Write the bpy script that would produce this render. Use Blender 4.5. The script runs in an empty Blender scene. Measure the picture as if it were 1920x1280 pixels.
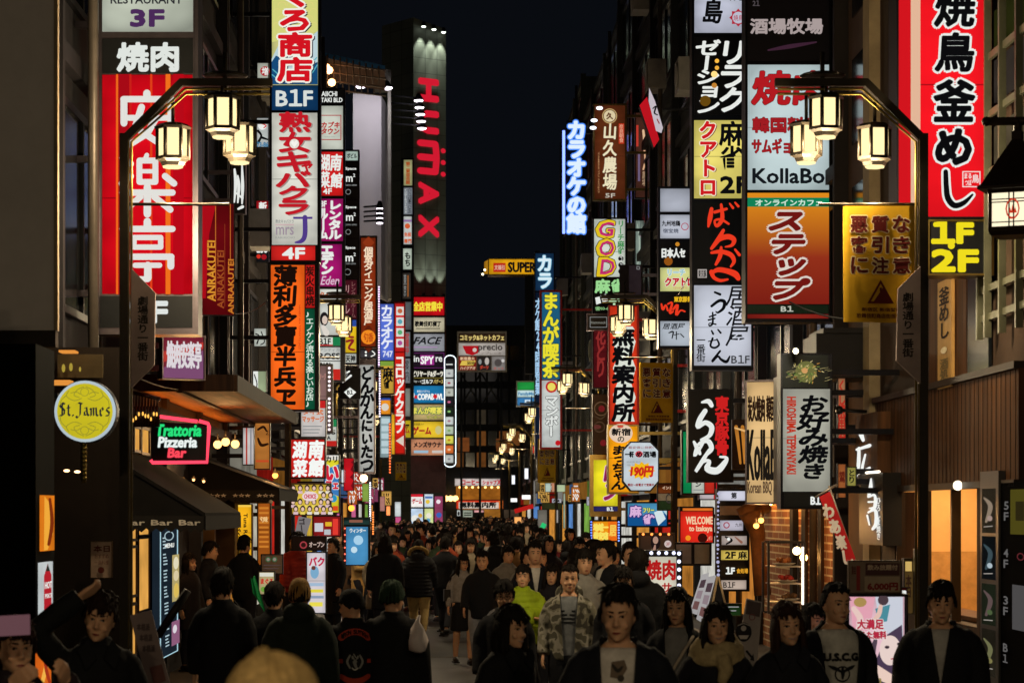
import bpy, bmesh, math, random
import numpy as np
from mathutils import Vector, Matrix
random.seed(7)
SC = bpy.context.scene
COL = SC.collection
# ------------------------------------------------------------------ camera, world, exposure
F, VX, VY, H = 4533.0, 840.0, 957.0, 2.1      # focal length in photo pixels, vanishing point, eye height
cam_data = bpy.data.cameras.new('camera')
cam = bpy.data.objects.new('camera', cam_data); COL.objects.link(cam)
cam.location = (0, 0, H); cam.rotation_euler = (math.radians(90), 0, 0)
cam_data.sensor_width = 36.0; cam_data.lens = F / 1920 * 36
cam_data.shift_x = (960 - VX) / 1920; cam_data.shift_y = (VY - 640) / 1920
cam_data.clip_start = 0.1; cam_data.clip_end = 2000
cam_data.dof.use_dof = True; cam_data.dof.focus_distance = 34.0; cam_data.dof.aperture_fstop = 6.3
SC.camera = cam
world = bpy.data.worlds.new('World'); SC.world = world; world.use_nodes = True
wn = world.node_tree; bgn = wn.nodes['Background']
bgn.inputs['Color'].default_value = (0.0027, 0.0034, 0.0051, 1); bgn.inputs['Strength'].default_value = 1.0
SC.render.engine = 'CYCLES'
SC.view_settings.view_transform = 'Standard'; SC.view_settings.look = 'None'
SC.view_settings.exposure = 0.0; SC.view_settings.gamma = 1.0
SC.cycles.use_denoising = True
SC.cycles.max_bounces = 5; SC.cycles.diffuse_bounces = 3; SC.cycles.glossy_bounces = 3
SC.cycles.sample_clamp_indirect = 4.0; SC.cycles.sample_clamp_direct = 20.0
SC.cycles.caustics_reflective = False; SC.cycles.caustics_refractive = False
SC.cycles.use_light_tree = True
# ------------------------------------------------------------------ helpers
def S(Y): return Y / F
def P(px, py, Y): return Vector(((px - VX) * Y / F, Y, H + (VY - py) * Y / F))
def lin(h):
    h = h.lstrip('#'); c = [int(h[i:i+2], 16) / 255 for i in (0, 2, 4)]
    return tuple(x / 12.92 if x <= 0.04045 else ((x + 0.055) / 1.055) ** 2.4 for x in c)
MATS = {}
def paint(hexc, rough=0.6, metal=0.0, var=0.25, scale=3.0, bump=0.0, spec=0.18):
    """a real surface with a little wear and unevenness in its colour"""
    k = ('p', hexc, rough, metal, var, scale, bump, spec)
    if k in MATS: return MATS[k]
    m = bpy.data.materials.new('paint'); m.use_nodes = True; nt = m.node_tree
    b = nt.nodes['Principled BSDF']; c = lin(hexc)
    b.inputs['Roughness'].default_value = rough; b.inputs['Metallic'].default_value = metal
    b.inputs['Specular IOR Level'].default_value = spec
    tc = nt.nodes.new('ShaderNodeTexCoord'); n = nt.nodes.new('ShaderNodeTexNoise')
    n.inputs['Scale'].default_value = scale; n.inputs['Detail'].default_value = 5; n.inputs['Roughness'].default_value = 0.65
    nt.links.new(tc.outputs['Object'], n.inputs['Vector'])
    r = nt.nodes.new('ShaderNodeValToRGB')
    r.color_ramp.elements[0].position = 0.3; r.color_ramp.elements[1].position = 0.72
    r.color_ramp.elements[0].color = (*[x * (1 - var) for x in c], 1)
    r.color_ramp.elements[1].color = (*[min(1, x * (1 + var)) for x in c], 1)
    nt.links.new(n.outputs['Fac'], r.inputs['Fac']); nt.links.new(r.outputs['Color'], b.inputs['Base Color'])
    if bump:
        bp = nt.nodes.new('ShaderNodeBump'); bp.inputs['Strength'].default_value = bump; bp.inputs['Distance'].default_value = 0.02
        nt.links.new(n.outputs['Fac'], bp.inputs['Height']); nt.links.new(bp.outputs['Normal'], b.inputs['Normal'])
    MATS[k] = m; return m
def glow(hexc, k=1.0, var=0.19, sample=True, edge=0.0):
    """the translucent face of a lit sign: a lamp surface, slightly uneven from the tubes behind it"""
    key = ('g', hexc, k, var, sample, edge)
    if key in MATS: return MATS[key]
    m = bpy.data.materials.new('lit_face'); m.use_nodes = True; nt = m.node_tree; nt.nodes.clear()
    out = nt.nodes.new('ShaderNodeOutputMaterial'); e = nt.nodes.new('ShaderNodeEmission')
    e.inputs['Color'].default_value = (*lin(hexc), 1); e.inputs['Strength'].default_value = k
    if var:
        tc = nt.nodes.new('ShaderNodeTexCoord'); mp = nt.nodes.new('ShaderNodeMapping')
        mp.inputs['Scale'].default_value = (1.3, 1.3, 2.2)
        n = nt.nodes.new('ShaderNodeTexNoise'); n.inputs['Scale'].default_value = 1.2; n.inputs['Detail'].default_value = 2
        mr = nt.nodes.new('ShaderNodeMapRange'); mr.inputs[1].default_value = 0.25; mr.inputs[2].default_value = 0.75
        mr.inputs[3].default_value = k * (1 - 1.6 * var); mr.inputs[4].default_value = k * (1 + var)
        nt.links.new(tc.outputs['Object'], mp.inputs[0]); nt.links.new(mp.outputs[0], n.inputs['Vector'])
        nt.links.new(n.outputs['Fac'], mr.inputs[0]); last = mr.outputs[0]
        if edge:      # a light box: full over its tubes, dimmer along the rim of the box
            sx = nt.nodes.new('ShaderNodeSeparateXYZ'); nt.links.new(tc.outputs['Generated'], sx.inputs[0]); prods = []
            def mth(op, a, b=None):
                q = nt.nodes.new('ShaderNodeMath'); q.operation = op
                for i, x in enumerate((a, b)):
                    if x is None: continue
                    if isinstance(x, (int, float)): q.inputs[i].default_value = x
                    else: nt.links.new(x, q.inputs[i])
                return q.outputs[0]
            for ax in (0, 2):
                prods.append(mth('POWER', mth('ABSOLUTE', mth('MULTIPLY_ADD', sx.outputs[ax], 2.0)), 4.0))
                prods[-1].node.inputs[0].links[0].from_node.inputs[0].links[0].from_node.inputs[2].default_value = -1.0
            f = mth('SUBTRACT', 1.0 + edge*0.35, mth('MULTIPLY', mth('MINIMUM', mth('ADD', prods[0], prods[1]), 1.2), edge)); last = mth('MULTIPLY', last, f)
        nt.links.new(last, e.inputs['Strength'])
    nt.links.new(e.outputs[0], out.inputs['Surface'])
    m.cycles.emission_sampling = 'FRONT_BACK' if sample else 'NONE'
    MATS[key] = m; return m
def ink(hexc): return glow(hexc, 1.0, 0.0, False)      # the lettering film of a lit sign
def lamp_mat(hexc, k): return glow(hexc, k, 0.0, True)
BLACK = '#0b0b0d'
OFF = {}
class MB:
    """collects shapes in world space, then links them as ONE mesh object"""
    def __init__(s): s.v, s.f, s.m, s.sm = [], [], [], []
    def add(s, vs, fs, mi=0, smooth=False):
        o = len(s.v); s.v.extend([tuple(v) for v in vs])
        for f in fs: s.f.append([i + o for i in f]); s.m.append(mi); s.sm.append(smooth)
    def box(s, x0, y0, z0, x1, y1, z1, mi=0):
        v = [(x, y, z) for z in (z0, z1) for y in (y0, y1) for x in (x0, x1)]
        s.add(v, [(0,2,3,1),(4,5,7,6),(0,1,5,4),(2,6,7,3),(0,4,6,2),(1,3,7,5)], mi)
    def obox(s, c, u, w, n, hu, hw, hn, mi=0):
        c, u, w, n = Vector(c), Vector(u), Vector(w), Vector(n)
        v = [c + u*hu*a + w*hw*b + n*hn*d for d in (-1,1) for b in (-1,1) for a in (-1,1)]
        s.add(v, [(0,2,3,1),(4,5,7,6),(0,1,5,4),(2,6,7,3),(0,4,6,2),(1,3,7,5)], mi)
    def tube(s, pts, r, mi=0, n=8, smooth=True, cap=True):
        pts = [Vector(p) for p in pts]; rs = r if isinstance(r, (list, tuple)) else [r] * len(pts)
        rings = []; ref = None
        for i, p in enumerate(pts):
            d = (pts[min(i+1, len(pts)-1)] - pts[max(i-1, 0)]).normalized()
            if ref is None: ref = Vector((0,0,1)) if abs(d.z) < 0.9 else Vector((0,1,0))
            a = d.cross(ref).normalized(); b = d.cross(a).normalized(); ref = -b if False else a.cross(d)
            rings.append([p + (a*math.cos(t) + b*math.sin(t)) * rs[i] for t in [2*math.pi*k/n + math.pi/n for k in range(n)]])
        vs = [v for r_ in rings for v in r_]; fs = []
        for i in range(len(pts)-1):
            for k in range(n):
                fs.append((i*n+k, i*n+(k+1)%n, (i+1)*n+(k+1)%n, (i+1)*n+k))
        if cap: fs.append(tuple(range(n-1, -1, -1))); fs.append(tuple((len(pts)-1)*n + k for k in range(n)))
        s.add(vs, fs, mi, smooth)
    def lathe(s, c, prof, mi=0, n=16, smooth=False, a0=0):
        c = Vector(c); vs = [c + Vector((r*math.cos(a0+2*math.pi*k/n), r*math.sin(a0+2*math.pi*k/n), z)) for r, z in prof for k in range(n)]
        fs = [(i*n+k, i*n+(k+1)%n, (i+1)*n+(k+1)%n, (i+1)*n+k) for i in range(len(prof)-1) for k in range(n)]
        fs.append(tuple(range(n-1, -1, -1))); fs.append(tuple((len(prof)-1)*n + k for k in range(n)))
        s.add(vs, fs, mi, smooth)
    def ball(s, c, r, mi=0, n=12, sq=(1,1,1)):
        c = Vector(c); k = n // 2; vs = []; fs = []
        for i in range(k+1):
            t = math.pi*i/k
            for j in range(n):
                p = 2*math.pi*j/n
                vs.append(c + Vector((r*sq[0]*math.sin(t)*math.cos(p), r*sq[1]*math.sin(t)*math.sin(p), r*sq[2]*math.cos(t))))
        for i in range(k):
            for j in range(n): fs.append((i*n+j, (i+1)*n+j, (i+1)*n+(j+1)%n, i*n+(j+1)%n))
        s.add(vs, fs, mi, True)
    def prism(s, poly, ext, mi=0):
        """planar polygon (world points) extruded along ext"""
        n = len(poly); e = Vector(ext); vs = [Vector(p) for p in poly] + [Vector(p) + e for p in poly]
        fs = [tuple(range(n-1,-1,-1)), tuple(range(n, 2*n))] + [(i, (i+1)%n, n+(i+1)%n, n+i) for i in range(n)]
        s.add(vs, fs, mi)
    def build(s, name, mats, parent=None, fix=True):
        if not s.v: return None
        off = OFF.get(parent.name, Vector()) if parent is not None else Vector()
        me = bpy.data.meshes.new(name)
        A = np.array(s.v, dtype=np.float64) - np.array(off)
        me.from_pydata(A.tolist(), [], s.f)
        ms = mats if isinstance(mats, (list, tuple)) else [mats]
        for m in ms: me.materials.append(m)
        me.polygons.foreach_set('material_index', s.m); me.polygons.foreach_set('use_smooth', s.sm)
        if fix:
            bm = bmesh.new(); bm.from_mesh(me); bmesh.ops.recalc_face_normals(bm, faces=bm.faces); bm.to_mesh(me); bm.free()
        o = bpy.data.objects.new(name, me); COL.objects.link(o)
        if parent is not None: o.parent = parent
        OFF[o.name] = off.copy()
        return o
def tag(o, label=None, cat=None, group=None, kind=None):
    if label: o['label'] = label
    if cat: o['category'] = cat
    if group: o['group'] = group
    if kind: o['kind'] = kind
    return o
def empty(name, loc, label=None, cat=None, group=None):
    o = bpy.data.objects.new(name, None); COL.objects.link(o); o.location = loc; o.empty_display_size = 0.2
    OFF[o.name] = Vector(loc); return tag(o, label, cat, group)
def solo(mb, name, mats, label, cat, group=None, kind=None):
    """a thing that is one mesh, its origin at its base"""
    A = np.array(mb.v); lo, hi = A.min(0), A.max(0); loc = ((lo[0]+hi[0])/2, (lo[1]+hi[1])/2, lo[2])
    OFF['~'] = Vector(loc)
    class Q: name = '~'
    mb2 = mb; off = Vector(loc); mb2.v = [(a[0]-off.x, a[1]-off.y, a[2]-off.z) for a in mb2.v]
    o = mb2.build(name, mats); o.location = loc; OFF[o.name] = off
    return tag(o, label, cat, group, kind)
def copy_tree(o, parent=None):
    c = o.copy(); COL.objects.link(c); c.parent = parent
    OFF[c.name] = OFF.get(o.name, Vector()).copy()
    for ch in [x for x in o.children]: copy_tree(ch, c)
    return c
# ------------------------------------------------------------------ lettering
_G = {}
def _textmesh(st, shear=0.0):
    c = bpy.data.curves.new('txt', 'FONT'); c.body = st; c.size = 1; c.resolution_u = 2; c.offset = 0.004; c.shear = shear
    o = bpy.data.objects.new('txt', c); COL.objects.link(o)
    m = o.evaluated_get(bpy.context.evaluated_depsgraph_get()).to_mesh()
    v = np.array([x.co[:2] for x in m.vertices]).reshape(-1, 2); f = [list(p.vertices) for p in m.polygons]
    bpy.data.objects.remove(o); bpy.data.curves.remove(c)
    return v, f
def glyph(st):
    if st not in _G:
        if st == '1': _G[st] = _textmesh('１')
        elif '1' in st and all(ord(c) < 256 for c in st):      # the font's own 1 has no flag: set such words glyph by glyph
            vs, fs, x, n = [], [], 0.0, 0
            for c in st:
                if c == ' ': x += 0.3; continue
                v, f = glyph(c); v = v.copy(); w = v[:,0].max() - v[:,0].min(); v[:,0] += x - v[:,0].min(); x += w + 0.09
                vs.append(v); fs += [[i+n for i in q] for q in f]; n += len(v)
            _G[st] = (np.concatenate(vs), fs)
        else: _G[st] = _textmesh(st)
    return _G[st]
_k = glyph('口口')[0]; _k1 = glyph('口')[0]
EM = _k[:,0].max() - _k1[:,0].max()
KC = ((_k1[:,0].min()+_k1[:,0].max())/2, (_k1[:,1].min()+_k1[:,1].max())/2)
class Face:
    """a sign plane: pixel coordinates of the photo -> points on the (possibly turned) plane, u to the right, z up"""
    def __init__(s, cx, Y, yaw=0.0, X=None):
        s.cx, s.Y, s.c, s.sn = cx, Y, math.cos(yaw), math.sin(yaw); s.s = S(Y)
        s.X = (cx - VX) * s.s
    def pt(s, px, py, d=0.0):
        """d: metres towards the viewer"""
        u = (px - s.cx) * s.s / s.c if abs(s.c) > 1e-3 else 0
        return (s.X + u*s.c + d*s.sn, s.Y + u*s.sn - d*s.c, H + (VY - py)*s.s)
class Art:
    """lettering and printed shapes on a face, each drawn a hair above the one before"""
    def __init__(s, face, d0): s.fc, s.d, s.mb, s.mats = face, d0, MB(), []
    def mi(s, mat):
        if mat not in s.mats: s.mats.append(mat)
        return s.mats.index(mat)
    def flat(s, v2, fs, mat):
        s.mb.add([s.fc.pt(x, y, s.d) for x, y in v2], fs, s.mi(mat))
    def step(s, k=1.0): s.d += 0.0012 * k
    def poly(s, pts, mat): s.step(); s.flat(pts, [tuple(range(len(pts)))], mat)
    def rect(s, r, mat): s.poly([(r[0],r[1]),(r[2],r[1]),(r[2],r[3]),(r[0],r[3])], mat)
    def circ(s, cx, cy, r, mat, ry=None, n=28):
        s.poly([(cx + r*math.cos(2*math.pi*k/n), cy + (ry or r)*math.sin(2*math.pi*k/n)) for k in range(n)], mat)
    def ring(s, cx, cy, r, w, mat, ry=None, n=32, a0=0, a1=2*math.pi):
        s.step(); q = (ry or r) / r; v = []
        for k in range(n+1):
            a = a0 + (a1-a0)*k/n; v += [(cx+r*math.cos(a), cy+r*q*math.sin(a)), (cx+(r-w)*math.cos(a), cy+(r-w)*q*math.sin(a))]
        s.flat(v, [(2*k, 2*k+2, 2*k+3, 2*k+1) for k in range(n)], mat)
    def frame(s, r, w, mat):
        x0,y0,x1,y1 = r
        s.step(); s.flat([(x0,y0),(x1,y0),(x1,y1),(x0,y1),(x0+w,y0+w),(x1-w,y0+w),(x1-w,y1-w),(x0+w,y1-w)], [(0,1,5,4),(1,2,6,5),(2,3,7,6),(3,0,4,7)], mat)
    def stroke(s, pts, mat, sub=5, grow=0.0):
        """a brush stroke: (x, y, width) points smoothed into one tapering ribbon"""
        s.step(0.25)
        p = np.array([q if len(q) == 3 else (*q, 3) for q in pts], float)
        if len(p) > 2 and sub > 1:
            o = []
            for i in range(len(p)-1):
                a, b, c, d = p[max(i-1,0)], p[i], p[i+1], p[min(i+2,len(p)-1)]
                for t in np.linspace(0, 1, sub, endpoint=False):
                    o.append(0.5*((2*b) + (c-a)*t + (2*a-5*b+4*c-d)*t*t + (3*b-a-3*c+d)*t**3))
            o.append(p[-1]); p = np.array(o)
        w = np.maximum(p[:,2]/2 + grow, 0.15); xy = p[:,:2]
        d = np.gradient(xy, axis=0); d /= np.maximum(np.linalg.norm(d, axis=1, keepdims=True), 1e-6); nrm = np.stack([-d[:,1], d[:,0]], 1)
        L, R = xy + nrm*w[:,None], xy - nrm*w[:,None]; n = len(p)
        v = [tuple(q) for q in L] + [tuple(q) for q in R]
        s.flat(v, [(i, i+1, n+i+1, n+i) for i in range(n-1)], mat)
        for e in (0, n-1):
            if w[e] > 0.6:
                s.flat([(xy[e,0]+w[e]*math.cos(a), xy[e,1]+w[e]*math.sin(a)) for a in [2*math.pi*k/10 for k in range(10)]], [tuple(range(10))], mat)
    def bar(s, x0, y0, x1, y1, w, mat):
        """a straight stroke with softly rounded ends"""
        s.stroke([(x0,y0,w),(x1,y1,w)], mat, sub=1)
    def nib(s, pts, mat, w, ang=-40):
        """a broad-pen stroke (blackletter): the nib edge swept along a polyline"""
        dx, dy = w/2*math.cos(math.radians(ang)), w/2*math.sin(math.radians(ang)); s.step(0.3)
        for a, b in zip(pts, pts[1:]):
            s.flat([(a[0]-dx,a[1]-dy),(a[0]+dx,a[1]+dy),(b[0]+dx,b[1]+dy),(b[0]-dx,b[1]-dy)], [(0,1,2,3)], mat)
    def _put(s, v, fs, mat, b, n):
        if b <= 0: s.flat(v, fs, mat); return
        s.flat(v, fs, mat)
        for k in range(n):
            a = 2*math.pi*k/n + 0.4; s.step(0.02)
            s.flat(v + np.array([math.cos(a)*b, math.sin(a)*b]), fs, mat)
    def text(s, st, r, mat, v=False, b=0.0, ol=None, ow=0.0, sh=None, rot=0, slant=0.0, fit=1.08, n=6, jit=0.0, glow2=None):
        """st inside rectangle r (photo pixels); v: written downwards; b: boldness and ow: outline width in pixels; rot: quarter turns clockwise"""
        x0, y0, x1, y1 = r; lay = []
        if v:
            N = len(st); ch = (y1-y0)/N
            for i, c in enumerate(st):
                if c == ' ': continue
                g, fs = glyph(c); q = (g - np.array(KC)) / EM
                if c in 'ー〜～':
                    q = np.stack([q[:,1], -q[:,0]], 1); q[:,0] *= -1
                dx, dy = 0, 0
                if c in 'ャュョッァィゥェォっゃゅょ': dx, dy = 0.08, -0.1
                if ord(c) < 256:
                    q = q - (q.min(0)+q.max(0))/2
                q = np.stack([q[:,0] + slant*q[:,1], q[:,1]], 1)
                if jit: q = q * (1 + jit*math.sin(i*7.3)); a = jit*0.5*math.sin(i*3.1); q = q @ np.array([[math.cos(a), math.sin(a)], [-math.sin(a), math.cos(a)]])
                lay.append((np.stack([(x0+x1)/2 + (q[:,0]+dx)*(x1-x0)*fit, y0 + ch*(i+0.5) - (q[:,1]-dy)*ch*fit], 1), fs))
        else:
            g, fs = glyph(st); g = np.stack([g[:,0] + slant*g[:,1], g[:,1]], 1)
            lo, hi = g.min(0), g.max(0); q = (g-lo) / np.maximum(hi-lo, 1e-6)
            if rot % 4 == 1: q = np.stack([q[:,1], 1-q[:,0]], 1)      # reads downwards
            elif rot % 4 == 3: q = np.stack([1-q[:,1], q[:,0]], 1)    # reads upwards
            lay.append((np.stack([x0 + q[:,0]*(x1-x0), y1 - q[:,1]*(y1-y0)], 1), fs))
        if sh:
            s.step()
            for q, f in lay: s._put(q + np.array([sh[0], sh[1]]), f, sh[2], b + ow*0.7, n)
        if glow2:
            s.step()
            for q, f in lay: s._put(q, f, glow2[0], b + ow + glow2[1], 8)
        if ol is not None:
            s.step()
            for q, f in lay: s._put(q, f, ol, b + ow, 10)
        s.step()
        for q, f in lay: s._put(q, f, mat, b, n)
    def done(s, name, parent): return s.mb.build(name, s.mats, parent, fix=False)
def T(*a, **k): return ('text', a, k)
def R_(*a): return ('rect', a, {})
def C_(*a, **k): return ('circ', a, k)
def RG(*a, **k): return ('ring', a, k)
def FR(*a): return ('frame', a, {})
def PL(*a): return ('poly', a, {})
def ST(*a, **k): return ('stroke', a, k)
FRAME = {'dark': ('#17161a', 0.35, 0.6), 'steel': ('#6b6266', 0.3, 0.9), 'white': ('#bdbab4', 0.5, 0.0), 'brown': ('#3a2a1c', 0.4, 0.3), 'red': ('#b3201c', 0.4, 0.1), 'gold': ('#8a7440', 0.3, 0.9)}
def draw(fc, items, parent, d0, name='lettering'):
    a = Art(fc, d0)
    for kind, args, kw in items: getattr(a, kind)(*args, **kw)
    return a.done(name, parent)
def panel_geo(fc, r, mat, parent, name='panel', th=0.012, d=0.0):
    mb = MB(); q = [fc.pt(r[0],r[1],d), fc.pt(r[2],r[1],d), fc.pt(r[2],r[3],d), fc.pt(r[0],r[3],d)]
    e = Vector(fc.pt(r[0],r[1],d-th)) - Vector(q[0]); mb.prism(q, e); return mb.build(name, mat, parent)
SIDEX = lambda Y, px: (-3.42 if px < VX else 4.78)
def sign(name, label, cat, Y, rect, panels, frame='dark', depth=0.2, yaw=0.0, group=None, rim=3, bracket=True, back=True):
    """a cabinet with one or more lit panels; every panel carries its lettering"""
    x0,y0,x1,y1 = rect; fc = Face((x0+x1)/2, Y, yaw); base = fc.pt((x0+x1)/2, y1, -depth/2)
    root = empty(name, base, label, cat, group)
    mb = MB(); s = fc.s
    q = [fc.pt(x0,y0,0), fc.pt(x1,y0,0), fc.pt(x1,y1,0), fc.pt(x0,y1,0)]
    mb.prism(q, Vector(fc.pt(x0,y0,-depth)) - Vector(q[0]))
    for (a,b,c,d) in ((x0,y0,x1,y0+rim),(x0,y1-rim,x1,y1),(x0,y0+rim,x0+rim,y1-rim),(x1-rim,y0+rim,x1,y1-rim)):
        q = [fc.pt(a,b,0.03), fc.pt(c,b,0.03), fc.pt(c,d,0.03), fc.pt(a,d,0.03)]
        mb.prism(q, Vector(fc.pt(a,b,0.0)) - Vector(q[0]))
    if len(panels) > 1:
        for p in panels[:-1]:
            b = p['r'][3]
    if bracket:
        X = SIDEX(Y, (x0+x1)/2); side = fc.pt(x0 if x0 < VX else x1, y0, -depth/2)
        if abs(side[0] - X) > 0.12:
            hgt = (y1-y0)*s
            for z in (side[2] - hgt*0.12, side[2] - hgt*0.5, side[2] - hgt*0.88) if hgt > 1.2 else (side[2] - hgt*0.25, side[2] - hgt*0.75):
                mb.box(min(X, side[0]), side[1]-0.03, z-0.03, max(X, side[0]), side[1]+0.03, z+0.03)
    h = FRAME[frame]; mb.build('cabinet', paint(h[0], h[1], h[2]), root)
    for p in panels:
        mat = p['mat'] if 'mat' in p else glow(p['c'], p.get('k', 1.0), p.get('var', 0.19), True, 0.34)
        po = panel_geo(fc, p['r'], mat, root, p.get('n', 'panel'), d=0.012)
        if 'mat' not in p and p['r'][3] - p['r'][1] > 105:      # the joint between two sheets of a tall face
            a_, b_ = p['r'][1], p['r'][3]; ym = a_ + (b_-a_)*(0.42 + 0.2*((int(a_)*7) % 10)/10); c_ = p['c'].lstrip('#'); dk = '#%02x%02x%02x' % tuple(int(int(c_[q:q+2], 16)*.72) for q in (0,2,4))
            p['i'] = [R_((p['r'][0], ym, p['r'][2], ym + max(1.2, (b_-a_)*.006)), ink(dk))] + list(p.get('i') or [])
        if p.get('i'): draw(fc, p['i'], po, 0.013)
    if back:
        c = max(panels, key=lambda p: (p['r'][3]-p['r'][1])*(p['r'][2]-p['r'][0])) 
        m = MB(); r = (x0+rim, y0+rim, x1-rim, y1-rim); d = -depth
        q = [fc.pt(r[0],r[1],d), fc.pt(r[0],r[3],d), fc.pt(r[2],r[3],d), fc.pt(r[2],r[1],d)]
        m.prism(q, Vector(fc.pt(r[0],r[1],d-0.01)) - Vector(q[0]))
        m.build('back_panel', c['mat'] if 'mat' in c else glow(c['c'], c.get('k', 1.0), c.get('var', 0.19)), root)
    return root
def PN(r, c, items=None, k=1.0, **kw): return dict(r=r, c=c, i=items or [], k=k, **kw)
def PU(r, hexc, items=None, **kw): return dict(r=r, c='#000000', mat=paint(hexc, 0.45), i=items or [], **kw)
# ------------------------------------------------------------------ the setting
XL, XR = -3.42, 4.78
class FaceX:
    """the facade plane x = X: where the sight line of a photo pixel meets it; d metres out towards the street"""
    def __init__(s, X, out=0.0): s.sg = 1 if X < 0 else -1; s.X = X + s.sg*out; s.s = 0.006
    def yz(s, px, py):
        Y = s.X * F / (px - VX); return Y, H + (VY - py) * Y / F
    def pt(s, px, py, d=0.0):
        Y, z = s.yz(px, py); return (s.X + s.sg*d, Y, z)
class FaceW:
    """a rectangle on the facade given in metres: px runs along the wall (0..w), py down (0..h)"""
    def __init__(s, X, Y0, Y1, z1, out=0.0): s.sg = 1 if X < 0 else -1; s.X = X + s.sg*out; s.Y0, s.Y1, s.z1 = Y0, Y1, z1
    def pt(s, px, py, d=0.0): return (s.X + s.sg*d, s.Y0 + px*(1 if s.Y1 > s.Y0 else -1), s.z1 - py)
def sheet(name, x0, x1, y0, y1, z, mat, label=None):
    mb = MB(); mb.add([(x0,y0,z),(x1,y0,z),(x1,y1,z),(x0,y1,z)], [(0,1,2,3)]); o = mb.build(name, mat, fix=False); o['kind'] = 'structure'; return o
asphalt = paint('#2b2928', 0.42, 0.0, 0.35, 2.2, 0.35, 0.5)
sheet('ground', -300, 300, -40, 900, 0.0, paint('#3c3a3a', 0.8))
sheet('road', -2.75, 4.1, 0.5, 172, 0.004, asphalt)
for x0, x1 in ((-4.2, -2.75), (4.1, 5.6)):
    mb = MB(); mb.box(x0, 0.5, 0.0, x1, 172, 0.11); tag(mb.build('pavement', paint('#403c38', 0.6, 0, 0.25, 2.0, 0.2)), kind='structure')
    xk = x1 if x0 < 0 else x0; mb = MB(); mb.box(xk-0.07, 0.5, 0.0, xk+0.07, 172, 0.125); tag(mb.build('kerb', paint('#8b867e', 0.7)), kind='structure')
for k, y in enumerate((27.5, 34.5, 43, 56)):
    mb = MB(); mb.add([(-2.6,y,0.008),(4.0,y,0.008),(4.0,y+0.25,0.008),(-2.6,y+0.25,0.008)], [(0,1,2,3)])
    tag(mb.build('road_marking', paint('#6a665e', 0.7)), kind='structure')
# ------------------------------------------------------------------ buildings along the street
glass_dark = paint('#0e1216', 0.12, 0.0, 0.2, 1.0, 0, 0.8)
def building(side, Y0, Y1, h, hexc, label, floors=4, x=None, shop=None, z0=0.0, bays=3, pipes=True, lit=(), name='building', gl=0.0):
    X = x if x is not None else (XL if side < 0 else XR); sg = 1 if side < 0 else -1; D = 7
    root = empty(name, (X - sg*D/2, (Y0+Y1)/2, 0), label, 'building')
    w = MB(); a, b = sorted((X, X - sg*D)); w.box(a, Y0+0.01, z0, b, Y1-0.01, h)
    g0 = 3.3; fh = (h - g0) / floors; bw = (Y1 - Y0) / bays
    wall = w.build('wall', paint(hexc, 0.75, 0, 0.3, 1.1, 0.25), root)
    t = MB()
    for i in range(floors + 1):
        z = g0 + i*fh; pass
        xa, xb = sorted((X - sg*0.02, X + sg*0.10)); t.box(xa, Y0+0.03, z-0.09, xb, Y1-0.03, z+0.09)
    for j in range(bays + 1):
        y = Y0 + j*bw; xa, xb = sorted((X - sg*0.02, X + sg*0.16)); t.box(xa, max(Y0+0.02, y-0.14), max(z0, 0.1), xb, min(Y1-0.02, y+0.14), h+0.1)
    t.build('trim', paint(hexc, 0.75, 0, 0.25, 2.0), wall)
    for i in range(floors):
        for j in range(bays):
            y0, y1 = Y0 + j*bw + 0.3, Y0 + (j+1)*bw - 0.3; z = g0 + i*fh + 0.55; zt = g0 + (i+1)*fh - 0.35
            m = MB(); xa, xb = sorted((X - sg*0.05, X + sg*0.05))
            for (u0,u1,v0,v1) in ((y0,y1,z,z+0.07),(y0,y1,zt-0.07,zt),(y0,y0+0.07,z+0.07,zt-0.07),(y1-0.07,y1,z+0.07,zt-0.07),((y0+y1)/2-0.03,(y0+y1)/2+0.03,z+0.07,zt-0.07)):
                m.box(xa, u0, v0, xb, u1, v1)
            fr = m.build('window', paint('#1d1d1f', 0.4, 0.5), root)
            p = MB(); xa, xb = sorted((X - sg*0.03, X + sg*0.02)); p.box(xa, y0+0.07, z+0.07, xb, y1-0.07, zt-0.07)
            L = [q for q in lit if q[0] == i and q[1] == j]
            p.build('pane', glow(L[0][2], 0.5, 0.14) if L else glass_dark, fr)
    if pipes:
        m = MB(); yy = Y0 + 0.35*bw
        m.tube([(X+sg*0.22, yy, 0.2), (X+sg*0.22, yy, h)], 0.05); m.tube([(X+sg*0.20, yy+0.5, 2.8), (X+sg*0.20, yy+0.5, h-1)], 0.03)
        m.build('drainpipe', paint('#5a5148', 0.4, 0.5), root)
        for i in range(1, floors):
            m = MB(); z = g0 + i*fh + 0.25; yy = Y0 + 0.78*bw*((i % bays) + 0.4); xa, xb = sorted((X + sg*0.11, X + sg*0.5)); m.box(xa, yy, z, xb, yy+0.8, z+0.62)
            m.tube([(X+sg*0.51, yy+0.3, z+0.31), (X+sg*0.53, yy+0.3, z+0.31)], 0.24, 0, 16, False); m.build('air_conditioner', paint('#77736c', 0.5), root)
    if shop:
        for j in range(bays):
            y0, y1 = Y0 + j*bw + 0.25, Y0 + (j+1)*bw - 0.25; c = shop[j % len(shop)]
            m = MB(); xa, xb = sorted((X + sg*0.01, X + sg*0.06)); m.box(xa, y0, 0.45, xb, y1, 2.35); m.build('shop_window', glow(c, 0.85, 0.3), root)
            m = MB(); xa, xb = sorted((X + sg*0.02, X + sg*0.3)); m.box(xa, y0, 2.5, xb, y1, 3.05); m.build('fascia', glow(shop[(j+1) % len(shop)], 0.28, 0.25), root)
    return root
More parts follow.
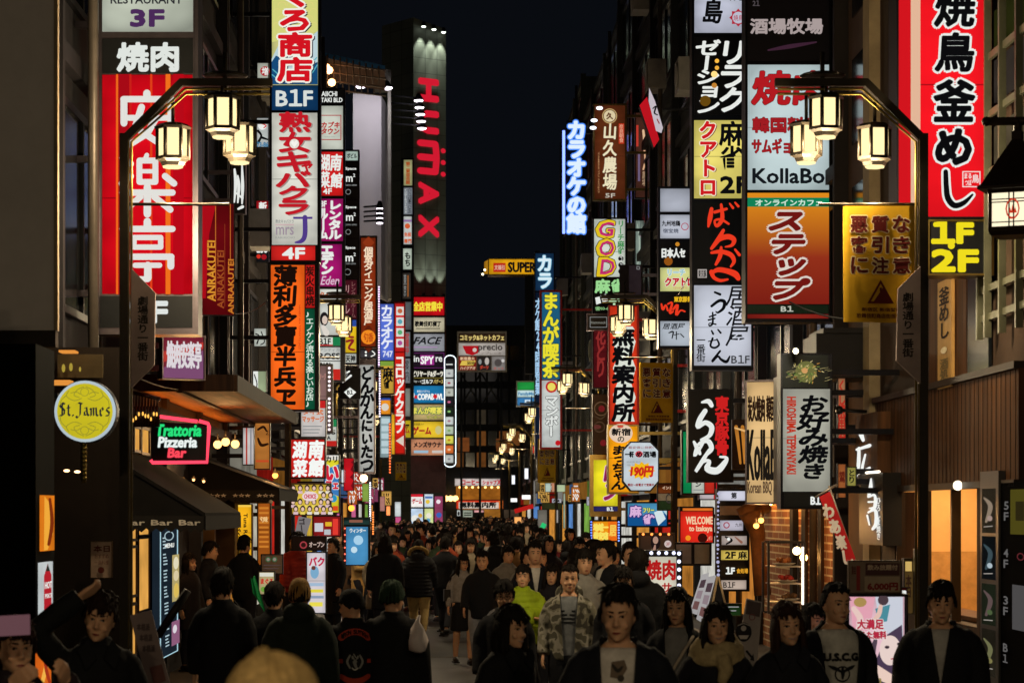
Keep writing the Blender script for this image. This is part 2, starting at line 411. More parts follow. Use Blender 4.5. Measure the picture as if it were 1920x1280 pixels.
WARM, REDD, WHT, BLU, PNK, GRN = '#d9923c', '#c8281c', '#d8d6cc', '#5f8fd0', '#d86a9a', '#7fae4a'
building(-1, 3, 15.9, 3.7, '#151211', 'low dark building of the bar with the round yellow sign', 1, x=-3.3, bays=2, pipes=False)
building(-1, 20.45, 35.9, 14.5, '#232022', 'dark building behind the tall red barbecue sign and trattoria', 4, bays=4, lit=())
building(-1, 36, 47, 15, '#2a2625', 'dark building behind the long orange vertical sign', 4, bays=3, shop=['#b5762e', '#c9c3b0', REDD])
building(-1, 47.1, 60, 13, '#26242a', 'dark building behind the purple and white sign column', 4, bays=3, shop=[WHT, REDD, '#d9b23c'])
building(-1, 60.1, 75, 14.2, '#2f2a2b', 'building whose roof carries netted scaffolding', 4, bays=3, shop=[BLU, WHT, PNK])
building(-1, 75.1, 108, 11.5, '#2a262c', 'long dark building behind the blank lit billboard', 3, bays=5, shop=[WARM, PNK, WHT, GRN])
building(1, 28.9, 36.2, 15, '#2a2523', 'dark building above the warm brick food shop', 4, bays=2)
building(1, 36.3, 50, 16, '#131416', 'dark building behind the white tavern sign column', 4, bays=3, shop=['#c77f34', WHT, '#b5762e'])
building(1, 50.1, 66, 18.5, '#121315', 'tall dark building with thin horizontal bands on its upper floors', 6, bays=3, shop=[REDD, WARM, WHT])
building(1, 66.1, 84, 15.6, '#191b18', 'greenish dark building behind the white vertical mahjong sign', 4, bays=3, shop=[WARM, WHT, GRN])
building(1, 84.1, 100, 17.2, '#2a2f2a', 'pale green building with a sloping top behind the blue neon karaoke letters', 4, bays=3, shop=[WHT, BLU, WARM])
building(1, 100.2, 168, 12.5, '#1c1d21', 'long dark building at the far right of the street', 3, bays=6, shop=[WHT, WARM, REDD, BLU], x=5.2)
# near left grey wall over the bar entrance
def px_box(mb, x0, y0, x1, y1, Ya, Yb, mi=0):
    """box whose front face covers the given photo pixels at distance Ya and which runs back to Yb"""
    a, b = P(x0, y0, Ya), P(x1, y1, Ya); mb.box(a.x, Ya, b.z, b.x, Yb, a.z, mi)
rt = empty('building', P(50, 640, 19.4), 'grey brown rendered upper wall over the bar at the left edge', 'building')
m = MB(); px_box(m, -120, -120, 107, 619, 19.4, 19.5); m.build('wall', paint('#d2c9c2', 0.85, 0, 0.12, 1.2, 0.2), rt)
m = MB(); px_box(m, -120, 619, 104, 650, 19.36, 19.5); m.build('beam', paint('#2c221c', 0.6), rt)
m = MB(); px_box(m, 101, -120, 108, 619, 19.36, 19.42); m.build('corner_bead', paint('#8f7a5c', 0.5), rt)
# right-hand near building (timber restaurant), facade X = XR, built open so that its lit room is real
rt = empty('restaurant_building', (XR+2, 24, 0), 'timber clad restaurant with a warm lit window at the right edge', 'building')
def xwall(mb, px0, px1, py0, py1, t=0.2, ref=None, mi=0, out=0.0):
    """wall piece on the right facade between two photo columns, with level top and bottom read at the column ref"""
    Y0, Y1 = sorted((XR*F/(px0-VX), XR*F/(px1-VX))); Yr = XR*F/((ref if ref else px0)-VX)
    z1, z0 = H + (VY-py0)*Yr/F, max(0.0, H + (VY-py1)*Yr/F); mb.box(XR-out, Y0, z0, XR+t-out, Y1, z1, mi); return Y0, Y1, z0, z1
wood = bpy.data.materials.new('timber'); wood.use_nodes = True
def wood_nodes(m, c1, c2, sc):
    nt = m.node_tree; b = nt.nodes['Principled BSDF']; b.inputs['Roughness'].default_value = 0.65; b.inputs['Specular IOR Level'].default_value = 0.12
    tc = nt.nodes.new('ShaderNodeTexCoord'); mp = nt.nodes.new('ShaderNodeMapping'); mp.inputs['Scale'].default_value = sc
    n = nt.nodes.new('ShaderNodeTexNoise'); n.inputs['Scale'].default_value = 6; n.inputs['Detail'].default_value = 4
    r = nt.nodes.new('ShaderNodeValToRGB'); r.color_ramp.elements[0].position = 0.35; r.color_ramp.elements[1].position = 0.7
    r.color_ramp.elements[0].color = (*lin(c1),1); r.color_ramp.elements[1].color = (*lin(c2),1)
    nt.links.new(tc.outputs['Object'], mp.inputs[0]); nt.links.new(mp.outputs[0], n.inputs['Vector']); nt.links.new(n.outputs['Fac'], r.inputs[0]); nt.links.new(r.outputs[0], b.inputs['Base Color'])
wood_nodes(wood, '#331f0f', '#5a391f', (2.5, 2.5, 0.12))
dkwood = bpy.data.materials.new('dark_timber'); dkwood.use_nodes = True; wood_nodes(dkwood, '#24160d', '#3c2616', (2.5, 2.5, 0.15))
m = MB(); m.box(XR, 19.0, 3.3, XR+0.25, 26.7, 9.5); m.build('wall', paint('#3a2c22', 0.8, 0, 0.25, 1.5, 0.2), rt)
m = MB(); m.box(XR-0.06, 20.0, 2.36, XR+0.05, 26.7, 3.28); m.build('cladding', wood, rt)
m = MB()
for k in range(38): m.box(XR-.064, 20.1+.175*k, 2.365, XR-.0605, 20.108+.175*k, 3.275)
m.build('cladding_joint', paint('#150d08', .8), rt)
m = MB(); m.box(XR-0.1, 20.0, 3.28, XR+0.05, 26.7, 3.34); m.box(XR-0.1, 20.0, 2.3, XR+0.05, 26.7, 2.36); m.build('rail', paint('#2a1f17', 0.5), rt)
m = MB(); m.box(XR-0.02, 20.0, 0.1, XR+0.2, 26.6, 1.05)
m.box(XR-0.02, 25.75, 1.05, XR+0.2, 26.6, 2.3); m.box(XR-0.02, 20.0, 1.05, XR+0.2, 21.75, 2.3); m.build('shopfront', dkwood, rt)
m = MB()
for y in (21.75, 22.9, 24.3, 25.69): m.box(XR-0.01, y, 1.05, XR+0.08, y+0.06, 2.3)
fr = m.build('window', paint('#30200f', 0.4), rt)
# the room behind the window
m = MB(); m.box(XR+1.9, 20.6, 0.2, XR+2.0, 28.7, 2.75); m.box(XR+0.2, 28.6, 0.2, XR+1.9, 28.7, 2.75); m.box(XR+0.2, 20.6, 2.7, XR+1.9, 28.6, 2.75); m.box(XR+0.2, 20.6, 0.2, XR+1.9, 28.6, 0.25); m.box(XR+.13, 26.76, .2, XR+.2, 28.6, 2.7)
m.build('room', paint('#dcb67c', 0.8, 0, 0.1, 2), rt)
m = MB(); m.box(XR+1.86, 20.6, 0.25, XR+1.9, 28.6, 1.62); m.box(XR+0.2, 28.54, 0.25, XR+1.86, 28.6, 1.62); m.build('wainscot', paint('#b8925c', 0.8, 0, 0.2, 8), rt)
m = MB()
for y in (22.0, 23.6, 25.4, 27.2): m.box(XR+0.5, y, 2.6, XR+1.4, y+0.9, 2.66)
m.build('ceiling_lamp', lamp_mat('#ffdaa4', 9.0), rt)
m = MB(); m.box(XR+0.15, 21.9, 1.06, XR+0.5, 25.6, 1.1)
for k in range(14):
    y = 21.95 + k*0.13 if k < 9 else 23.6 + k*0.12
    m.tube([(XR+0.32, y, 1.1), (XR+0.32, y+0.02*(k%3-1), 1.2+0.05*(k%4))], [0.05, 0.02], 0, 6); m.ball((XR+0.32, y, 1.17+0.04*(k%3)), 0.05, 0, 8)
m.build('sill_planting', paint('#5a3413', 0.7), fr)
m = MB(); m.ball((XR-0.13, 22.05, 2.33), 0.045, 0, 14); m.build('globe_lamp', lamp_mat('#ffeccc', 2.5), rt)
# brown rendered wall with a pilaster beyond it
rt = empty('building', (XR+2, 28, 0), 'brown rendered building with a beige pilaster right of the orange café sign', 'building')
m = MB(); m.box(XR, 26.75, 0, XR+0.12, 28.85, 2.9); m.box(XR, 26.75, 2.9, XR+3, 28.85, 10.5); m.build('wall', paint('#5a4a40', 0.85, 0, 0.2, 1.5, 0.2), rt)
m = MB(); m.box(XR-0.12, 26.75, 0.1, XR, 27.15, 10.5); m.build('pilaster', paint('#9c8a68', 0.7), rt)
m = MB(); m.box(XR-0.62, 27.3, 3.6, XR-0.01, 28.3, 4.1); m.box(XR-0.55, 27.25, 4.1, XR-0.01, 28.35, 4.16); m.build('duct', paint('#1c1a19', 0.5, 0.3), rt)
m = MB(); 
for z in (4.9, 6.4, 7.9): m.box(XR-0.02, 27.4, z, XR+0.02, 28.5, z+1.0)
m.build('window', glass_dark, rt)
# far end of the street
rt = empty('building', (2, 175, 0), 'dark building closing the far end of the street with lit restaurant windows', 'building')
m = MB(); a = P(700, 610, 175); b = P(1090, 957, 175); m.box(a.x, 175, 0, b.x+3, 186, a.z); m.build('wall', paint('#2c2f33', 0.7, 0, 0.3, 0.4), rt)
for i in range(6):
    for j in range(9):
        m = MB(); q0 = P(852 + j*21, 648 + i*40, 175); q1 = P(852 + j*21 + 17, 648 + i*40 + 27, 175); m.box(q0.x, 174.9, q1.z, q1.x, 175.05, q0.z)
        lit = (i*9+j) in (38, 40, 41, 45, 47, 33, 24, 15, 29); m.build('window', glow('#7a4a22' if i > 3 else '#3c3428', 0.6) if lit else glass_dark, rt)
for (x0,y0,x1,y1,c,k) in ((855,911,940,936,'#a8641f',.8),(858,953,938,970,'#b8772c',.6),(945,955,1000,975,'#5a4a3a',.5),(858,820,880,846,'#7a4420',.7),(930,822,962,848,'#6a3c1c',.7)):
    m = MB(); q0 = P(x0,y0,174.7); q1 = P(x1,y1,174.7); m.box(q0.x, 174.7, q1.z, q1.x, 174.95, q0.z); m.build('shop_window', glow(c, k, 0.3), rt)
m = MB()
for k in range(7): m.ball(P(862+k*12, 913, 174.4), 0.09, 0, 8)
for k in range(3): m.ball(P(836+k*9, 934, 174.4), 0.22, 0, 8)
m.build('bulb', lamp_mat('#ffc070', 4.0), rt)
# tall slab tower on the left with red letters
rt = empty('tower', P(776, 957, 114), 'tall grey tower with red vertical letters and spotlights', 'tower')
m = MB(); top = P(0, 33, 112).z
pl = [P(716, 957, 114), P(775, 957, 112), P(836, 957, 113), P(836, 957, 122), P(716, 957, 122)]
v = [(p.x, p.y, 0) for p in pl] + [(p.x, p.y, top - (0.35 if i in (2,3) else 0)) for i, p in enumerate(pl)]
m.add(v, [(4,3,2,1,0), (5,6,7,8,9)] + [(i, (i+1)%5, 5+(i+1)%5, 5+i) for i in range(5)])
twm = bpy.data.materials.new('tower_cladding'); twm.use_nodes = True; nt = twm.node_tree; bb = nt.nodes['Principled BSDF']; bb.inputs['Roughness'].default_value = 0.6
tc = nt.nodes.new('ShaderNodeTexCoord'); mp = nt.nodes.new('ShaderNodeMapping'); mp.inputs['Rotation'].default_value = (math.radians(90), 0, 0)
br = nt.nodes.new('ShaderNodeTexBrick'); br.inputs['Scale'].default_value = 1.0; br.inputs['Brick Width'].default_value = 0.55; br.inputs['Row Height'].default_value = 0.7; br.offset = 0; br.inputs['Mortar Size'].default_value = 0.012
br.inputs['Color1'].default_value = (*lin('#6f7468'),1); br.inputs['Color2'].default_value = (*lin('#656a60'),1); br.inputs['Mortar'].default_value = (*lin('#3a3d38'),1)
nt.links.new(tc.outputs['Object'], mp.inputs[0]); nt.links.new(mp.outputs[0], br.inputs[0]); nt.links.new(br.outputs[0], bb.inputs['Base Color'])
m.build('wall', twm, rt)
fcT = Face(805, 112.35, math.atan2(1.0, 61*112/F)*1.0)
fcT = Face(805.5, 112.5, math.atan2(1.0, (836-775)*112/F))
a = Art(fcT, 0.06)
redl = ink('#d01a30')
a.text('H', (786,151,819,189), redl, rot=1, b=3.0); a.text('U', (786,211,819,249), redl, rot=1, b=3.0)
# rounded M turned a quarter: three bars joined on the right
for y in (270, 296, 322): a.stroke([(787,y,12.5),(814,y,12.5)], redl, sub=1)
a.stroke([(815,270,12),(817,296,12),(815,322,12)], redl)
for y in (281, 303, 325): a.circ(829.5, y, 4.6, redl)
a.text('A', (786,345,819,382), redl, rot=1, b=3.0); a.text('X', (786,406,819,444), redl, rot=1, b=3.0)
a.done('lettering', rt)
def spot(loc, tgt, power, ang, col, parent, name='spotlight_beam', size=0.05, blend=0.6):
    l = bpy.data.lights.new(name, 'SPOT'); l.energy = power; l.color = col; l.spot_size = math.radians(ang); l.spot_blend = blend; l.shadow_soft_size = size
    o = bpy.data.objects.new(name, l); COL.objects.link(o); loc = Vector(loc)
    o.rotation_euler = (Vector(tgt) - loc).to_track_quat('-Z', 'Y').to_euler(); o.location = loc - OFF[parent.name]; o.parent = parent; return o
for i, px in enumerate((788, 807, 825)):
    p = Vector(fcT.pt(px, 52+3*i, 0.3)); m = MB(); m.tube([p + Vector((0,0.3,0.1)), p + Vector((0,0.05,0.1))], 0.035, 0, 6); m.tube([p + Vector((0,0,0.16)), p + Vector((0,0,-0.05))], [0.07, 0.13], 0, 10)
    m.build('spotlight', paint('#202020', 0.4, 0.5), rt)
    m = MB(); m.ball(p - Vector((0,0,0.06)), 0.11, 0, 8, (1,1,0.5)); m.build('spotlight_lens', lamp_mat('#f4fff0', 4.0), rt)
    spot(p - Vector((0,0,0.15)), Vector(fcT.pt(px, 125, 0.0)), 200, 52, (0.92, 1.0, 0.86), rt)
    p = Vector(fcT.pt(px - 1, 552, 0.35)); m = MB(); m.tube([p + Vector((0,0.3,-0.1)), p + Vector((0,0,-0.1)), p + Vector((0,0,0.02))], 0.07, 0, 8); m.build('uplight', paint('#202020', 0.4, 0.5), rt)
    spot(p + Vector((0,0,0.1)), Vector(fcT.pt(px - 1, 490, 0.0)), 80, 48, (0.92, 1.0, 0.86), rt)
# lower front of the tower: dark entrance wall and game-centre windows
m = MB(); px_box(m, 770, 852, 836, 957, 111.2, 112.2); m.build('entrance_wall', paint('#4a3034', 0.6), rt)
rt = empty('storefront', P(790, 978, 109.5), 'bright game centre storefront at the foot of the grey tower', 'storefront')
m = MB(); px_box(m, 769, 923, 831, 985, 109.5, 110.6); m.build('facade', paint('#1a1a1c', 0.5), rt)
for (x0,y0,x1,y1,c,it) in ((771,926,793,950,'#e9e4e0',[T('ゲーム',(773,934,791,944),ink('#c0202a'),b=.4),R_((771,926,793,931),ink('#cc2030'))]),(796,926,812,950,'#c7d3dc',[C_(802,940,4,ink('#e2c040')),R_((797,930,811,934),ink('#4a70b0'))]),(771,953,793,982,'#bccfe4',[C_(778,972,7,ink('#e6e6e0')),C_(788,966,4,ink('#d0a040'))]),(796,953,812,982,'#c9d490',[C_(804,966,5,ink('#e8e4d0')),C_(803,975,4,ink('#60a0c0'))]),(815,930,830,980,'#8a3a5a',[C_(822,940,4,ink('#f0e0e8')),C_(823,965,5,ink('#3a60b0'))])):
    fc = Face((x0+x1)/2, 109.4); po = panel_geo(fc, (x0,y0,x1,y1), glow(c, 1.1), rt, 'window'); draw(fc, it, po, 0.002, 'poster')
# blank curved billboard with its lamp arms
rt = empty('billboard', P(700, 420, 84), 'blank pale lavender curved billboard lit by lamps', 'billboard')
m = MB(); n = 10; vs = []
for k in range(n+1):
    t = k/n; px = 662 + (728-662)*t; yy = 84 + (0.0 if t < .8 else (t-.8)*(t-.8)*60)
    a = P(px, 172 + 8*t + (14*(t-.8)/.2 if t > .8 else 0), 84); b = P(px, 560, 84)
    vs += [(a.x, yy, b.z), (a.x, yy, a.z)]
nf = len(vs); vs += [(x, y+0.25, z) for x, y, z in vs]
fs = [(2*k, 2*k+2, 2*k+3, 2*k+1) for k in range(n)] + [(nf+2*k, nf+2*k+1, nf+2*k+3, nf+2*k+2) for k in range(n)] + [(2*k+1, 2*k+3, nf+2*k+3, nf+2*k+1) for k in range(n)] + [(2*k, nf+2*k, nf+2*k+2, 2*k+2) for k in range(n)] + [(0,1,nf+1,nf), (2*n, nf+2*n, nf+2*n+1, 2*n+1)]
m.add(vs, fs); m.build('board', paint('#a9a5ac', 0.7, 0, 0.06, 0.6), rt)
def gooseneck(p0, p1, shade, parent, tgt, power, col=(1,0.95,0.97)):
    m = MB(); m.tube([p0, p1], 0.03, 0, 6); m.tube([Vector(p1) + Vector((0,0,0.16)), Vector(p1) - Vector((0,0,0.08))], [0.05, shade], 0, 12); o = m.build('lamp_arm', paint('#2a2a2e', 0.4, 0.6), parent)
    m = MB(); m.ball(Vector(p1) - Vector((0,0,0.09)), shade*0.85, 0, 10, (1,1,0.35)); m.build('lamp_bulb', lamp_mat('#fff0ff', 5.0), o)
    spot(Vector(p1) - Vector((0,0,0.2)), tgt, power, 120, col, parent, 'lamp_beam', 0.1)
gooseneck(P(706, 152, 82.2), P(725, 160, 81.6), 0.24, rt, P(695, 260, 84), 240)
gooseneck(P(672, 150, 83), P(676, 158, 81.8), 0.2, rt, P(680, 300, 84), 130)
for i in range(5):
    gooseneck(P(733, 180+13*i, 84), P(785+i*1.5, 184+13*i, 82.5), 0.19, rt, P(715, 330+20*i, 84), 30)
for i in range(4):
    gooseneck(P(683, 388+9*i, 80), P(712, 386+9*i, 78.5), 0.13, rt, P(712, 520, 80), 12)
m = MB(); px_box(m, 727, 130, 733, 560, 83.6, 84.4); px_box(m, 700, 130, 732, 165, 86, 87); m.build('steelwork', paint('#6d6a66', 0.6, 0.3), rt)
# netted scaffolding on the roof
rt = empty('scaffolding', P(650, 165, 66), 'rooftop scaffolding with netting and a blue sheet along its top', 'scaffolding')
m = MB()
for px in range(602, 722, 12): a = P(px, 100 + (px-600)*0.22, 66); b = P(px, 158, 66); m.tube([b, a], 0.025, 0, 5); m.tube([b + Vector((0,1.5,0)), a + Vector((0,1.5,0))], 0.025, 0, 5)
for py in (118, 134, 150, 166): m.tube([P(600, py, 66), P(724, py+14, 66)], 0.025, 0, 5)
m.build('pole_frame', paint('#80736a', 0.5, 0.6), rt)
m = MB(); q = [P(600, 100, 66.9), P(722, 126, 66.9), P(722, 170, 66.9), P(600, 150, 66.9)]; m.prism(q, (0,0.03,0)); m.build('netting', paint('#8d776c', 0.9, 0, 0.4, 2.5), rt)
m = MB(); q = [P(600, 98, 66.85), P(722, 124, 66.85), P(722, 134, 66.85), P(600, 106, 66.85)]; m.prism(q, (0,-0.05,0)); m.build('blue_sheet', paint('#2a5f96', 0.7), rt)
m = MB()
for p in ((612,127),(622,155),(617,132)): m.ball(P(p[0], p[1], 65.6), 0.11, 0, 8)
m.build('work_lamp', lamp_mat('#ffb070', 7.0), rt)

# ------------------------------------------------------------------ signs
K = ink('#0c0c0e'); W = ink('#e6e9e4'); WB = ink('#f4f6f2'); RD = ink('#d0161f'); DR = ink('#8c1418'); YL = ink('#f0dc3c'); GY = ink('#8a8d8c')
GV = 'signs hung on the left facades'; GR = 'signs hung on the right facades'
# ---- left: tall barbecue sign behind the first lamp post
red_art = [R_((218,140,222,552),ink('#f0681c')),R_((222,140,243,552),ink('#a60a16')),R_((282,140,286,552),ink('#e04018')),R_((243,140,247,552),ink('#c82018')),R_((311,140,320,552),ink('#f0701c')),R_((325,140,345,552),ink('#b80a18')),
  ]
wh_=ink('#e2e0da')
for q in ((276,176,276,184,14),(232,187,322,187,12),(233,189,233,232,13),(321,189,321,232,13),(240,222,314,222,11),(266,202,254,240,13),(254,240,300,270,12),(292,224,276,252,13),(276,252,244,272,12),
  (230,297,246,308,12),(229,345,246,331,12),(326,297,310,308,12),(327,345,310,331,12),(262,302,292,302,11),(262,302,262,342,11),(292,302,292,342,11),(262,342,292,342,11),(264,322,290,322,8),(276,292,272,302,9),(230,362,324,362,12),(277,352,277,402,14),(264,370,236,394,12),(290,370,320,394,12),
  (277,416,277,424,14),(230,430,324,430,12),(252,446,302,446,10),(252,464,302,464,10),(252,446,252,464,10),(302,446,302,464,10),(232,482,322,482,12),(233,484,233,500,13),(321,484,321,500,13),(254,498,300,498,10),(278,498,278,522,14),(278,524,260,524,11)):
  red_art.append(('bar',(*q,wh_),{}))
sign('projecting_sign','tall red barbecue restaurant sign with orange stripes and white characters, 3F panel on top','sign',22,(181,-40,372,627),[
  PN((192,-37,362,60),'#b9bfae',[T('RESTAURANT',(208,-8,342,8),ink('#2a2a2e'),b=.4),T('3F',(246,20,307,50),ink('#4a2a58'),b=2.2,n=8)],.9),
  PU((192,73,362,138),'#121314',[T('焼肉',(221,82,334,134),ink('#dfe4de'),b=2.2,n=8)]),
  PN((192,141,361,551),'#cf0a18',red_art),
  PU((188,555,361,614),'#101113',[T('2F',(242,566,313,604),ink('#dfe4e0'),b=2.6,n=8)])],'steel',.35,rim=6)
sign('hanging_banner','dark red hanging banner with three upright lines of orange capitals','banner',25,(376,380,439,592),[
  PN((378,382,437,590),'#6e0c12',[PL([(378,382),(405,382),(392,440),(386,560),(378,560)],ink('#a80c18')),T('ANRAKUTEI',(389,452,404,565),ink('#d8902c'),rot=3,b=.5),T('ANRAKUTEI',(407,470,419,578),ink('#9c4a20'),rot=3,b=.3),T('ANRAKUTEI',(427,486,437,588),ink('#c87828'),rot=3,b=.4),
  R_((403,382,404.5,560),ink('#c06828')),R_((420,420,421,575),ink('#8c3a1c')),R_((430,382,431.4,486),ink('#c06828'))],.75,var=.3)],'dark',.04,yaw=.25,rim=1,back=False)
# small stuff between
sign('projecting_sign','small tilted purple and red barbecue fascia sign with white characters','sign',25.5,(305,628,381,712),[
  PN((308,631,378,709),'#8c2a3c',[PL([(308,690),(378,655),(378,709),(308,709)],ink('#7a4a6e')),PL([(308,660),(378,640),(378,652),(308,680)],ink('#b83a30')),T('焼肉安楽亭',(314,640,374,690),ink('#dcd4d8'),b=1.1,slant=-.05)],.8)],'steel',.1,yaw=.55,rim=2)
m = MB()
sign('graffiti_sign','slim grey sign with white brush scrawl on a steel column','sign',34,(434,296,461,402),[
  PU((436,298,459,400),'#2c2b2e',[ST([(440,318,4),(442,345,6),(439,385,2)],W),ST([(446,330,3),(448,350,6),(446,380,3)],W),ST([(454,310,3),(455,350,6),(454,382,3)],W),ST([(440,360,3),(455,372,4)],W),ST([(447,392,4),(455,388,6)],W)])],'steel',.1,rim=1)
for (r,c,it,lab) in (
  ((482,118,504,156),'#b9bcae',[C_(497,134,9,ink('#b02028')),T('増',(491,127,504,141),W,b=.3),RG(497,153,6,1.5,ink('#6a9a5a'),a0=3.14,a1=6.28)],'small white sign with a red disc above the left lamps'),
  ((481,221,504,277),'#c4c9c6',[C_(492,236,8,ink('#e8eae6')),ST([(484,246,5),(490,255,4),(484,268,5)],K),C_(486,230,3,K),ST([(490,232,2),(499,236,2),(495,240,2)],RD),ST([(490,258,5),(502,262,3)],K),T('73-86',(482,267,503,276),ink('#3a78a0'),b=.4)],'small white animal picture sign beside the long white sign'),
  ((480,376,504,430),'#b01820',[T('新宿宝',(486,380,500,428),W,v=True,b=.7)],'narrow red sign with three white characters'),
  ((480,432,504,492),'#1c1a1c',[T('eci',(481,438,502,454),W,b=.6),T('uso',(481,460,502,474),W,b=.6),C_(485,481,4,ink('#d03020')),C_(495,482,5,ink('#a01820'))],'narrow black sign with white and red marks'),
  ((476,615,500,650),'#c9cfc4',[ST([(480,626,3),(486,630,2),(482,644,3)],K),ST([(490,622,2),(496,640,2),(489,646,2)],K)],'small white sign with black scribbles left of the orange sign'),
  ((474,695,500,772),'#a8b890',[R_((474,695,484,740),W),ST([(477,702,2),(482,720,2),(478,735,2)],K),R_((474,738,500,752),ink('#50a050')),T('110',(475,739,498,751),W,b=.5),R_((474,753,500,764),ink('#c03828')),T('273-9',(475,754,499,763),W,b=.4),R_((474,764,500,772),ink('#2a6a4a'))],'small green and white sign with digits left of the orange sign')):
  sign('projecting_sign',lab,'sign',41,r,[PN((r[0]+1,r[1]+1,r[2]-1,r[3]-1),c,it,.8)],'dark',.08,rim=1,group='small signs between the left columns')
# ---- left: fish and bar cabinet
wave = []
for j in range(9):
    for i in range(6):
        if 512+i*17+(8 if j%2 else 0) > 590 or 512+i*17+(8 if j%2 else 0) < 518: continue
        wave.append(RG(512+i*17+(8 if j%2 else 0), -14+j*13, 8, 1.2, ink('#ded27e'), a0=math.pi, a1=2*math.pi, n=12)); 
kuro = [PL([(510,-37),(596,-37),(596,60),(510,80)],ink('#d2d27a'))]+wave+[PL([(510,112),(522,88),(545,70),(575,78),(596,60),(596,160),(510,160)],ink('#b9d0d6')),
  PL([(510,118),(518,106),(530,112),(527,126),(545,140),(596,118),(596,160),(510,160)],ink('#164a78')),
  ST([(512,132,2),(524,142,2.5),(540,150,2)],ink('#58b0c0')),ST([(511,142,2),(522,150,2),(534,154,2)],ink('#58b0c0')),ST([(594,110,2),(582,126,2.5),(570,150,2)],ink('#58b0c0')),ST([(595,124,2),(586,138,2.5),(576,152,2)],ink('#58b0c0')),
  T('くろ商店',(520,-28,588,157),ink('#d21420'),v=True,b=2.2,ol=ink('#f0efe4'),ow=3.2,sh=(3,2,ink('#2a3040')),fit=1.0,n=8)]
mrs = [T('熟女',(522,212,584,288),ink('#c01a26'),v=True,b=1.6,fit=1.02,sh=(2.5,1.5,ink('#9a8f88'))),C_(552,270,9,ink('#e2e0d4')),PL([(545,268),(548,263),(552,267),(556,263),(559,268),(552,277)],ink('#f4f2ea')),
  T('キ',(520,286,582,322),ink('#c01a26'),b=1.6,sh=(2.5,1.5,ink('#9a8f88'))),T('ャ',(566,306,586,322),ink('#c01a26'),b=1),T('バ',(518,322,582,350),ink('#c01a26'),b=1.8,sh=(2.5,1.5,ink('#9a8f88'))),T('ク',(524,350,576,376),ink('#c01a26'),b=1.6,sh=(2.5,1.5,ink('#9a8f88'))),T('ラ',(524,377,578,402),ink('#c01a26'),b=1.6,sh=(2.5,1.5,ink('#9a8f88'))),
  ST([(572,408,9),(572,440,9),(566,452,8),(554,455,3)],ink('#503a86')),R_((550,407,586,411),ink('#503a86')),T('熟女キャバクラ',(517,412,551,419),GY,b=.1,n=3),FR((517,421,551,423),.7,ink('#c890a0')),T('mrs',(518,426,551,441),ink('#9a8a98'),b=.1),T('KABUKICHO',(517,444,553,448),GY,n=3)]
sign('projecting_sign','tall sign, red characters on a pale wave picture above a white bar panel','sign',38,(506,-40,601,492),[
  PN((510,-37,596,160),'#d2cf86',kuro,.95),PN((510,161,596,207),'#123c66',[T('B1F',(518,169,586,199),ink('#d6dcd8'),b=1.0)],.9),
  PN((510,212,595,459),'#d3d2c6',mrs),PN((509,461,591,488),'#d02420',[T('4F',(530,465,571,485),W,b=1.2)])],'dark',.3,rim=3)
sign('projecting_sign','long orange vertical sign with bold black brush characters and a green side strip','sign',37.2,(503,492,598,771),[
  PN((508,497,571,767),'#f2641a',[T('薄利多賣半兵ヱ',(514,500,556,764),ink('#1a0d08'),v=True,b=1.7,fit=1.05,jit=.05,slant=.06,n=8),T('HANBEY AKA TEPPAN TO JAZZ',(559,572,564,655),ink('#d03a18'),rot=1,n=3)],1.05,var=.1),
  PN((573,497,590,577),'#c41f1c',[T('炭火串焼',(574,500,589,574),ink('#25100c'),v=True,b=.5)]),
  PN((572,579,590,767),'#12553a',[T('♪エノケン流れる楽しいお店♪',(574,583,588,764),ink('#d8e8d8'),v=True,b=.25,n=4)],.9)],'dark',.3,rim=3)
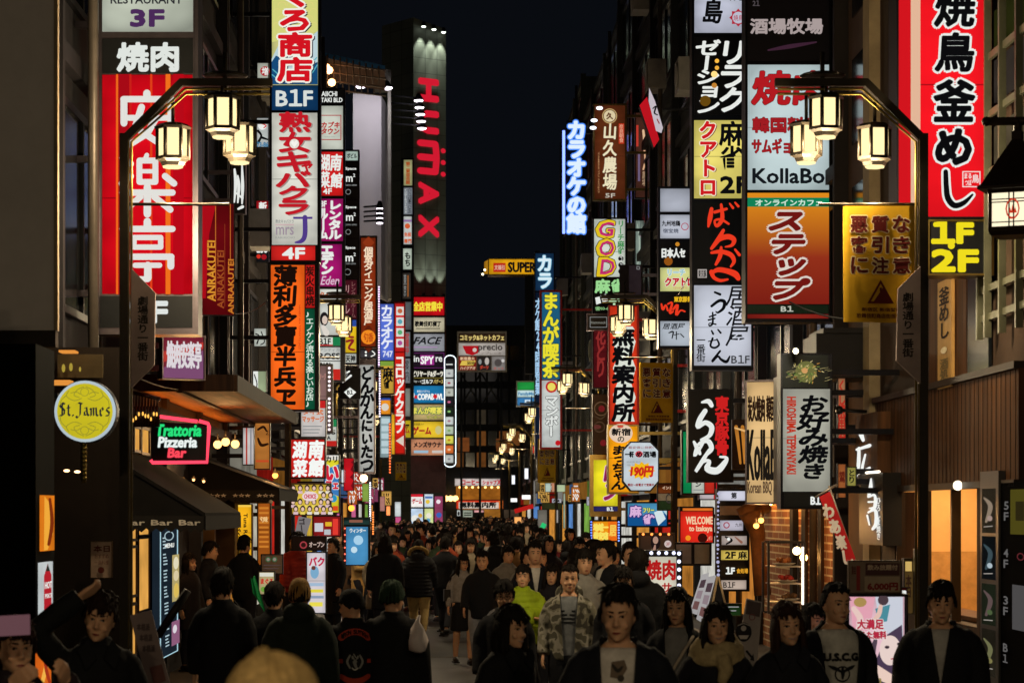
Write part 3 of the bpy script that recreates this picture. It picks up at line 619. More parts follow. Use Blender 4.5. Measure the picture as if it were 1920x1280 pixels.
# ---- left: building directory column
def col(nm,lab,Y,panels,rect=None,frame='dark',**kw):
    xs=[p['r'][0] for p in panels]+[p['r'][2] for p in panels]; ys=[p['r'][1] for p in panels]+[p['r'][3] for p in panels]
    r=rect or (min(xs)-3,min(ys)-3,max(xs)+3,max(ys)+3); return sign(nm,lab,'sign',Y,r,panels,frame,kw.pop('depth',.22),rim=2,**kw)
col('sign_column','stacked column of white, red, purple and magenta panels right of the orange sign',48,[
  PU((601,168,644,195),'#15141a',[T('AIICHI',(603,172,632,181),W,b=.3),T('TAKI BLD',(602,184,642,192),W,b=.3)]),
  PN((601,199,643,280),'#c6cabd',[FR((601,216,640,263),1.6,ink('#a8282c')),T('カブキ',(602,229,637,240),ink('#b02828'),b=.5,slant=.2),T('タウン',(603,241,636,252),ink('#b02828'),b=.5,slant=.2),T('the best town',(608,256,628,258),GY,n=2)]),
  PN((600,285,643,367),'#cc1c1c',[T('湖',(601,290,618,320),W,b=.8),T('南',(620,290,641,320),W,b=.8,slant=.15),T('菜',(601,322,618,352),W,b=.8),T('館',(620,325,642,352),W,b=.8,slant=.1),T('4F',(606,354,622,364),W,b=.4)]),
  PN((600,373,643,452),'#9a1460',[T('8F',(601,377,612,388),W,b=.5),T('ルーム',(601,392,613,448),W,v=True,b=1.2,fit=1.3),T('レンタル',(616,376,640,450),W,v=True,b=1.3,fit=1.05)]),
  PN((600,458,641,537),'#9c1466',[T('エデン',(602,460,624,515),W,v=True,b=1.5,fit=1.15),T('Eden',(601,518,636,534),ink('#d8b8cc'),slant=.3,b=.2)]),
  PN((599,542,640,562),'#cfd0c6',[T('タイ古式',(600,547,638,558),ink('#c05a28'),b=.4)]),
  PN((598,567,638,628),'#c3c4bc',[C_(608,598,8,ink('#1e1a1c'),ry=13),C_(609,600,5,ink('#d6c2b4'),ry=8),ST([(606,613,8),(612,624,12)],ink('#d9d2c8'))]),
  PN((597,632,638,648),'#c9ccc2',[T('B1F',(599,634,620,646),K,b=.4),R_((624,632,638,648),ink('#1d7a48')),R_((597,646,624,648),ink('#c02a2a'))]),
  PN((597,651,638,712),'#d0d2cc',[T('アンティカ',(600,653,636,659),GY,b=.1,n=3),T('ROSS',(598,662,637,673),K,b=.5),R_((597,676,638,677.5),K),T('CASA',(598,680,622,691),K,b=.5),R_((622,692,638,712),ink('#c0281f')),R_((597,692,608,712),ink('#1d7a48'))])],rect=(597,166,647,715))
col('sign_column','black column of lit panels with square metre lettering beside the billboard',54,[
  PN((648,284,671,301),'#9fb3a8',[T('ボビル',(651,288,669,297),K,b=.3)]),
  PU((647,305,671,372),'#16161a',[T('Space',(648,314,668,320),W,b=.2),T('m',(649,331,661,341),W,b=.3),T('2',(662,326,666,332),W,b=.1),T('0800-0888',(648,346,669,349),GY,n=2),RG(653,360,5,1,GY)]),
  PU((647,376,671,445),'#16161a',[T('Space',(648,386,668,392),W,b=.2),T('m',(649,404,662,414),W,b=.3),T('2',(663,399,667,405),W,b=.1),T('2000-2000',(648,420,669,423),GY,n=2),RG(653,435,5,1,GY)]),
  PU((646,449,670,521),'#16161a',[T('Space',(648,462,666,468),W,b=.2),T('m',(648,480,662,490),W,b=.4),T('2',(663,474,667,480),W,b=.1),T('2000-2000',(648,493,667,496),GY,n=2),RG(652,510,6,1,GY)]),
  PN((645,525,669,598),'#4a1620',[T('レンタルルーム',(658,528,667,596),ink('#8a5a58'),v=True,n=3),T('リフレ',(647,534,656,590),ink('#b88a88'),v=True,b=.2)],.8),
  PN((645,600,668,661),'#e0b81e',[R_((645,600,668,612),ink('#2a4a9a')),ST([(650,620,5),(660,616,4),(654,630,4),(662,632,4)],ink('#8a1c24')),ST([(650,640,4),(662,638,5),(654,652,4),(664,656,4)],ink('#8a1c24'))]),
  PN((645,663,668,680),'#b8bcb4',[T('天神',(648,666,666,678),K,b=.4)])],rect=(644,281,674,684))
sign('projecting_sign','black diamond arrow sign marked with a basement arrow behind the second left lamp','sign',53,(637,690,676,748),[PU((639,692,674,746),'#17171a',[PL([(645,735),(656,726),(668,735),(656,746)],W),T('B1',(651,731,662,739),K,b=.3),ST([(641,704,3),(655,696,3)],W),ST([(643,716,3),(658,704,4)],W),T('ビル',(641,694,652,706),GY,b=.2)])],'dark',.15,rim=1)
sign('projecting_sign','small white sign with an orange massage word and bulbs down its right edge','sign',45.5,(596,682,624,812),[
  PN((598,686,612,808),'#8a6a66',[T('サージ',(599,700,611,712),ink('#b08078'),b=.3)],.8),PU((612,684,623,810),'#4a3c3c',[C_(617.5,690+8.2*k,2.6,lamp_mat('#e8d8e0',1.6)) for k in range(15) if k not in (6,)])],'dark',.2,rim=1)
sign('projecting_sign','white massage price sign with a red top and orange letters','sign',44,(563,749,612,820),[PN((565,751,610,818),'#cfc8c4',[R_((590,751,610,765),ink('#c02222')),T('タイ式',(568,768,606,777),ink('#d06a30'),b=.5),T('マッサージ',(567,780,607,791),ink('#d06a30'),b=.5),R_((568,798,604,800),GY),R_((568,804,600,806),GY),R_((568,810,598,812),GY)],.95)],'dark',.2,rim=1)
sign('projecting_sign','small white and green restaurant sign with a red base under the bulb lined sign','sign',46,(610,784,633,838),[PN((612,786,631,836),'#c6c8c0',[R_((622,786,631,800),ink('#1d7a48')),T('SS',(613,806,629,814),K,b=.3),T('A',(613,817,620,824),K,b=.3),R_((612,826,631,836),ink('#b8241f'))],.9)],'dark',.15,rim=1)
sign('projecting_sign','square red restaurant sign with four large white characters','sign',43,(543,821,611,897),[PN((546,824,608,894),'#d0231c',[T('湖',(549,828,575,858),WB,b=1.4,slant=.1,fit=1),T('南',(580,826,607,858),WB,b=1.4,slant=.12),T('菜',(549,862,576,893),WB,b=1.4,slant=.1),T('館',(579,860,607,892),WB,b=1.4,slant=.12)],1.05)],'dark',.25,rim=2)
idol=[]
random.seed(3)
for j in range(4):
    for i in range(6):
        x=550+i*13+(5 if j%2 else 0); y=914+j*13
        if 560<x<600 and 920<y<940: continue
        idol += [C_(x,y,4.6,ink('#2a1c1a'),ry=6),C_(x,y+1,3.0,ink('#e2bfae'),ry=3.8),R_((x-4.5,y+6,x+4.5,y+11),ink(random.choice(['#e4dccf','#d9b8c0','#c9c0b8','#e8d060'])))]
sign('poster_sign','framed lit poster with rows of smiling faces on yellow','poster',42,(545,905,621,966),[PN((548,908,618,962),'#d8b840',idol+[C_(582,930,15,ink('#e8d4d4'),ry=9),T('CHOICE',(571,926,593,934),ink('#c8304a'),b=.3)],.95)],'brown',.2,rim=3)
sign('projecting_sign','tall yellow and red multicolour sign with a blue dot right of the face poster','sign',44.5,(607,851,637,962),[PN((609,853,635,960),'#d8cc2c',[PL([(609,880),(635,870),(635,930),(609,920)],ink('#3a78b8')),R_((609,853,635,862),ink('#d8d4cc')),T('カリ',(611,855,632,866),K,b=.5),T('い',(612,874,634,900),ink('#d01f38'),b=2,ol=W,ow=1.5),T('フェ',(612,902,634,916),ink('#d01f38'),b=1,ol=W,ow=1),C_(625,934,7,ink('#2a90c0')),R_((624,948,634,957),ink('#d84a20'))],1.0)],'dark',.2,rim=1)
sign('hanging_banner','ragged edged bright red vertical banner beyond the multicolour sign','banner',50,(644,858,664,920),[PN((645,859,663,919),'#c81822',[PL([(663,862),(658,866),(662,870),(657,880),(663,886),(656,894),(663,900),(658,910),(663,919)],ink('#701018'))],.95)],'dark',.05,rim=1)
# ---- left: further column
diam=[]
for k in range(6):
    y=455+k*36; diam += [PL([(680,y),(691,y-12),(702,y),(691,y+12)],ink('#8a3214')),PL([(684,y+18),(691,y+10),(698,y+18),(691,y+26)],ink('#5c200e'))]
sign('projecting_sign','tall brown orange dining sign with white characters and an orange disc at its foot','sign',60,(674,442,707,652),[PN((677,446,704,649),'#7a2a10',diam+[T('個室ダイニング居酒屋',(683,464,699,610),ink('#f2d8b8'),v=True,b=.5,fit=1.1),C_(690.5,632,13.5,ink('#f08a22')),T('旬香',(682,624,700,641),ink('#b84a14'),b=.3)],1.1)],'brown',.25,rim=2)
sign('projecting_sign','dark small sign with a bulb row under the orange disc sign','sign',61,(674,654,707,672),[PU((676,656,705,670),'#1d2030',[ST([(698,658,2),(703,664,2),(696,668,2)],W),C_(686,660,2,WB),C_(686,666,2,WB)])],'dark',.2,rim=1)
sign('projecting_sign','long white vertical sign with flowing black brush kana','sign',58,(671,674,704,888),[PN((674,684,701,884),'#b4b4ae',[T('どんかんにいたつ',(677,688,699,884),K,v=True,b=1.3,fit=1.15,jit=.12,slant=.1)],.95,var=.08)],'steel',.2,rim=2)
def bulbs(lab,Y,px,y0,y1,n,c,k=2.0,r=1.7,px2=None):
    m=MB()
    for i in range(n):
        t=i/max(1,n-1); m.ball(P(px+((px2-px)*t if px2 else 0),y0+(y1-y0)*t,Y-.05),r*S(Y),0,8)
    m2=MB(); a=P(px-2.2,y0-3,Y); b=P((px2 or px)+2.2,y1+3,Y); m2.box(a.x,Y,b.z,b.x,Y+.1,a.z)
    rt=empty('bulb_strip',P(px,y1+3,Y),lab,'light strip','vertical bulb strips'); m2.build('backing',paint('#201e22',.5),rt); m.build('bulb',lamp_mat(c,k),rt)
bulbs('violet bulb strip left of the blue karaoke sign',73,710.5,538,688,34,'#e8c8f0',2.2)
bulbs('white bulb strip down the left of the mahjong sign',73,712,690,780,20,'#e8d8f4',2.2)
bulbs('orange bulb strip left of the red vertical shop sign',73.5,731,795,885,18,'#ff7038',2.2)
bulbs('white bulb strip above the crowd beyond the brush sign',60,694,905,975,18,'#e8e8f4',2.2)
bulbs('orange bulb strip low beside the blue shop board',58,699.5,960,1000,10,'#ff8a40',2.0)
sign('projecting_sign','blue violet vertical karaoke sign with white letters and a number','sign',74,(711,567,740,740),[PN((713,570,738,675),'#4f68c8',[T('カラオケ',(715,573,736,655),ink('#e4e8f4'),v=True,b=.8,fit=1.15),T('747',(718,658,736,669),ink('#d8dcec'),b=.4)],1.05),
  PN((713,677,738,737),'#c49a3a',[R_((713,677,738,686),ink('#7a9a3a')),T('麻雀',(719,690,736,730),K,v=True,b=.8,fit=1.15)],1.0)],'dark',.25,rim=1)
sign('projecting_sign','blue and yellow board with white window graphics under the mahjong sign','sign',75,(711,744,734,860),[PN((713,746,732,776),'#e08a20',[R_((713,746,732,750),ink('#2a4a9a')),C_(722,763,7,ink('#d8d0c0'))]),PN((713,780,732,857),'#9cb4b8',[R_((713+2,784+14*k,731,794+14*k),ink('#b8ccd0')) for k in range(5)],.8)],'dark',.2,rim=1)
sq=[]
for k,c in enumerate(('#c0603a','#58a0b0','#58a870','#b04a90')): y=575+k*20; sq += [R_((743,y,757,y+16),ink('#d8d8d0')),C_(750,y+8,4.5,ink(c))]
sign('projecting_sign','red vertical shop sign with white squares on top and white kana running down','sign',78,(738,566,760,852),[PN((740,569,758,659),'#c62020',sq),PN((740,661,758,849),'#cf2016',[T('コロッケクラブ',(742,668,757,812),ink('#ece6dc'),v=True,b=.9,fit=1.2),PL([(742,826),(757,816),(757,836)],ink('#d8c8b8'))],1.05)],'red',.25,rim=1)
sign('projecting_sign','yellow strip sign with an orange edge behind the far left lanterns','sign',77,(733,776,741,852),[PN((734,777,740,851),'#e0a020')],'dark',.1,rim=1,back=False)
# ---- foot-of-tower columns
col('sign_column','thin stacked sign column along the left edge of the grey tower',108,[
  PN((757,300,773,348),'#a8a878',[T('第二東亜会館',(761,304,769,346),ink('#a0481c'),v=True,b=.3,n=4)],.8),
  PN((757,352,773,402),'#8a9098',[T('インターネットカフェ',(758,354,763,400),W,v=True,n=2),T('CUSTOMA CAFE',(765,354,771,400),K,rot=1,n=2)],.7),
  PN((757,406,772,458),'#c8ccc8',[R_((757,412,772,416),ink('#8a6a9a')),C_(764,424,5,ink('#d05a30')),T('免税',(758,436,771,444),ink('#d05a30'),b=.3),T('専門',(758,448,771,456),ink('#d05a30'),b=.3)],.9),
  PN((756,466,772,505),'#b8c4b4',[T('もち',(759,473,770,500),K,v=True,b=.5)],.9),
  PN((755,512,770,560),'#38322c',[R_((764,516,766,556),ink('#a05a28')),T('東京',(757,515,762,556),GY,v=True,n=2)],.8),
  PN((756,566,771,618),'#5a5e60',None,.8),
  PN((757,622,769,668),'#7a8084',[T('営業中',(760,625,767,664),ink('#b02a2a'),v=True,b=.2,n=3)],.8),
  PN((757,672,769,718),'#84888c',[T('案内',(760,676,767,714),K,v=True,n=3)],.8),
  PN((757,728,769,780),'#8c8e84',None,.7),
  PN((757,788,770,820),'#c0a81e',[T('ム',(759,800,768,812),ink('#a02020'),b=.3)],.9)],bracket=False)
sign('sign_column','stack of wide lit panels at the foot of the grey tower, red open sign on top','sign',110.5,(769,554,835,855),[
  PN((771,557,833,591),'#bc1018',[T('全店営業中',(775,566,829,583),YL,b=.7)]),
  PN((771,595,833,622),'#b9b094',[T('歌舞伎町横丁',(778,602,827,612),K,b=.4,slant=.1),R_((780,615,825,616.5),K)]),
  PN((771,626,833,658),'#94969c',[T('FACE',(775,632,829,645),K,b=.5,slant=.35),R_((775,650,820,651.5),ink('#b088b8'))]),
  PN((771,661,833,690),'#20161f',[R_((788,665,814,684),ink('#9a2a86')),T('in',(776,667,786,678),W,b=.3),T('SPY',(789,668,813,682),WB,b=.6),T('re',(817,669,829,678),W,b=.3),FR((771,661,833,690),1,ink('#6a2a6a'))]),
  PU((771,693,833,720),'#141416',[T('ビリヤード&ダーツ',(774,695,831,706),ink('#e6e2d0'),b=.5),R_((773,708,832,709),ink('#8a7a30')),T('パセーラ',(774,713,790,717),W,n=3),T('ゴルフ',(791,711,811,719),W,b=.4),T('バグース',(813,711,831,719),ink('#d8c070'),b=.2)]),
  PN((771,723,833,755),'#1c72a4',[C_(774.5,741,3,WB,ry=6),C_(774.5,732,1.8,WB),C_(780,744,3.2,ink('#d02028')),T('新宿コパボウル',(782,731,806,736),WB,n=3),T('COPAB WL',(783,738,831,749),WB,b=.6),C_(816,743,4,ink('#d02028'))],1.05),
  PN((771,758,833,787),'#b09a66',[T('まんが喫茶',(774,763,829,776),ink('#e8dc5c'),b=.6,ol=ink('#3a6a4a'),ow=1.3),T('マンボー',(800,779,826,785),ink('#c8b848'),b=.2,ol=ink('#3a6a4a'),ow=.4,n=3)]),
  PN((771,790,833,820),'#ddb82c',[T('地域最大!!',(774,793,795,797),K,n=3),T('ゲーム',(774,800,808,814),ink('#a81c24'),b=.8),C_(822,806,6,ink('#c8c080'),ry=8)]),
  PN((771,823,833,853),'#bf8260',[T('メンズサウナ',(776,828,827,838),ink('#2a1c1c'),b=.6),R_((776,844,803,849),ink('#98b8cc')),R_((810,844,830,849),ink('#c8c0b8'))])],'dark',.4,rim=1,bracket=False)
# neon outlined column
rt = sign('sign_column','narrow column of small white panels inside a white neon outline','sign',109,(833,666,855,876),[PN((835,675,850,690),'#1c1c1e',[R_((836,682,849,684),W)])]+[PN((835,692+17.8*k,850,707+17.8*k),c,[C_(842,700+17.8*k,3,ink(d),ry=2)],.95) for k,(c,d) in enumerate((('#c8ccc8','#8a8a90'),('#c8ccc8','#a04858'),('#b8bcb0','#8a8a80'),('#202024','#d06a90'),('#1f2a1f','#8ac070'),('#c4ccc8','#a87080'),('#b0c0a8','#7aa060'),('#d0cc50','#c07a20'),('#d06a30','#e8c8a0'),('#c8ccc8','#8a8a90')))],'dark',.3,rim=1,bracket=False)
m=MB(); pts=[P(833.5,866,108.9)]+[P(833.5,676,108.9)]+[P(844-10.5*math.cos(t),674-8*math.sin(t),108.9) for t in np.linspace(0,math.pi,9)]+[P(854.5,868,108.9)]+[P(844+10.5*math.cos(t),868+7*math.sin(t),108.9) for t in np.linspace(0,math.pi,9)]
m.tube(pts,0.022,0,6); m.build('neon_tube',lamp_mat('#dcecf4',2.2),rt)
# ---- far end boards
rt=sign('billboard','framed manga and internet café board at the far end of the street','sign',158,(857,621,950,697),[
  PN((860,625,947,641),'#2c1e14',[T('コミック&ネットカフェ',(863,628,945,638),ink('#e0c878'),b=.4)]),
  PN((860,643,947,666),'#b0a8a0',[PL([(867,648),(899,648),(896,662),(886,666),(874,663)],ink('#a8141c')),C_(890,656,6,ink('#c8c0b8')),RG(890,656,6,2.2,ink('#a8141c')),T('precio',(897,645,942,660),ink('#3a3432'),b=.4),T('アプレシオ',(902,660,940,664),ink('#5a4a44'),n=3)],.9),
  PN((860,668,893,694),'#7a1c16',[T('新宿最大',(863,669,890,675),ink('#d8b890'),b=.2),PL([(866,676),(892,676),(888,685),(862,685)],ink('#d8b850')),T('30分',(876,677,890,684),K,b=.3),T('ハイジア1F',(863,687,891,693),ink('#e0c0a0'),b=.2)],.9),
  PN((895,668,920,694),'#2a2422',[C_(900,678,3,GY,ry=5),C_(913,677,4,ink('#b8b0a8'),ry=7),T('ダーツ',(900,685,916,692),ink('#c04030'),b=.3)],.8),
  PN((922,668,947,694),'#8a8480',[C_(934,680,7,ink('#4a4442')),C_(943,676,3,ink('#c8c4c0')),T('ネット',(925,688,945,693),ink('#c04030'),n=3)],.8)],'white',.4,rim=2,bracket=False)
m=MB()
for x in (865,900,940): m.tube([P(x,697,158.3),P(x,960,158.6)],.09,0,6)
for x in (865,903): m.tube([P(x,700,158.35),P(x+36,760,158.5)],.06,0,5); m.tube([P(x+36,700,158.35),P(x,760,158.5)],.06,0,5)
m.build('support_frame',paint('#33363a',.5,.5),rt)
rt=sign('roof_sign','yellow rooftop store sign high over the far end of the street','sign',140,(915,484,1006,516),[PN((917,486,1004,514),'#d89a12',[R_((925,493,948,510),ink('#b82818')),T('文福引',(927,497,946,506),ink('#e0b8a0'),b=.2,n=3),T('SUPER',(953,492,1004,510),K,b=1.0)],1.0)],'gold',1.2,rim=1,bracket=False)
m=MB(); px_box(m,985,516,1000,700,141,142); px_box(m,1004,470,1012,640,140.5,142)
m.build('mast',paint('#22252a',.5,.4),rt)
m=MB(); q=[P(917,486,139.97),P(908,491,140.9),P(908,513,140.9),P(917,514,139.97)]; m.add(q,[(0,1,2,3)]); m.build('side_panel',glow('#b8801a',.8),rt,fix=False)
m=MB(); m.ball(P(909,506,139.6),.07,0,8); m.ball(P(905,514,139.6),.07,0,8); m.build('lamp',lamp_mat('#fff0c0',4.0),rt)
sign('shop_sign','white lit coffee shop sign with red letters above the far crowd','sign',174.2,(852,896,941,911),[PN((853,897,940,910),'#c9bdb8',[T('コーヒー',(866,899,900,908),ink('#b8202c'),b=.6),T('ショップ',(905,900,931,908),ink('#b8202c'),b=.4),T('X',(932,899,939,908),ink('#b8202c'),b=.4)],1.0)],'white',.3,rim=1,bracket=False)
sign('shop_sign','red and orange information centre sign with black characters above the far crowd','sign',174.2,(855,937,944,954),[PN((856,938,943,953),'#d8c8b8',[R_((856,938,943,941),ink('#d03a1c')),R_((856,938,860,953),ink('#d03a1c')),R_((935,938,943,953),ink('#d06a28')),T('無料案内所',(862,941,930,951),K,b=.7)],1.0)],'red',.3,rim=1,bracket=False)
sign('shop_sign','tall white lit pillar sign left of the coffee shop','sign',172,(800,858,813,916),[PN((801,859,812,915),'#ded8d8',[R_((801,873,812,881),ink('#d85a48'))],1.3)],'white',.3,rim=1,bracket=False)
sign('shop_sign','white board with two grey lines low at the far end','sign',172.5,(856,955,908,970),[PN((857,956,863,969),'#c8ccc8',[C_(860,962,2,K,ry=4)],.9),PN((868,956,886,969),'#a8b09c',[R_((870,960,884,962),K),R_((870,964,884,966),K)],.8),PN((889,956,907,960),'#e0a0a0',None,.9)],'dark',.3,rim=1,bracket=False)
# ---- right: near signs
sh_=ink('#18202c')
sign('projecting_sign','huge red vertical sign with black outlined characters and a cream stripe','sign',21,(1680,-40,1862,411),[
  PN((1684,-37,1858,407),'#ee1620',[R_((1684,-37,1707,407),ink('#d2151e')),R_((1707,-37,1725,407),ink('#e3b698')),T('焼',(1752,-20,1826,50),K,b=2.4,ol=W,ow=4.5,slant=.08,n=8),T('鳥',(1753,64,1824,134),K,b=2.4,ol=W,ow=4.5,slant=.06,n=8),T('釜',(1751,152,1826,228),K,b=2.6,ol=W,ow=4.5,slant=.05,n=8),T('め',(1755,245,1818,308),K,b=3.6,ol=W,ow=4.5,n=8),
    ST([(1772,323,9),(1773,350,10),(1776,372,11),(1788,386,11),(1806,381,9),(1822,366,4)],W,grow=4),ST([(1772,323,9),(1773,350,10),(1776,372,11),(1788,386,11),(1806,381,9),(1822,366,4)],K),
    FR((1803,322,1837,352),2,ink('#f0d8d4')),T('まる',(1807,326,1820,336),ink('#f0d8d4'),b=.4,n=3),T('鳥',(1821,328,1834,344),ink('#f0d8d4'),b=.3),T('つぼ',(1808,338,1820,349),ink('#f0d8d4'),b=.3,n=3)],1.0,var=.08)],'dark',.35,rim=4)
sign('projecting_sign','black floor sign with yellow 1F and 2F below the huge red sign','sign',21,(1738,412,1862,517),[PU((1742,415,1858,513),'#0d0e10',[T('1F',(1748,417,1823,455),ink('#f0dc1e'),b=3,n=8),C_(1783,461,6.5,ink('#f0dc1e')),T('2F',(1748,470,1832,508),ink('#f0dc1e'),b=3,n=8)])],'gold',.3,rim=4)
kol=[T('焼肉',(1410,135,1552,196),ink('#b01a20'),b=2.2,slant=.08,ol=ink('#3a1014'),ow=.8,n=8),T('韓国料理',(1411,221,1541,249),ink('#a01c22'),b=1.0,ol=ink('#401418'),ow=.5),T('サムギョプサル',(1410,261,1541,288),ink('#a01c22'),b=.9,ol=ink('#401418'),ow=.5),T('KollaBo',(1411,317,1545,344),ink('#14181c'),b=1.0)]
stp=[R_((1400,371,1555,388),ink('#118055')),T('オンラインカフェ',(1416,375,1541,386),ink('#cfe8d8'),b=.4),T('ステップ',(1440,394,1512,566),ink('#6e1612'),v=True,b=2.6,ol=ink('#dccfc4'),ow=4,slant=.25,fit=.98,n=8)]
stpm=bpy.data.materials.new('lit_face'); stpm.use_nodes=True; nt=stpm.node_tree; nt.nodes.clear()
o_=nt.nodes.new('ShaderNodeOutputMaterial'); e_=nt.nodes.new('ShaderNodeEmission'); g_=nt.nodes.new('ShaderNodeTexCoord'); s_=nt.nodes.new('ShaderNodeSeparateXYZ'); mr=nt.nodes.new('ShaderNodeMapRange'); cr=nt.nodes.new('ShaderNodeValToRGB')
cr.color_ramp.elements[0].color=(*lin('#7a1e14'),1); cr.color_ramp.elements[1].color=(*lin('#e08c1c'),1); e2=cr.color_ramp.elements.new(.42); e2.color=(*lin('#92301a'),1)   # printed two-colour film of the sign
nt.links.new(g_.outputs['Generated'],s_.inputs[0]); nt.links.new(s_.outputs[2],cr.inputs[0]); nt.links.new(cr.outputs[0],e_.inputs[0]); nt.links.new(e_.outputs[0],o_.inputs[0])
sign('projecting_sign','broad sign column, white barbecue panel above an orange brown café panel','sign',30,(1397,-40,1558,604),[
  PU((1402,-37,1554,115),'#16121a',[T('酒場牧場',(1407,36,1542,64),ink('#a89a98'),b=1.1),T('21',(1411,2,1424,12),ink('#50484c'),b=.2),ST([(1440,95,3),(1480,88,8),(1530,80,3)],ink('#3a2030'))]),
  PN((1402,122,1554,356),'#bccdce',kol,1.0,var=.1),
  dict(r=(1401,362,1554,570),c='#e08c1c',mat=stpm,i=stp),
  PU((1401,572,1553,587),'#123a2c',[T('B1',(1464,574,1487,584),ink('#b8bcae'),b=.4)]),PN((1401,589,1553,597),'#7e2018')],'dark',.35,rim=4)
# tavern column
star=[]
for k in range(8):
    a0=k*math.pi/4; star.append((1384+17*math.cos(a0),34+17*math.sin(a0))); star.append((1384+12.5*math.cos(a0+math.pi/8),34+12.5*math.sin(a0+math.pi/8)))
bx=lambda pts: ST(pts,ink('#e8391f'),sub=6)
ban=[ST([(1334,392,7),(1331,410,9),(1328,425,4)],ink('#e8391f')),bx([(1340,398,6),(1362,392,5)]),bx([(1352,384,5),(1354,410,8),(1344,424,6),(1340,414,4),(1352,412,5),(1366,420,4)]),bx([(1368,382,3),(1374,390,5)]),bx([(1378,380,3),(1384,387,5)]),
  bx([(1356,432,6),(1346,450,9),(1334,466,6)]),bx([(1336,462,4),(1350,448,9),(1366,444,10),(1376,450,9),(1372,460,6),(1360,463,3)]),
  bx([(1334,474,5),(1352,472,8),(1370,478,9),(1376,490,7),(1370,500,4)]),bx([(1352,464,5),(1350,480,8),(1342,496,5)]),bx([(1378,468,4),(1386,478,6)]),
  bx([(1334,512,5),(1346,506,9),(1362,508,10),(1378,514,12),(1384,522,9)]),bx([(1334,510,9),(1338,520,7),(1350,526,6),(1364,524,4)])]
uma=[ST([(1340,548,4),(1350,552,5)],K),ST([(1334,574,5),(1348,564,6),(1358,566,7),(1356,578,6),(1346,586,4),(1342,584,2)],K),
  ST([(1330,594,3),(1342,590,3)],K),ST([(1328,600,3),(1340,597,3)],K),ST([(1336,586,3),(1336,606,4),(1330,611,3),(1330,606,2),(1342,608,3)],K),
  ST([(1334,620,3),(1337,626,4)],K),ST([(1346,618,3),(1351,624,4)],K),ST([(1336,634,4),(1332,648,4),(1340,652,4),(1348,646,4),(1344,636,3)],K),ST([(1328,640,2),(1344,637,2)],K),
  ST([(1350,658,4),(1336,676,5),(1338,676,3),(1346,668,4),(1352,674,5),(1362,678,6),(1368,668,3)],K),
  T('居酒屋',(1364,537,1402,650),ink('#16161a'),v=True,b=.3,slant=.2,fit=1.1,n=4),T('一番街',(1306,630,1322,679),K,v=True,b=.2,n=4),T('B1F',(1371,666,1405,681),ink('#2a2a2c'),b=.2)]
sign('projecting_sign','tall black sign column with yellow mahjong, red brush and white tavern panels','sign',34.5,(1297,-40,1412,694),[
  PN((1302,-37,1408,62),'#b9bccc',[T('島',(1318,0,1354,44),K,b=1.2,slant=.15),PL(star,ink('#b0283a')),C_(1384,34,11,ink('#b9bccc')),T('焼鳥',(1375,29,1393,40),ink('#b0283a'),n=3),T('焼',(1368,-20,1392,2),K,b=.4)],1.0),
  PU((1302,70,1408,216),'#141013',[T('リラク',(1348,78,1400,212),W,v=True,b=1.6,fit=1.15,slant=.12),T('ゼーション',(1306,78,1348,214),W,v=True,b=1.2,fit=1.15,slant=.08),C_(1344,115,4,glow('#f0b040',1.2,0)),C_(1344,128,4,glow('#f0b040',1.0,0)),C_(1339,140,6,glow('#f8d080',1.2,0)),C_(1339,161,5,glow('#c08030',1.0,0)),C_(1322,190,10,glow('#6a4a10',.9,0))]),
  PN((1300,226,1406,372),'#d8c968',[T('クアトロ',(1310,228,1344,370),ink('#cc1c22'),v=True,b=1.5,ol=ink('#f4eed0'),ow=1.8,sh=(2,1,ink('#6a1a14')),fit=1.02,n=8),T('麻雀',(1349,230,1396,322),K,v=True,b=1.2,fit=1.05),T('2F',(1351,332,1403,362),K,b=1.6)],1.05),
  PU((1300,380,1406,528),'#131012',ban+[R_((1308,505,1325,521),ink('#b8b0aa')),T('東京豚',(1309,506,1324,520),K,n=3,b=.2)]),
  PN((1300,535,1408,685),'#c2c6d2',uma,1.0,var=.08)],'dark',.3,rim=4)
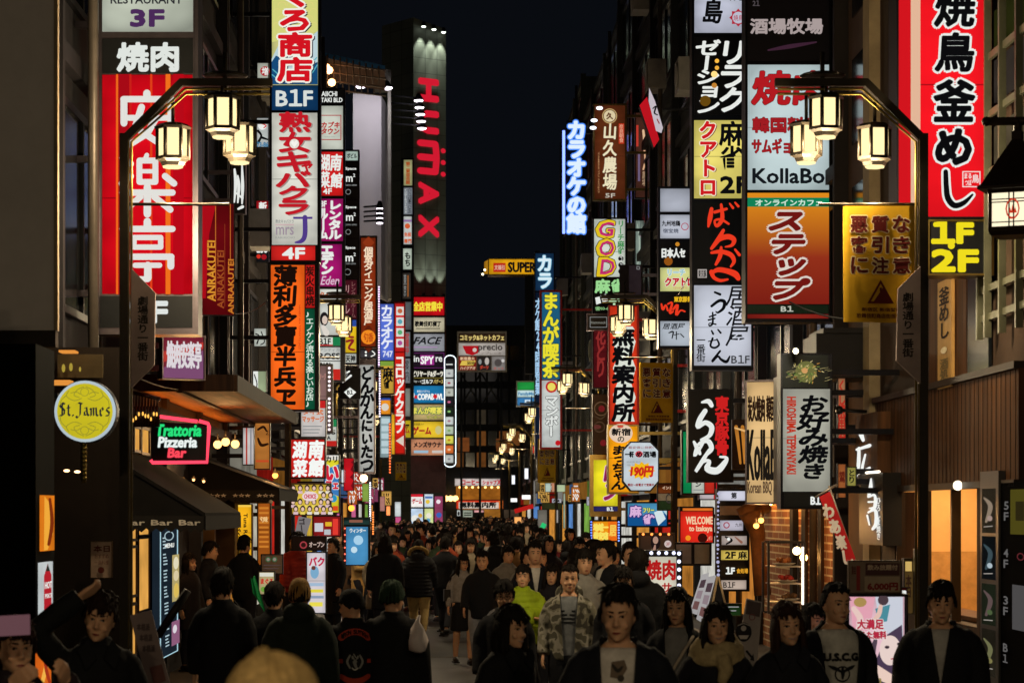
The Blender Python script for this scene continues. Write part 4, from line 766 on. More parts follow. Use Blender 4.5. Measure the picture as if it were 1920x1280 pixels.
col('sign_column','narrower dark sign column with white, black and yellow panels left of the tavern column',38.6,[
  PN((1238,354,1300,397),'#a9adb9',None,.95),PN((1238,403,1300,447),'#b6bac6',[T('九州地鶏',(1241,414,1275,424),K,b=.3,n=4),T('宿宝焼',(1243,429,1272,437),ink('#4a5060'),b=.2,n=3),RG(1284,425,7,1.4,ink('#b0304a'))],.95),
  PU((1238,454,1300,496),'#15110f',[C_(1253,490,8,glow('#a05a18',.8,0)),C_(1270,458,4,glow('#d08a28',.9,0)),T('日本人セ',(1241,466,1284,483),W,b=.9,ol=K,ow=.8)]),
  PN((1238,502,1300,546),'#ced088',[T('リーチ',(1252,505,1284,517),ink('#98c4c8'),b=.6,ol=W,ow=.8),T('クアトロ',(1247,521,1300,536),ink('#c01c24'),b=.9,ol=W,ow=.8),T('Quattro',(1262,537,1288,542),ink('#d08a6a'),n=3)],1.0),
  PU((1238,551,1300,597),'#15110f',[T('東京豚骨',(1264,556,1296,566),ink('#e0b020'),b=.5),ST([(1240,570,3),(1243,580,5),(1248,572,3),(1252,582,4)],ink('#e8391f')),ST([(1252,570,3),(1260,568,4),(1256,586,5),(1262,584,3)],ink('#e8391f')),ST([(1262,580,4),(1270,572,5),(1268,590,5),(1276,582,3),(1284,584,3)],ink('#e8391f'))]),
  PN((1238,602,1300,648),'#b4bcc6',[T('居酒屋',(1242,606,1284,617),K,b=.2,slant=.2,n=4),ST([(1254,624,2),(1262,622,3),(1260,634,2)],K),ST([(1268,622,2),(1268,636,2)],K),ST([(1264,628,1.5),(1273,626,1.5)],K),ST([(1276,626,2),(1282,632,2)],K)],.95)],rect=(1234,350,1303,653))
# flag-like tilted sign
rt=empty('projecting_sign',P(1222,276,48),'tilted red and white box sign with a black mark high beside the tavern column','sign',GR)
fcF=Face(1222,48,.0); m=MB(); q=[(1217,165),(1243,245),(1226,277),(1199,198)]
v=[Vector(fcF.pt(*p,0)) for p in q]; m.prism(v,(0,.3,0)); m.build('cabinet',paint('#1c1a1c',.4,.4),rt)
a=Art(fcF,.01); a.poly([(1199,198),(1213,182),(1236,262),(1226,277)],ink('#b8141f')); a.poly([(1217,165),(1228,190),(1243,240),(1240,250),(1230,246),(1216,190)],ink('#c2b8c0')); a.stroke([(1224,204,2),(1230,200,3),(1227,212,3),(1233,216,2)],K); a.stroke([(1232,224,2),(1236,232,2)],DR); a.done('panel',rt)
m=MB(); m.box(fcF.pt(1243,200)[0],48.1,fcF.pt(0,205)[2],XR,48.16,fcF.pt(0,202)[2]); m.build('bracket',paint('#333',.4,.5) if False else paint('#333336',.4,.5),rt)
# brown farm-restaurant sign and its twin
yama=[C_(1143,218,11,ink('#d8c8a0')),RG(1143,218,14,1.6,ink('#c8a870')),T('久',(1137,212,1149,224),ink('#5a2a10'),b=.6),T('山久農場',(1130,232,1157,358),ink('#e8dcb8'),v=True,b=.7,fit=1.0,slant=.06),R_((1160,232,1170,270),ink('#b8341c')),T('奈良朝食',(1161,234,1169,268),ink('#e8b090'),v=True,n=3),T('YAMAKYU NOJO',(1120,285,1124,362),ink('#b88a60'),rot=1,n=3),T('5F',(1135,363,1153,371),ink('#c0b8a8'),b=.2)]
sign('projecting_sign','brown vertical farm restaurant sign with cream characters and a round crest','sign',58,(1112,195,1175,376),[PN((1115,198,1172,373),'#5a2a14',yama,.9,var=.3)],'gold',.2,rim=2)
sign('projecting_sign','narrow brown sign with glowing stripes just right of the farm restaurant sign','sign',58.5,(1190,210,1216,372),[PN((1192,212,1214,370),'#4a2a20',[R_((1193,235,1197,275),ink('#b8382c')),ST([(1206,245,4),(1208,262,5)],ink('#e0b890')),ST([(1207,275,3),(1210,300,4),(1206,318,3)],ink('#d8a880')),R_((1196,285,1200,340),ink('#6a5a78')),T('農場',(1204,322,1212,350),ink('#b89878'),v=True,n=3)],.8,var=.3)],'dark',.2,rim=1)
m=MB(); rt=empty('sign_lamp',P(1118,245,57.4),'small white spot lamps clipped beside the brown farm restaurant sign','lamp')
m.tube([P(1112,200,57.6),P(1112,245,57.6)],.02,0,6); m.build('bar',paint('#333336',.4,.5),rt)
for x_,y_ in ((1124,203),(1114,226),(1112,240)):
    m=MB(); m.ball(P(x_,y_,57.3),.055,0,8,(1.5,1,.8)); m.build('lamp_head',lamp_mat('#f0f4ff',2.5),rt)
# GOD mahjong sign
god=[]
for (c,r) in (('G',(1118,414,1152,446)),('O',(1119,449,1152,482)),('D',(1120,484,1153,517))):
    god += [T(c,r,ink('#e0c020'),b=2.0,ol=K,ow=1.4,slant=.12,n=8),T(c,(r[0]+5,r[1]+3,r[2]-1,r[3]-3),ink('#c0286a'),b=.5,slant=.12)]
sign('projecting_sign','white vertical mahjong sign with three large yellow and pink letters','sign',55,(1111,408,1176,590),[
  PN((1114,411,1172,519),'#c8d0c4',god+[T('リーチ麻雀',(1158,414,1170,478),ink('#3a8a4a'),v=True,b=.4,fit=1.1),C_(1164,485,5,K),C_(1164,497,5,K),C_(1164,509,5,K),T('ゴット',(1161,480,1167,514),W,v=True,n=3)],1.0),
  PU((1114,521,1172,586),'#12140f',[T('麻雀',(1116,524,1171,549),ink('#9ad890'),b=1.2),PL([(1116,558),(1124,556),(1127,568),(1118,571)],W),PL([(1126,554),(1136,551),(1140,564),(1130,567)],W),T('4F',(1142,554,1168,572),ink('#b8e0b0'),b=.8),T('☎03-6302-1911',(1116,575,1170,582),ink('#8ac080'),b=.2,n=3)])],'dark',.25,rim=2)
sign('projecting_sign','greyish violet angular box sign between the mahjong sign and lamp','sign',49,(1176,496,1204,568),[PU((1178,498,1202,566),'#5c5470',[FR((1193,499,1199,505),1,GY)])],'steel',.3,yaw=.5,rim=1,back=False)
sign('projecting_sign','slim pale floral sign right of the mahjong sign','sign',60,(1190,412,1216,520),[PN((1192,414,1214,518),'#8a9a90',[C_(1206,440,6,ink('#a88a98'),ry=10),C_(1205,480,6,ink('#a88a98'),ry=10),ST([(1195,420,1),(1199,460,2),(1194,510,1)],ink('#a8b8a8'))],.75)],'dark',.2,rim=1)
# karaoke neon letters
rt=empty('neon_sign',P(1078,440,76),'blue white glowing karaoke letters standing on the corner of the pale green building','sign')
fcK=Face(1080,76,.0)
a=Art(fcK,0.0); a.text('カラオケの館',(1064,228,1098,438),ink('#e0f0ff'),v=True,b=2.2,ol=glow('#4a86f0',1.3,0),ow=2.2,fit=1.08,n=8); a.done('letters',rt)
m=MB(); m.box(fcK.pt(1062,0)[0],76.02,fcK.pt(0,440)[2],fcK.pt(1099,0)[0],76.12,fcK.pt(0,226)[2]); m.build('backing',paint('#10131c',.6),rt)
m=MB(); m.tube([P(1057,245,75.9),P(1057,438,75.9)],.045,0,8); m.build('neon_tube',lamp_mat('#7088ff',3.0),rt)
m=MB(); m.box(P(1099,0,76).x,76.05,P(0,430,76).z,XR,76.15,P(0,425,76).z); m.box(P(1099,0,76).x,76.05,P(0,250,76).z,XR,76.15,P(0,245,76).z); m.build('bracket',paint('#26282c',.5,.4),rt)
sign('projecting_sign','dark blue vertical karaoke sign with white outlined kana behind the manga café sign','sign',84,(1002,473,1040,860),[PN((1004,475,1038,545),'#14304e',[T('カラ',(1007,479,1036,543),ink('#d8ecf4'),v=True,b=1.2,ol=ink('#6ab0d0'),ow=1.0,fit=1.05)],.9),PN((1004,548,1038,856),'#101c30',[T('オケ館24時間営業',(1004,560,1013,740),ink('#a8d0f0'),v=True,b=.4,fit=1.2)],.8)],'dark',.25,rim=1)
man=[PL([(1017,548),(1048,548),(1048,711),(1017,711)],ink('#1c5878')),T('まんが喫茶',(1018,550,1047,709),ink('#e8dc30'),v=True,b=1.2,ol=ink('#0e4a4a'),ow=1.4,fit=1.08,n=8)]
sign('projecting_sign','tall red framed manga café sign, yellow letters on teal above a white panel','sign',76,(1012,544,1054,842),[PN((1016,548,1050,711),'#1c5878',man,1.0),PN((1016,713,1050,838),'#c4c8c4',[C_(1034,725,11,ink('#c01820')),C_(1034,725,7.5,ink('#e8d860')),T('マンボー',(1023,742,1046,818),ink('#dfe2de'),v=True,b=1.0,ol=K,ow=.9,fit=1.1,n=8),C_(1046,830,5,ink('#c01820'))],1.0)],'red',.25,rim=3)
sign('projecting_sign','small green, white and blue shop sign at the far right of the street','sign',112,(968,714,1004,762),[PN((970,716,1002,731),'#1f8a3a'),PN((970,731.5,1002,744),'#c0dcdc',[T('FamilyMart',(973,735,1012,742),ink('#3a7aa8'),b=.3)] if False else [T('FamilyMa',(972,735,1001,742),ink('#3a7aa8'),b=.3)]),PN((970,745,1002,760),'#3a7ab0',[R_((984,749,994,757),ink('#d8e8f0')),T('酒',(986,750,992,756),ink('#3a7ab0'),n=2)])],'white',.3,rim=1)
sign('projecting_sign','yellow vertical strip sign with black characters and a red base under the green shop sign','sign',92,(998,783,1013,851),[PN((999,785,1012,834),'#e0b020',[T('焼肉',(1000,788,1011,830),K,v=True,b=.8,fit=1.1)]),PN((999,836,1012,849),'#c8301c')],'dark',.2,rim=1)
# dark wooden / floral signs right mid
sign('projecting_sign','dull dark red vertical sign with faint brush characters','sign',54,(1111,608,1140,728),[PN((1113,610,1138,726),'#4e1014',[T('花とり',(1118,616,1134,706),ink('#8a2a28'),v=True,b=.8,fit=1.2,jit=.1)],.9)],'dark',.2,rim=1)
sign('projecting_sign','beige floral patterned sign with dark red discs under the dull red sign','sign',54.5,(1111,738,1141,852),[PU((1113,740,1139,850),'#6a5440',[RG(1127,766,13,1.2,ink('#6a5238')),C_(1128,766,6,ink('#6a1a1c')),RG(1124,800,10,1,ink('#5a4430')),C_(1120,800,7,ink('#5a2a24'),ry=4),C_(1131,830,6,ink('#6a1a1c')),ST([(1116,780,1),(1126,785,1.5),(1136,778,1)],ink('#4a3a28'))])],'brown',.2,rim=1)
sign('projecting_sign','small framed relief plate above the dull red sign','plate',53.5,(1100,588,1144,620),[PU((1102,590,1142,618),'#4a4a44',[FR((1106,594,1138,614),1,GY),T('Hammock',(1108,602,1136,607),ink('#8a8a80'),n=3)])],'steel',.1,rim=1,back=False)
# information office sign
mu=[PL([(1150,612),(1156,616),(1152,620),(1158,626),(1149,642),(1158,668),(1149,690),(1158,716),(1149,740),(1158,768),(1150,790),(1190,790),(1184,770),(1192,745),(1184,720),(1192,690),(1184,668),(1192,640),(1184,626),(1190,618),(1186,612)],ink('#d8dcd0'))]
sign('projecting_sign','red edged vertical information office sign with heavy black brush characters','sign',49,(1141,572,1198,797),[PN((1144,575,1194,794),'#d4361a',mu+[T('無料案内所',(1148,615,1190,792),K,v=True,b=1.7,fit=1.0,slant=.1,n=8)],1.05)],'red',.25,rim=2)
sign('projecting_sign','orange vertical sign with black kana and a pale speech disc under the information office sign','sign',48.5,(1139,796,1198,926),[PN((1142,799,1195,922),'#ee9a12',[C_(1164,812,22,ink('#e2c8b0'),ry=18),T('新宿',(1147,803,1182,816),K,b=.6),T('の',(1158,818,1170,828),K,b=.3),C_(1163,799,6,ink('#c8503a'),ry=3),T('まっちゃん',(1147,836,1172,918),K,v=True,b=1.0,fit=1.15,slant=.1)],1.1)],'gold',.25,rim=1)
sign('projecting_sign','yellow gold framed sign with large pink edged kana partly behind the orange sign','sign',51,(1106,852,1164,968),[PN((1113,862,1158,948),'#ddd023',[T('ロン',(1132,870,1158,940),ink('#8a1c50'),v=True,b=1.6,ol=ink('#e8c0d0'),ow=1.4,slant=.2)],1.1),PN((1113,949,1158,958),'#2a2a5a',[T('B1',(1138,950,1150,957),W,b=.3)])],'gold',.25,rim=5)
rt=sign('projecting_sign','white octagonal sale sign with 190 yen in a yellow burst','sign',44,(1167,827,1236,921),[],'dark',.2,rim=0,bracket=False,back=False) if False else None
rt=empty('projecting_sign',P(1201,921,44),'white octagonal sale sign with 190 yen in a yellow burst','sign'); fc=Face(1201,44)
oct_=[(1182,827),(1220,827),(1236,843),(1236,903),(1220,921),(1182,921),(1167,903),(1167,843)]
m=MB(); q=[Vector(fc.pt(*p)) for p in oct_]; m.prism(q,(0,.2,0)); m.box(P(1236,0,44).x,44.05,P(0,880,44).z,XR,44.12,P(0,874,44).z); m.build('cabinet',paint('#15141a',.4,.4),rt)
m=MB(); q=[Vector(fc.pt(1201.5+(x-1201.5)*.93,874+(y-874)*.945,.012)) for x,y in oct_]; m.prism(q,(0,.01,0)); po=m.build('panel',glow('#c2ccd2',1.05),rt)
burst=[(1203+(26 if k%2==0 else 19)*math.cos(k*math.pi/12),882+(17 if k%2==0 else 12)*math.sin(k*math.pi/12)) for k in range(24)]
draw(fc,[T('最安値に挑戦!',(1178,836,1225,841),DR,n=3),T('一軒',(1172,846,1188,857),K,b=.6),C_(1198,851,7,ink('#d04050'),ry=6),T('め酒場',(1193,846,1230,857),K,b=.5),T('日本酒 各種',(1175,864,1202,867),GY,n=2),T('生ビール',(1175,870,1212,873),GY,n=2),PL(burst,ink('#f0b818')),T('190円',(1182,874,1225,893),ink('#c8281c'),b=1.1,slant=.15),T('開店〜終電まで営業中',(1177,906,1226,911),DR,n=3,b=.2)],po,.014)
sign('shop_sign','blue sign with white outlined mahjong characters and tile pictures','sign',43,(1174,940,1253,988),[PN((1177,943,1250,985),'#4a90b8',[PL([(1177,968),(1250,962),(1250,985),(1177,985)],ink('#12508a')),T('麻',(1181,948,1202,968),ink('#d8b0d8'),b=1.0,ol=ink('#3a2a7a'),ow=2),T('雀',(1205,964,1227,983),ink('#d8b0d8'),b=1.0,ol=ink('#3a2a7a'),ow=2),T('フリー',(1206,952,1226,960),ink('#e0e070'),b=.5,ol=ink('#2a5a3a'),ow=.8),PL([(1226,960),(1240,954),(1248,972),(1234,985)],ink('#cfe0e4')),PL([(1238,950),(1250,946),(1250,966)],ink('#b8d4dc'))],1.0)],'dark',.2,rim=1)
led=[]
for k in range(2):
    led.append(T(('地域一','最安店')[k],(1113,981+k*16,1140,995+k*16),ink('#f8e060'),b=1.1))
sign('led_sign','orange and yellow lit sign with blue bulbs down both sides above the crowd','sign',50,(1106,974,1163,1016),[PN((1111,977,1157,1013),'#e08a10',[R_((1140,977,1157,1013),ink('#e86a14'))]+led+[T('居',(1143,984,1155,1004),ink('#f8c850'),b=.8)],1.2)]+[PU((1107,975,1110,1015),'#101018',[C_(1108.5,978+5*k,1.6,lamp_mat('#5a78f0',2.5)) for k in range(8)]),PU((1158,975,1162,1015),'#101018',[C_(1160,978+5*k,1.6,lamp_mat('#6a8cf0',2.5)) for k in range(8)])],'dark',.2,rim=1)
# ramen sign and Italian flag sign
rm=[T('東京豚骨',(1341,744,1366,854),ink('#c8201f'),v=True,b=1.3,fit=1.05),
 ST([(1316,754,4),(1328,752,9),(1334,760,8)],W),ST([(1322,770,9),(1312,786,10),(1308,800,8),(1322,792,9),(1334,800,10),(1330,816,8),(1314,824,4)],W),
 ST([(1301,828,5),(1308,842,9),(1312,850,6)],W),ST([(1322,822,5),(1312,840,6),(1302,854,5),(1308,834,5),(1326,826,9),(1334,840,9),(1326,852,4)],W),
 ST([(1330,842,5),(1318,862,8),(1304,884,6),(1316,866,7),(1330,864,6),(1326,878,12),(1344,882,13),(1358,868,10),(1362,858,6),(1350,856,4)],W)]
sign('projecting_sign','square black ramen sign with white brush letters and red characters','sign',33,(1290,729,1375,904),[PU((1293,732,1372,900),'#110f0f',rm)],'dark',.25,rim=3)
sign('projecting_sign','green, white and red striped restaurant sign half behind the ramen sign','sign',36,(1278,806,1342,927),[PN((1281,809,1296,924),'#0f8a4e',None,.9),PN((1297,809,1320,924),'#c8ccc0',[T('ン',(1304,904,1314,912),K,b=.4),R_((1300,917,1318,919),GY)],.95),PN((1321,809,1339,924),'#c82f22',None,.9)],'dark',.2,rim=1)
sign('projecting_sign','white and red tilted corner sign below the striped restaurant sign','sign',37,(1310,902,1346,937),[PN((1312,904,1344,935),'#c4b8bc',[R_((1338,904,1344,935),ink('#b8202a'))],.9)],'dark',.15,rim=1,back=False)
# warm lit barbecue sign (turned) with side
kb=[T('炭火焼肉 韓国',(1404,742,1452,790),ink('#2a1a10'),b=.8,slant=-.04),T('KollaB',(1403,806,1455,900),ink('#1c1712'),b=1.2),T('Korean BBQ &',(1403,902,1455,928),ink('#5a4430'),b=.4)]
sign('projecting_sign','warm cream lit barbecue sign with large black latin letters','sign',28,(1399,712,1460,945),[PN((1402,716,1457,941),'#d8b27a',kb,1.0)],'steel',.3,yaw=-.3,rim=3)
sign('projecting_sign','slim cream sign with red upright characters wedged beside the okonomiyaki sign','sign',27,(1457,706,1482,944),[PN((1459,709,1480,940),'#dab184',[T('人気韓国料理',(1461,720,1478,908),ink('#c0281c'),v=True,b=.8,fit=1.1),T('Ko',(1461,920,1476,931),K,b=.4)],1.0)],'dark',.3,rim=2)
random.seed(11)
food=[C_(1511,697,20,ink('#6a6a3a'),ry=20)]
for k in range(70):
    a0=random.uniform(0,6.28); r=random.uniform(4,24); x,y=1511+r*math.cos(a0)*1.35,697+r*math.sin(a0)*.85
    food.append(ST([(x,y,1.6),(x+5*math.cos(a0+.6),y+4*math.sin(a0+.6),.8)],ink(random.choice(['#b8a860','#7a9048','#d8c890','#50702e','#c09048'])),sub=1))
food.append(C_(1508,695,5.5,ink('#d09a60')))
for k in range(22):
    x=random.choice([random.uniform(1470,1490),random.uniform(1532,1552)]); y=random.uniform(684,716); food.append(ST([(x,y,1.2),(x+9,y-2,.6)],ink('#8a8058'),sub=1))
ok=[T('HIROSHIMA TEPPANYAKI',(1475,744,1492,888),ink('#b8301e'),rot=1,b=.6),T('お好み焼き',(1500,742,1550,900),K,v=True,b=1.5,fit=1.08,jit=.1,slant=.15,n=8)]
sign('projecting_sign','pale okonomiyaki sign with black brush letters, round food picture above','sign',25.5,(1463,662,1560,954),[PU((1466,665,1552,727),'#0f1510',food),PN((1468,729,1556,921),'#a9a89a',ok,.95),PU((1470,923,1557,950),'#0e1113',[T('B1',(1520,930,1538,945),W,b=.8)])],'dark',.25,rim=2)
rt=empty('sign_lamp',P(1492,664,25.0),'bright spot lamp on the top of the okonomiyaki sign','lamp'); m=MB(); m.tube([P(1492,664,25.3),P(1492,658,25.1)],.02,0,6); m.tube([P(1488,656,25.15),P(1497,656,25.15)],.045,0,8); m.build('housing',paint('#2a2a2c',.4,.5),rt); m=MB(); m.ball(P(1492,658,25.0),.03,0,8); m.build('bulb',lamp_mat('#fff2c8',9.0),rt)
spot(P(1492,655,24.9),P(1510,700,25.4),14,80,(1,.95,.8),rt,'sign_beam',.03)

ORD = ('nearest','second nearest','third nearest','fourth nearest','fifth nearest','sixth nearest','seventh nearest','eighth nearest','ninth nearest','tenth nearest','eleventh nearest','twelfth nearest')
for side, Xw, pal in ((-1, XL, (('#b85a26','orange'),('#a83220','red'),('#c89a4c','amber'),('#b8b0a4','white'),('#9a3e58','pink'))), (1, XR, (('#c89a4c','amber'),('#b86a2a','orange'),('#b0b0b8','white'),('#a83424','red')))):
    random.seed(31+side); sg = -side; ys = sorted(random.uniform(60 if side < 0 else 56, 108) for _ in range(12))
    for k, Y in enumerate(ys):
        z = random.uniform(2.2, 3.0); w_, h_ = random.uniform(.2,.5), random.uniform(.25,.7); c, cn = random.choice(pal); o_ = random.uniform(.2,.7)
        rt = empty('shop_sign', (Xw+sg*o_, Y, z), '%s small lit sign on the %s of the row low on the %s facades' % (cn, ORD[k], 'left' if side < 0 else 'right'), 'sign', 'small lit shop signs low along the street')
        rt['label'] = '%s of the small lit signs low on the %s facades, %s' % (ORD[k], 'left' if side < 0 else 'right', cn)
        m = MB(); a_, b_ = sorted((Xw+sg*o_, Xw+sg*(o_+w_))); m.box(a_, Y, z, b_, Y+.1, z+h_); m.box(min(Xw, Xw+sg*o_), Y+.03, z+h_*.5, max(Xw, Xw+sg*o_), Y+.06, z+h_*.5+.04); m.build('cabinet', paint('#1a181a', .5), rt)
        px0, px1 = VX+a_*F/Y, VX+b_*F/Y; py0, py1 = VY-(z+h_-H)*F/Y, VY-(z-H)*F/Y; fc = Face((px0+px1)/2, Y); po = panel_geo(fc, (px0+.5,py0+.5,px1-.5,py1-.5), glow(c, 1.0, .19, True, .34), rt, d=.012); dk = K if cn in ('white','amber') else W; dx, dy = px1-px0, py1-py0
        draw(fc, [ST([(px0+dx*u, py0+dy*v, 2.2), (px0+dx*(u+random.uniform(-.1,.25)), py0+dy*(v+.16), 1.6)], dk, sub=2) for u in (.25,.5,.7) for v in (.2,.5,.72)], po, .014)
# ------------------------------------------------------------------ lamp posts with three hanging lanterns
bronze = paint('#2b251d', 0.45, 0.5, 0.2, 5); gold = paint('#7d6a34', 0.35, 0.9, 0.2, 6); lampglass = lamp_mat('#ffe3a4', 1.45)
LW = 145.0   # watts of each lantern
def lantern(c, top, root, k=1.0):
    """six-sided lantern hung at c (bottom centre) from a rod up to z = top"""
    c = Vector(c); m = MB(); a0 = 0.12; R = 0.127*k
    m.lathe(c + Vector((0,0,0.30*k)), [(R*1.16,0),(R*1.2,0.02*k),(R*0.9,0.045*k),(0.03*k,0.06*k)], 0, 6, False, a0)
    m.lathe(c + Vector((0,0,0.05*k)), [(R*1.12,0),(R*1.12,0.025*k)], 0, 6, False, a0)
    m.lathe(c + Vector((0,0,0.0)), [(R*0.7,0.0),(R*0.82,0.03*k),(R*1.05,0.05*k)], 0, 6, False, a0)
    for j in range(6):
        a = a0 + j*math.pi/3; p = c + Vector((R*math.cos(a), R*math.sin(a), 0)); m.tube([p + Vector((0,0,0.07*k)), p + Vector((0,0,0.30*k))], 0.017*k, 0, 5)
    m.tube([c + Vector((0,0,0.34*k)), (c.x, c.y, top)], 0.016*k, 0, 6)
    o = m.build('lantern', bronze, root)
    g = MB(); g.lathe(c + Vector((0,0,0.075*k)), [(R*0.93,0),(R*0.95,0.11*k),(R*0.93,0.225*k)], 0, 6, False, a0); g.build('pane', lampglass, o)
    g = MB(); g.lathe(c + Vector((0,0,-0.018*k)), [(R*0.62,0),(R*0.66,0.017*k)], 0, 6, False, a0); g.build('bottom_pane', lampglass, o)
    l = bpy.data.lights.new('lantern_light', 'POINT'); l.energy = LW; l.color = (1.0, 0.80, 0.50); l.shadow_soft_size = 0.06; q = bpy.data.objects.new('lantern_light', l); COL.objects.link(q); q.parent = o; q.location = c + Vector((0,0,-0.19)) - OFF[root.name]
def lamp_post(x, y, sd, label, board=True):
    """sd = +1: the arm reaches to +x"""
    root = empty('lamp_post', (x, y, 0), label, 'street lamp', 'lantern lamp posts along the street')
    zt, ze = 5.20, 5.62
    m = MB(); m.tube([(x,y,0.0),(x,y,0.5),(x,y,0.52),(x,y,zt)], [0.09,0.09,0.05,0.05], 0, 4, False); m.build('pole', bronze, root)
    m = MB(); pts = lambda o, dz: [(x+sd*o, y-0.01, 0.3), (x+sd*o, y-0.01, zt-0.03-dz*0.4), (x+sd*(0.5+o*0.2), y-0.01, ze-dz), (x+sd*1.2, y-0.01, ze-dz)]
    m.tube(pts(0.035, 0.055), 0.013, 0, 6); m.tube(pts(0.06, 0.095), 0.012, 0, 6); m.build('inner_rail', gold, root)
    m = MB(); m.tube([(x,y,zt-0.05),(x+sd*0.47,y,ze),(x+sd*1.22,y,ze)], 0.046, 0, 4, False); m.lathe((x+sd*0.83,y,ze+0.045),[(0.17,0),(0.19,0.012),(0.17,0.024)],0,20)
    m.tube([(x+sd*0.83,y,ze-0.1),(x+sd*0.83,y,ze+0.25)], 0.02, 0, 6); m.build('arm', bronze, root)
    m = MB(); m.tube([(x-sd*0.03,y,4.62),(x+sd*0.86,y,4.62)], 0.013, 0, 6); m.build('banner_rod', bronze, root)
    lantern((x+sd*0.40, y, 4.935), 5.46, root); lantern((x+sd*0.82, y-0.12, 5.16), 5.57, root); lantern((x+sd*0.93, y+0.22, 5.00), 5.57, root, 0.97)
    return root
def post_at(px, Y, sd, label): p = P(px, 957, Y); return lamp_post(p.x, Y, sd, label)
LY = (19.9, 39.8, 59.7, 79.6, 99.5)
proto = post_at(233, LY[0], 1, 'nearest lamp post on the left, in front of the tall red barbecue sign')
protoR = post_at(1731, LY[0], -1, 'nearest lamp post on the right, carrying the yellow warning banner')
for src, Y, px, lab in ((proto, 0.6, -13000, 'lamp post beside the camera on the left'), (protoR, 0.6, 24000, 'lamp post beside the camera on the right'), (proto, LY[1], 538, 'lamp post half hidden behind the long orange vertical sign'), (proto, LY[2], 627, 'lamp post in front of the white brush kana sign on the left'), (proto, LY[3], 680, 'lamp post with lanterns before the yellow and blue board on the left'), (proto, LY[4], 712, 'far lamp post in front of the red vertical shop sign'),
                        (proto, 122, 742, 'small distant lamp post before the grey tower foot'), (proto, 146, 760, 'smallest distant lamp post on the left'), (protoR, 122, 975, 'distant lamp post at the far right of the street'), (protoR, 146, 956, 'smallest distant lamp post on the right'), (protoR, LY[1], 1266, 'lamp post between the information office sign and the narrow sign column'), (protoR, LY[2], 1126, 'lamp post left of the red edged information office sign'), (protoR, LY[3], 1044, 'lamp post in front of the manga café sign'), (protoR, LY[4], 998, 'far lamp post below the small green white and blue shop sign')):
    c = copy_tree(src); p = P(px, 957, Y); c.location = (p.x if Y > 1 else (-2.62 if px < 0 else 3.9), Y, 0); c['label'] = lab
# street name boards on the near posts
random.seed(4)
for px, poly, tx in ((243, [(246,503),(291,549),(289,684),(246,727)], (258,556,278,677)), (1731, [(1726,499),(1684,541),(1681,676),(1726,719)], (1692,549,1713,670))):
    fc = Face(px, LY[0]-0.07); rt = empty('street_name_board', fc.pt(poly[3][0], poly[3][1]), 'grey slant ended street name board on the %s lamp post' % ('left tall red sign side' if px < 800 else 'right huge red sign side'), 'sign', 'street name boards')
    rt['label'] = 'grey slant cornered street name board ' + ('fixed to the lamp post before the red barbecue sign' if px < 800 else 'beside the yellow warning banner')
    m = MB(); q = [Vector(fc.pt(*p)) for p in poly]; m.prism(q, (0,0.04,0)); o = m.build('board', paint('#8f7d76', 0.6), rt)
    a = Art(fc, 0.004); a.text('劇場通り一番街', tx, paint('#1d1613', 0.6), v=True, b=0.5, fit=1.02); a.done('lettering', o)
# yellow warning banners
def banner(px0, px1, py0, py1, Y, lab, yaw=0.0, sag=0.0):
    fc = Face((px0+px1)/2, Y, yaw); rt = empty('warning_banner', fc.pt((px0+px1)/2, py1), lab, 'banner', 'yellow warning banners on lamp posts'); m = MB(); n = 12; N = 8
    w = lambda x, y: 0.03*math.sin((x-px0)/(px1-px0)*5.0+1)*((y-py0)/(py1-py0)) 
    vs = []
    for j in range(N+1):
        for i in range(n+1):
            x = px0 + (px1-px0)*i/n; y = py0 + (py1-py0)*j/N; vs.append(fc.pt(x, y, w(x,y)))
    o_ = len(vs); vs += [(a, b+0.012, c) for a, b, c in vs]; fs = []
    for j in range(N):
        for i in range(n):
            q = (j*(n+1)+i, j*(n+1)+i+1, (j+1)*(n+1)+i+1, (j+1)*(n+1)+i); fs.append(q); fs.append(tuple(o_+k for k in reversed(q)))
    for j in range(N): fs += [(j*(n+1), (j+1)*(n+1), o_+(j+1)*(n+1), o_+j*(n+1)), (j*(n+1)+n, o_+j*(n+1)+n, o_+(j+1)*(n+1)+n, (j+1)*(n+1)+n)]
    m.add(vs, fs, 0, True); o = m.build('cloth', paint('#c99a1c', 0.8, 0, 0.16, 3.0), rt)
    class WF:
        def pt(s, x, y, d=0): return fc.pt(x, y, d + w(x, y) + 0.003)
    a = Art(WF(), 0.0); br = paint('#5c1712', 0.7); pale = paint('#e0cfa0', 0.7); sc = (px1-px0)/135; ox, oy = px0, py0
    X = lambda x: ox + (x-1580)*sc; Yy = lambda y: oy + (y-385)*(py1-py0)/220
    for r_, row in enumerate(('悪質な', '客引き', 'に注意')):
        for c_, ch in enumerate(row):
            a.text(ch, (X(1594+c_*40), Yy(405+r_*39), X(1625+c_*40), Yy(435+r_*39)), br, b=1.1*sc, ol=pale, ow=1.8*sc, n=6)
    a.poly([(X(1650),Yy(525)),(X(1676),Yy(570)),(X(1624),Yy(570))], br); a.poly([(X(1650),Yy(533)),(X(1669),Yy(566)),(X(1631),Yy(566))], paint('#c99a1c', 0.8, 0, 0.16, 3.0)); a.poly([(X(1647.5),Yy(540)),(X(1652.5),Yy(540)),(X(1651),Yy(556)),(X(1649),Yy(556))], br); a.circ(X(1650), Yy(561), 2.4*sc, br)
    a.text('新宿区 新宿警察署', (X(1613), Yy(578), X(1700), Yy(585)), br, b=.2*sc, n=3); a.text('歌舞伎町商店街振興組合', (X(1603), Yy(589), X(1708), Yy(598)), br, b=.2*sc, n=3)
    a.done('lettering', o); return rt
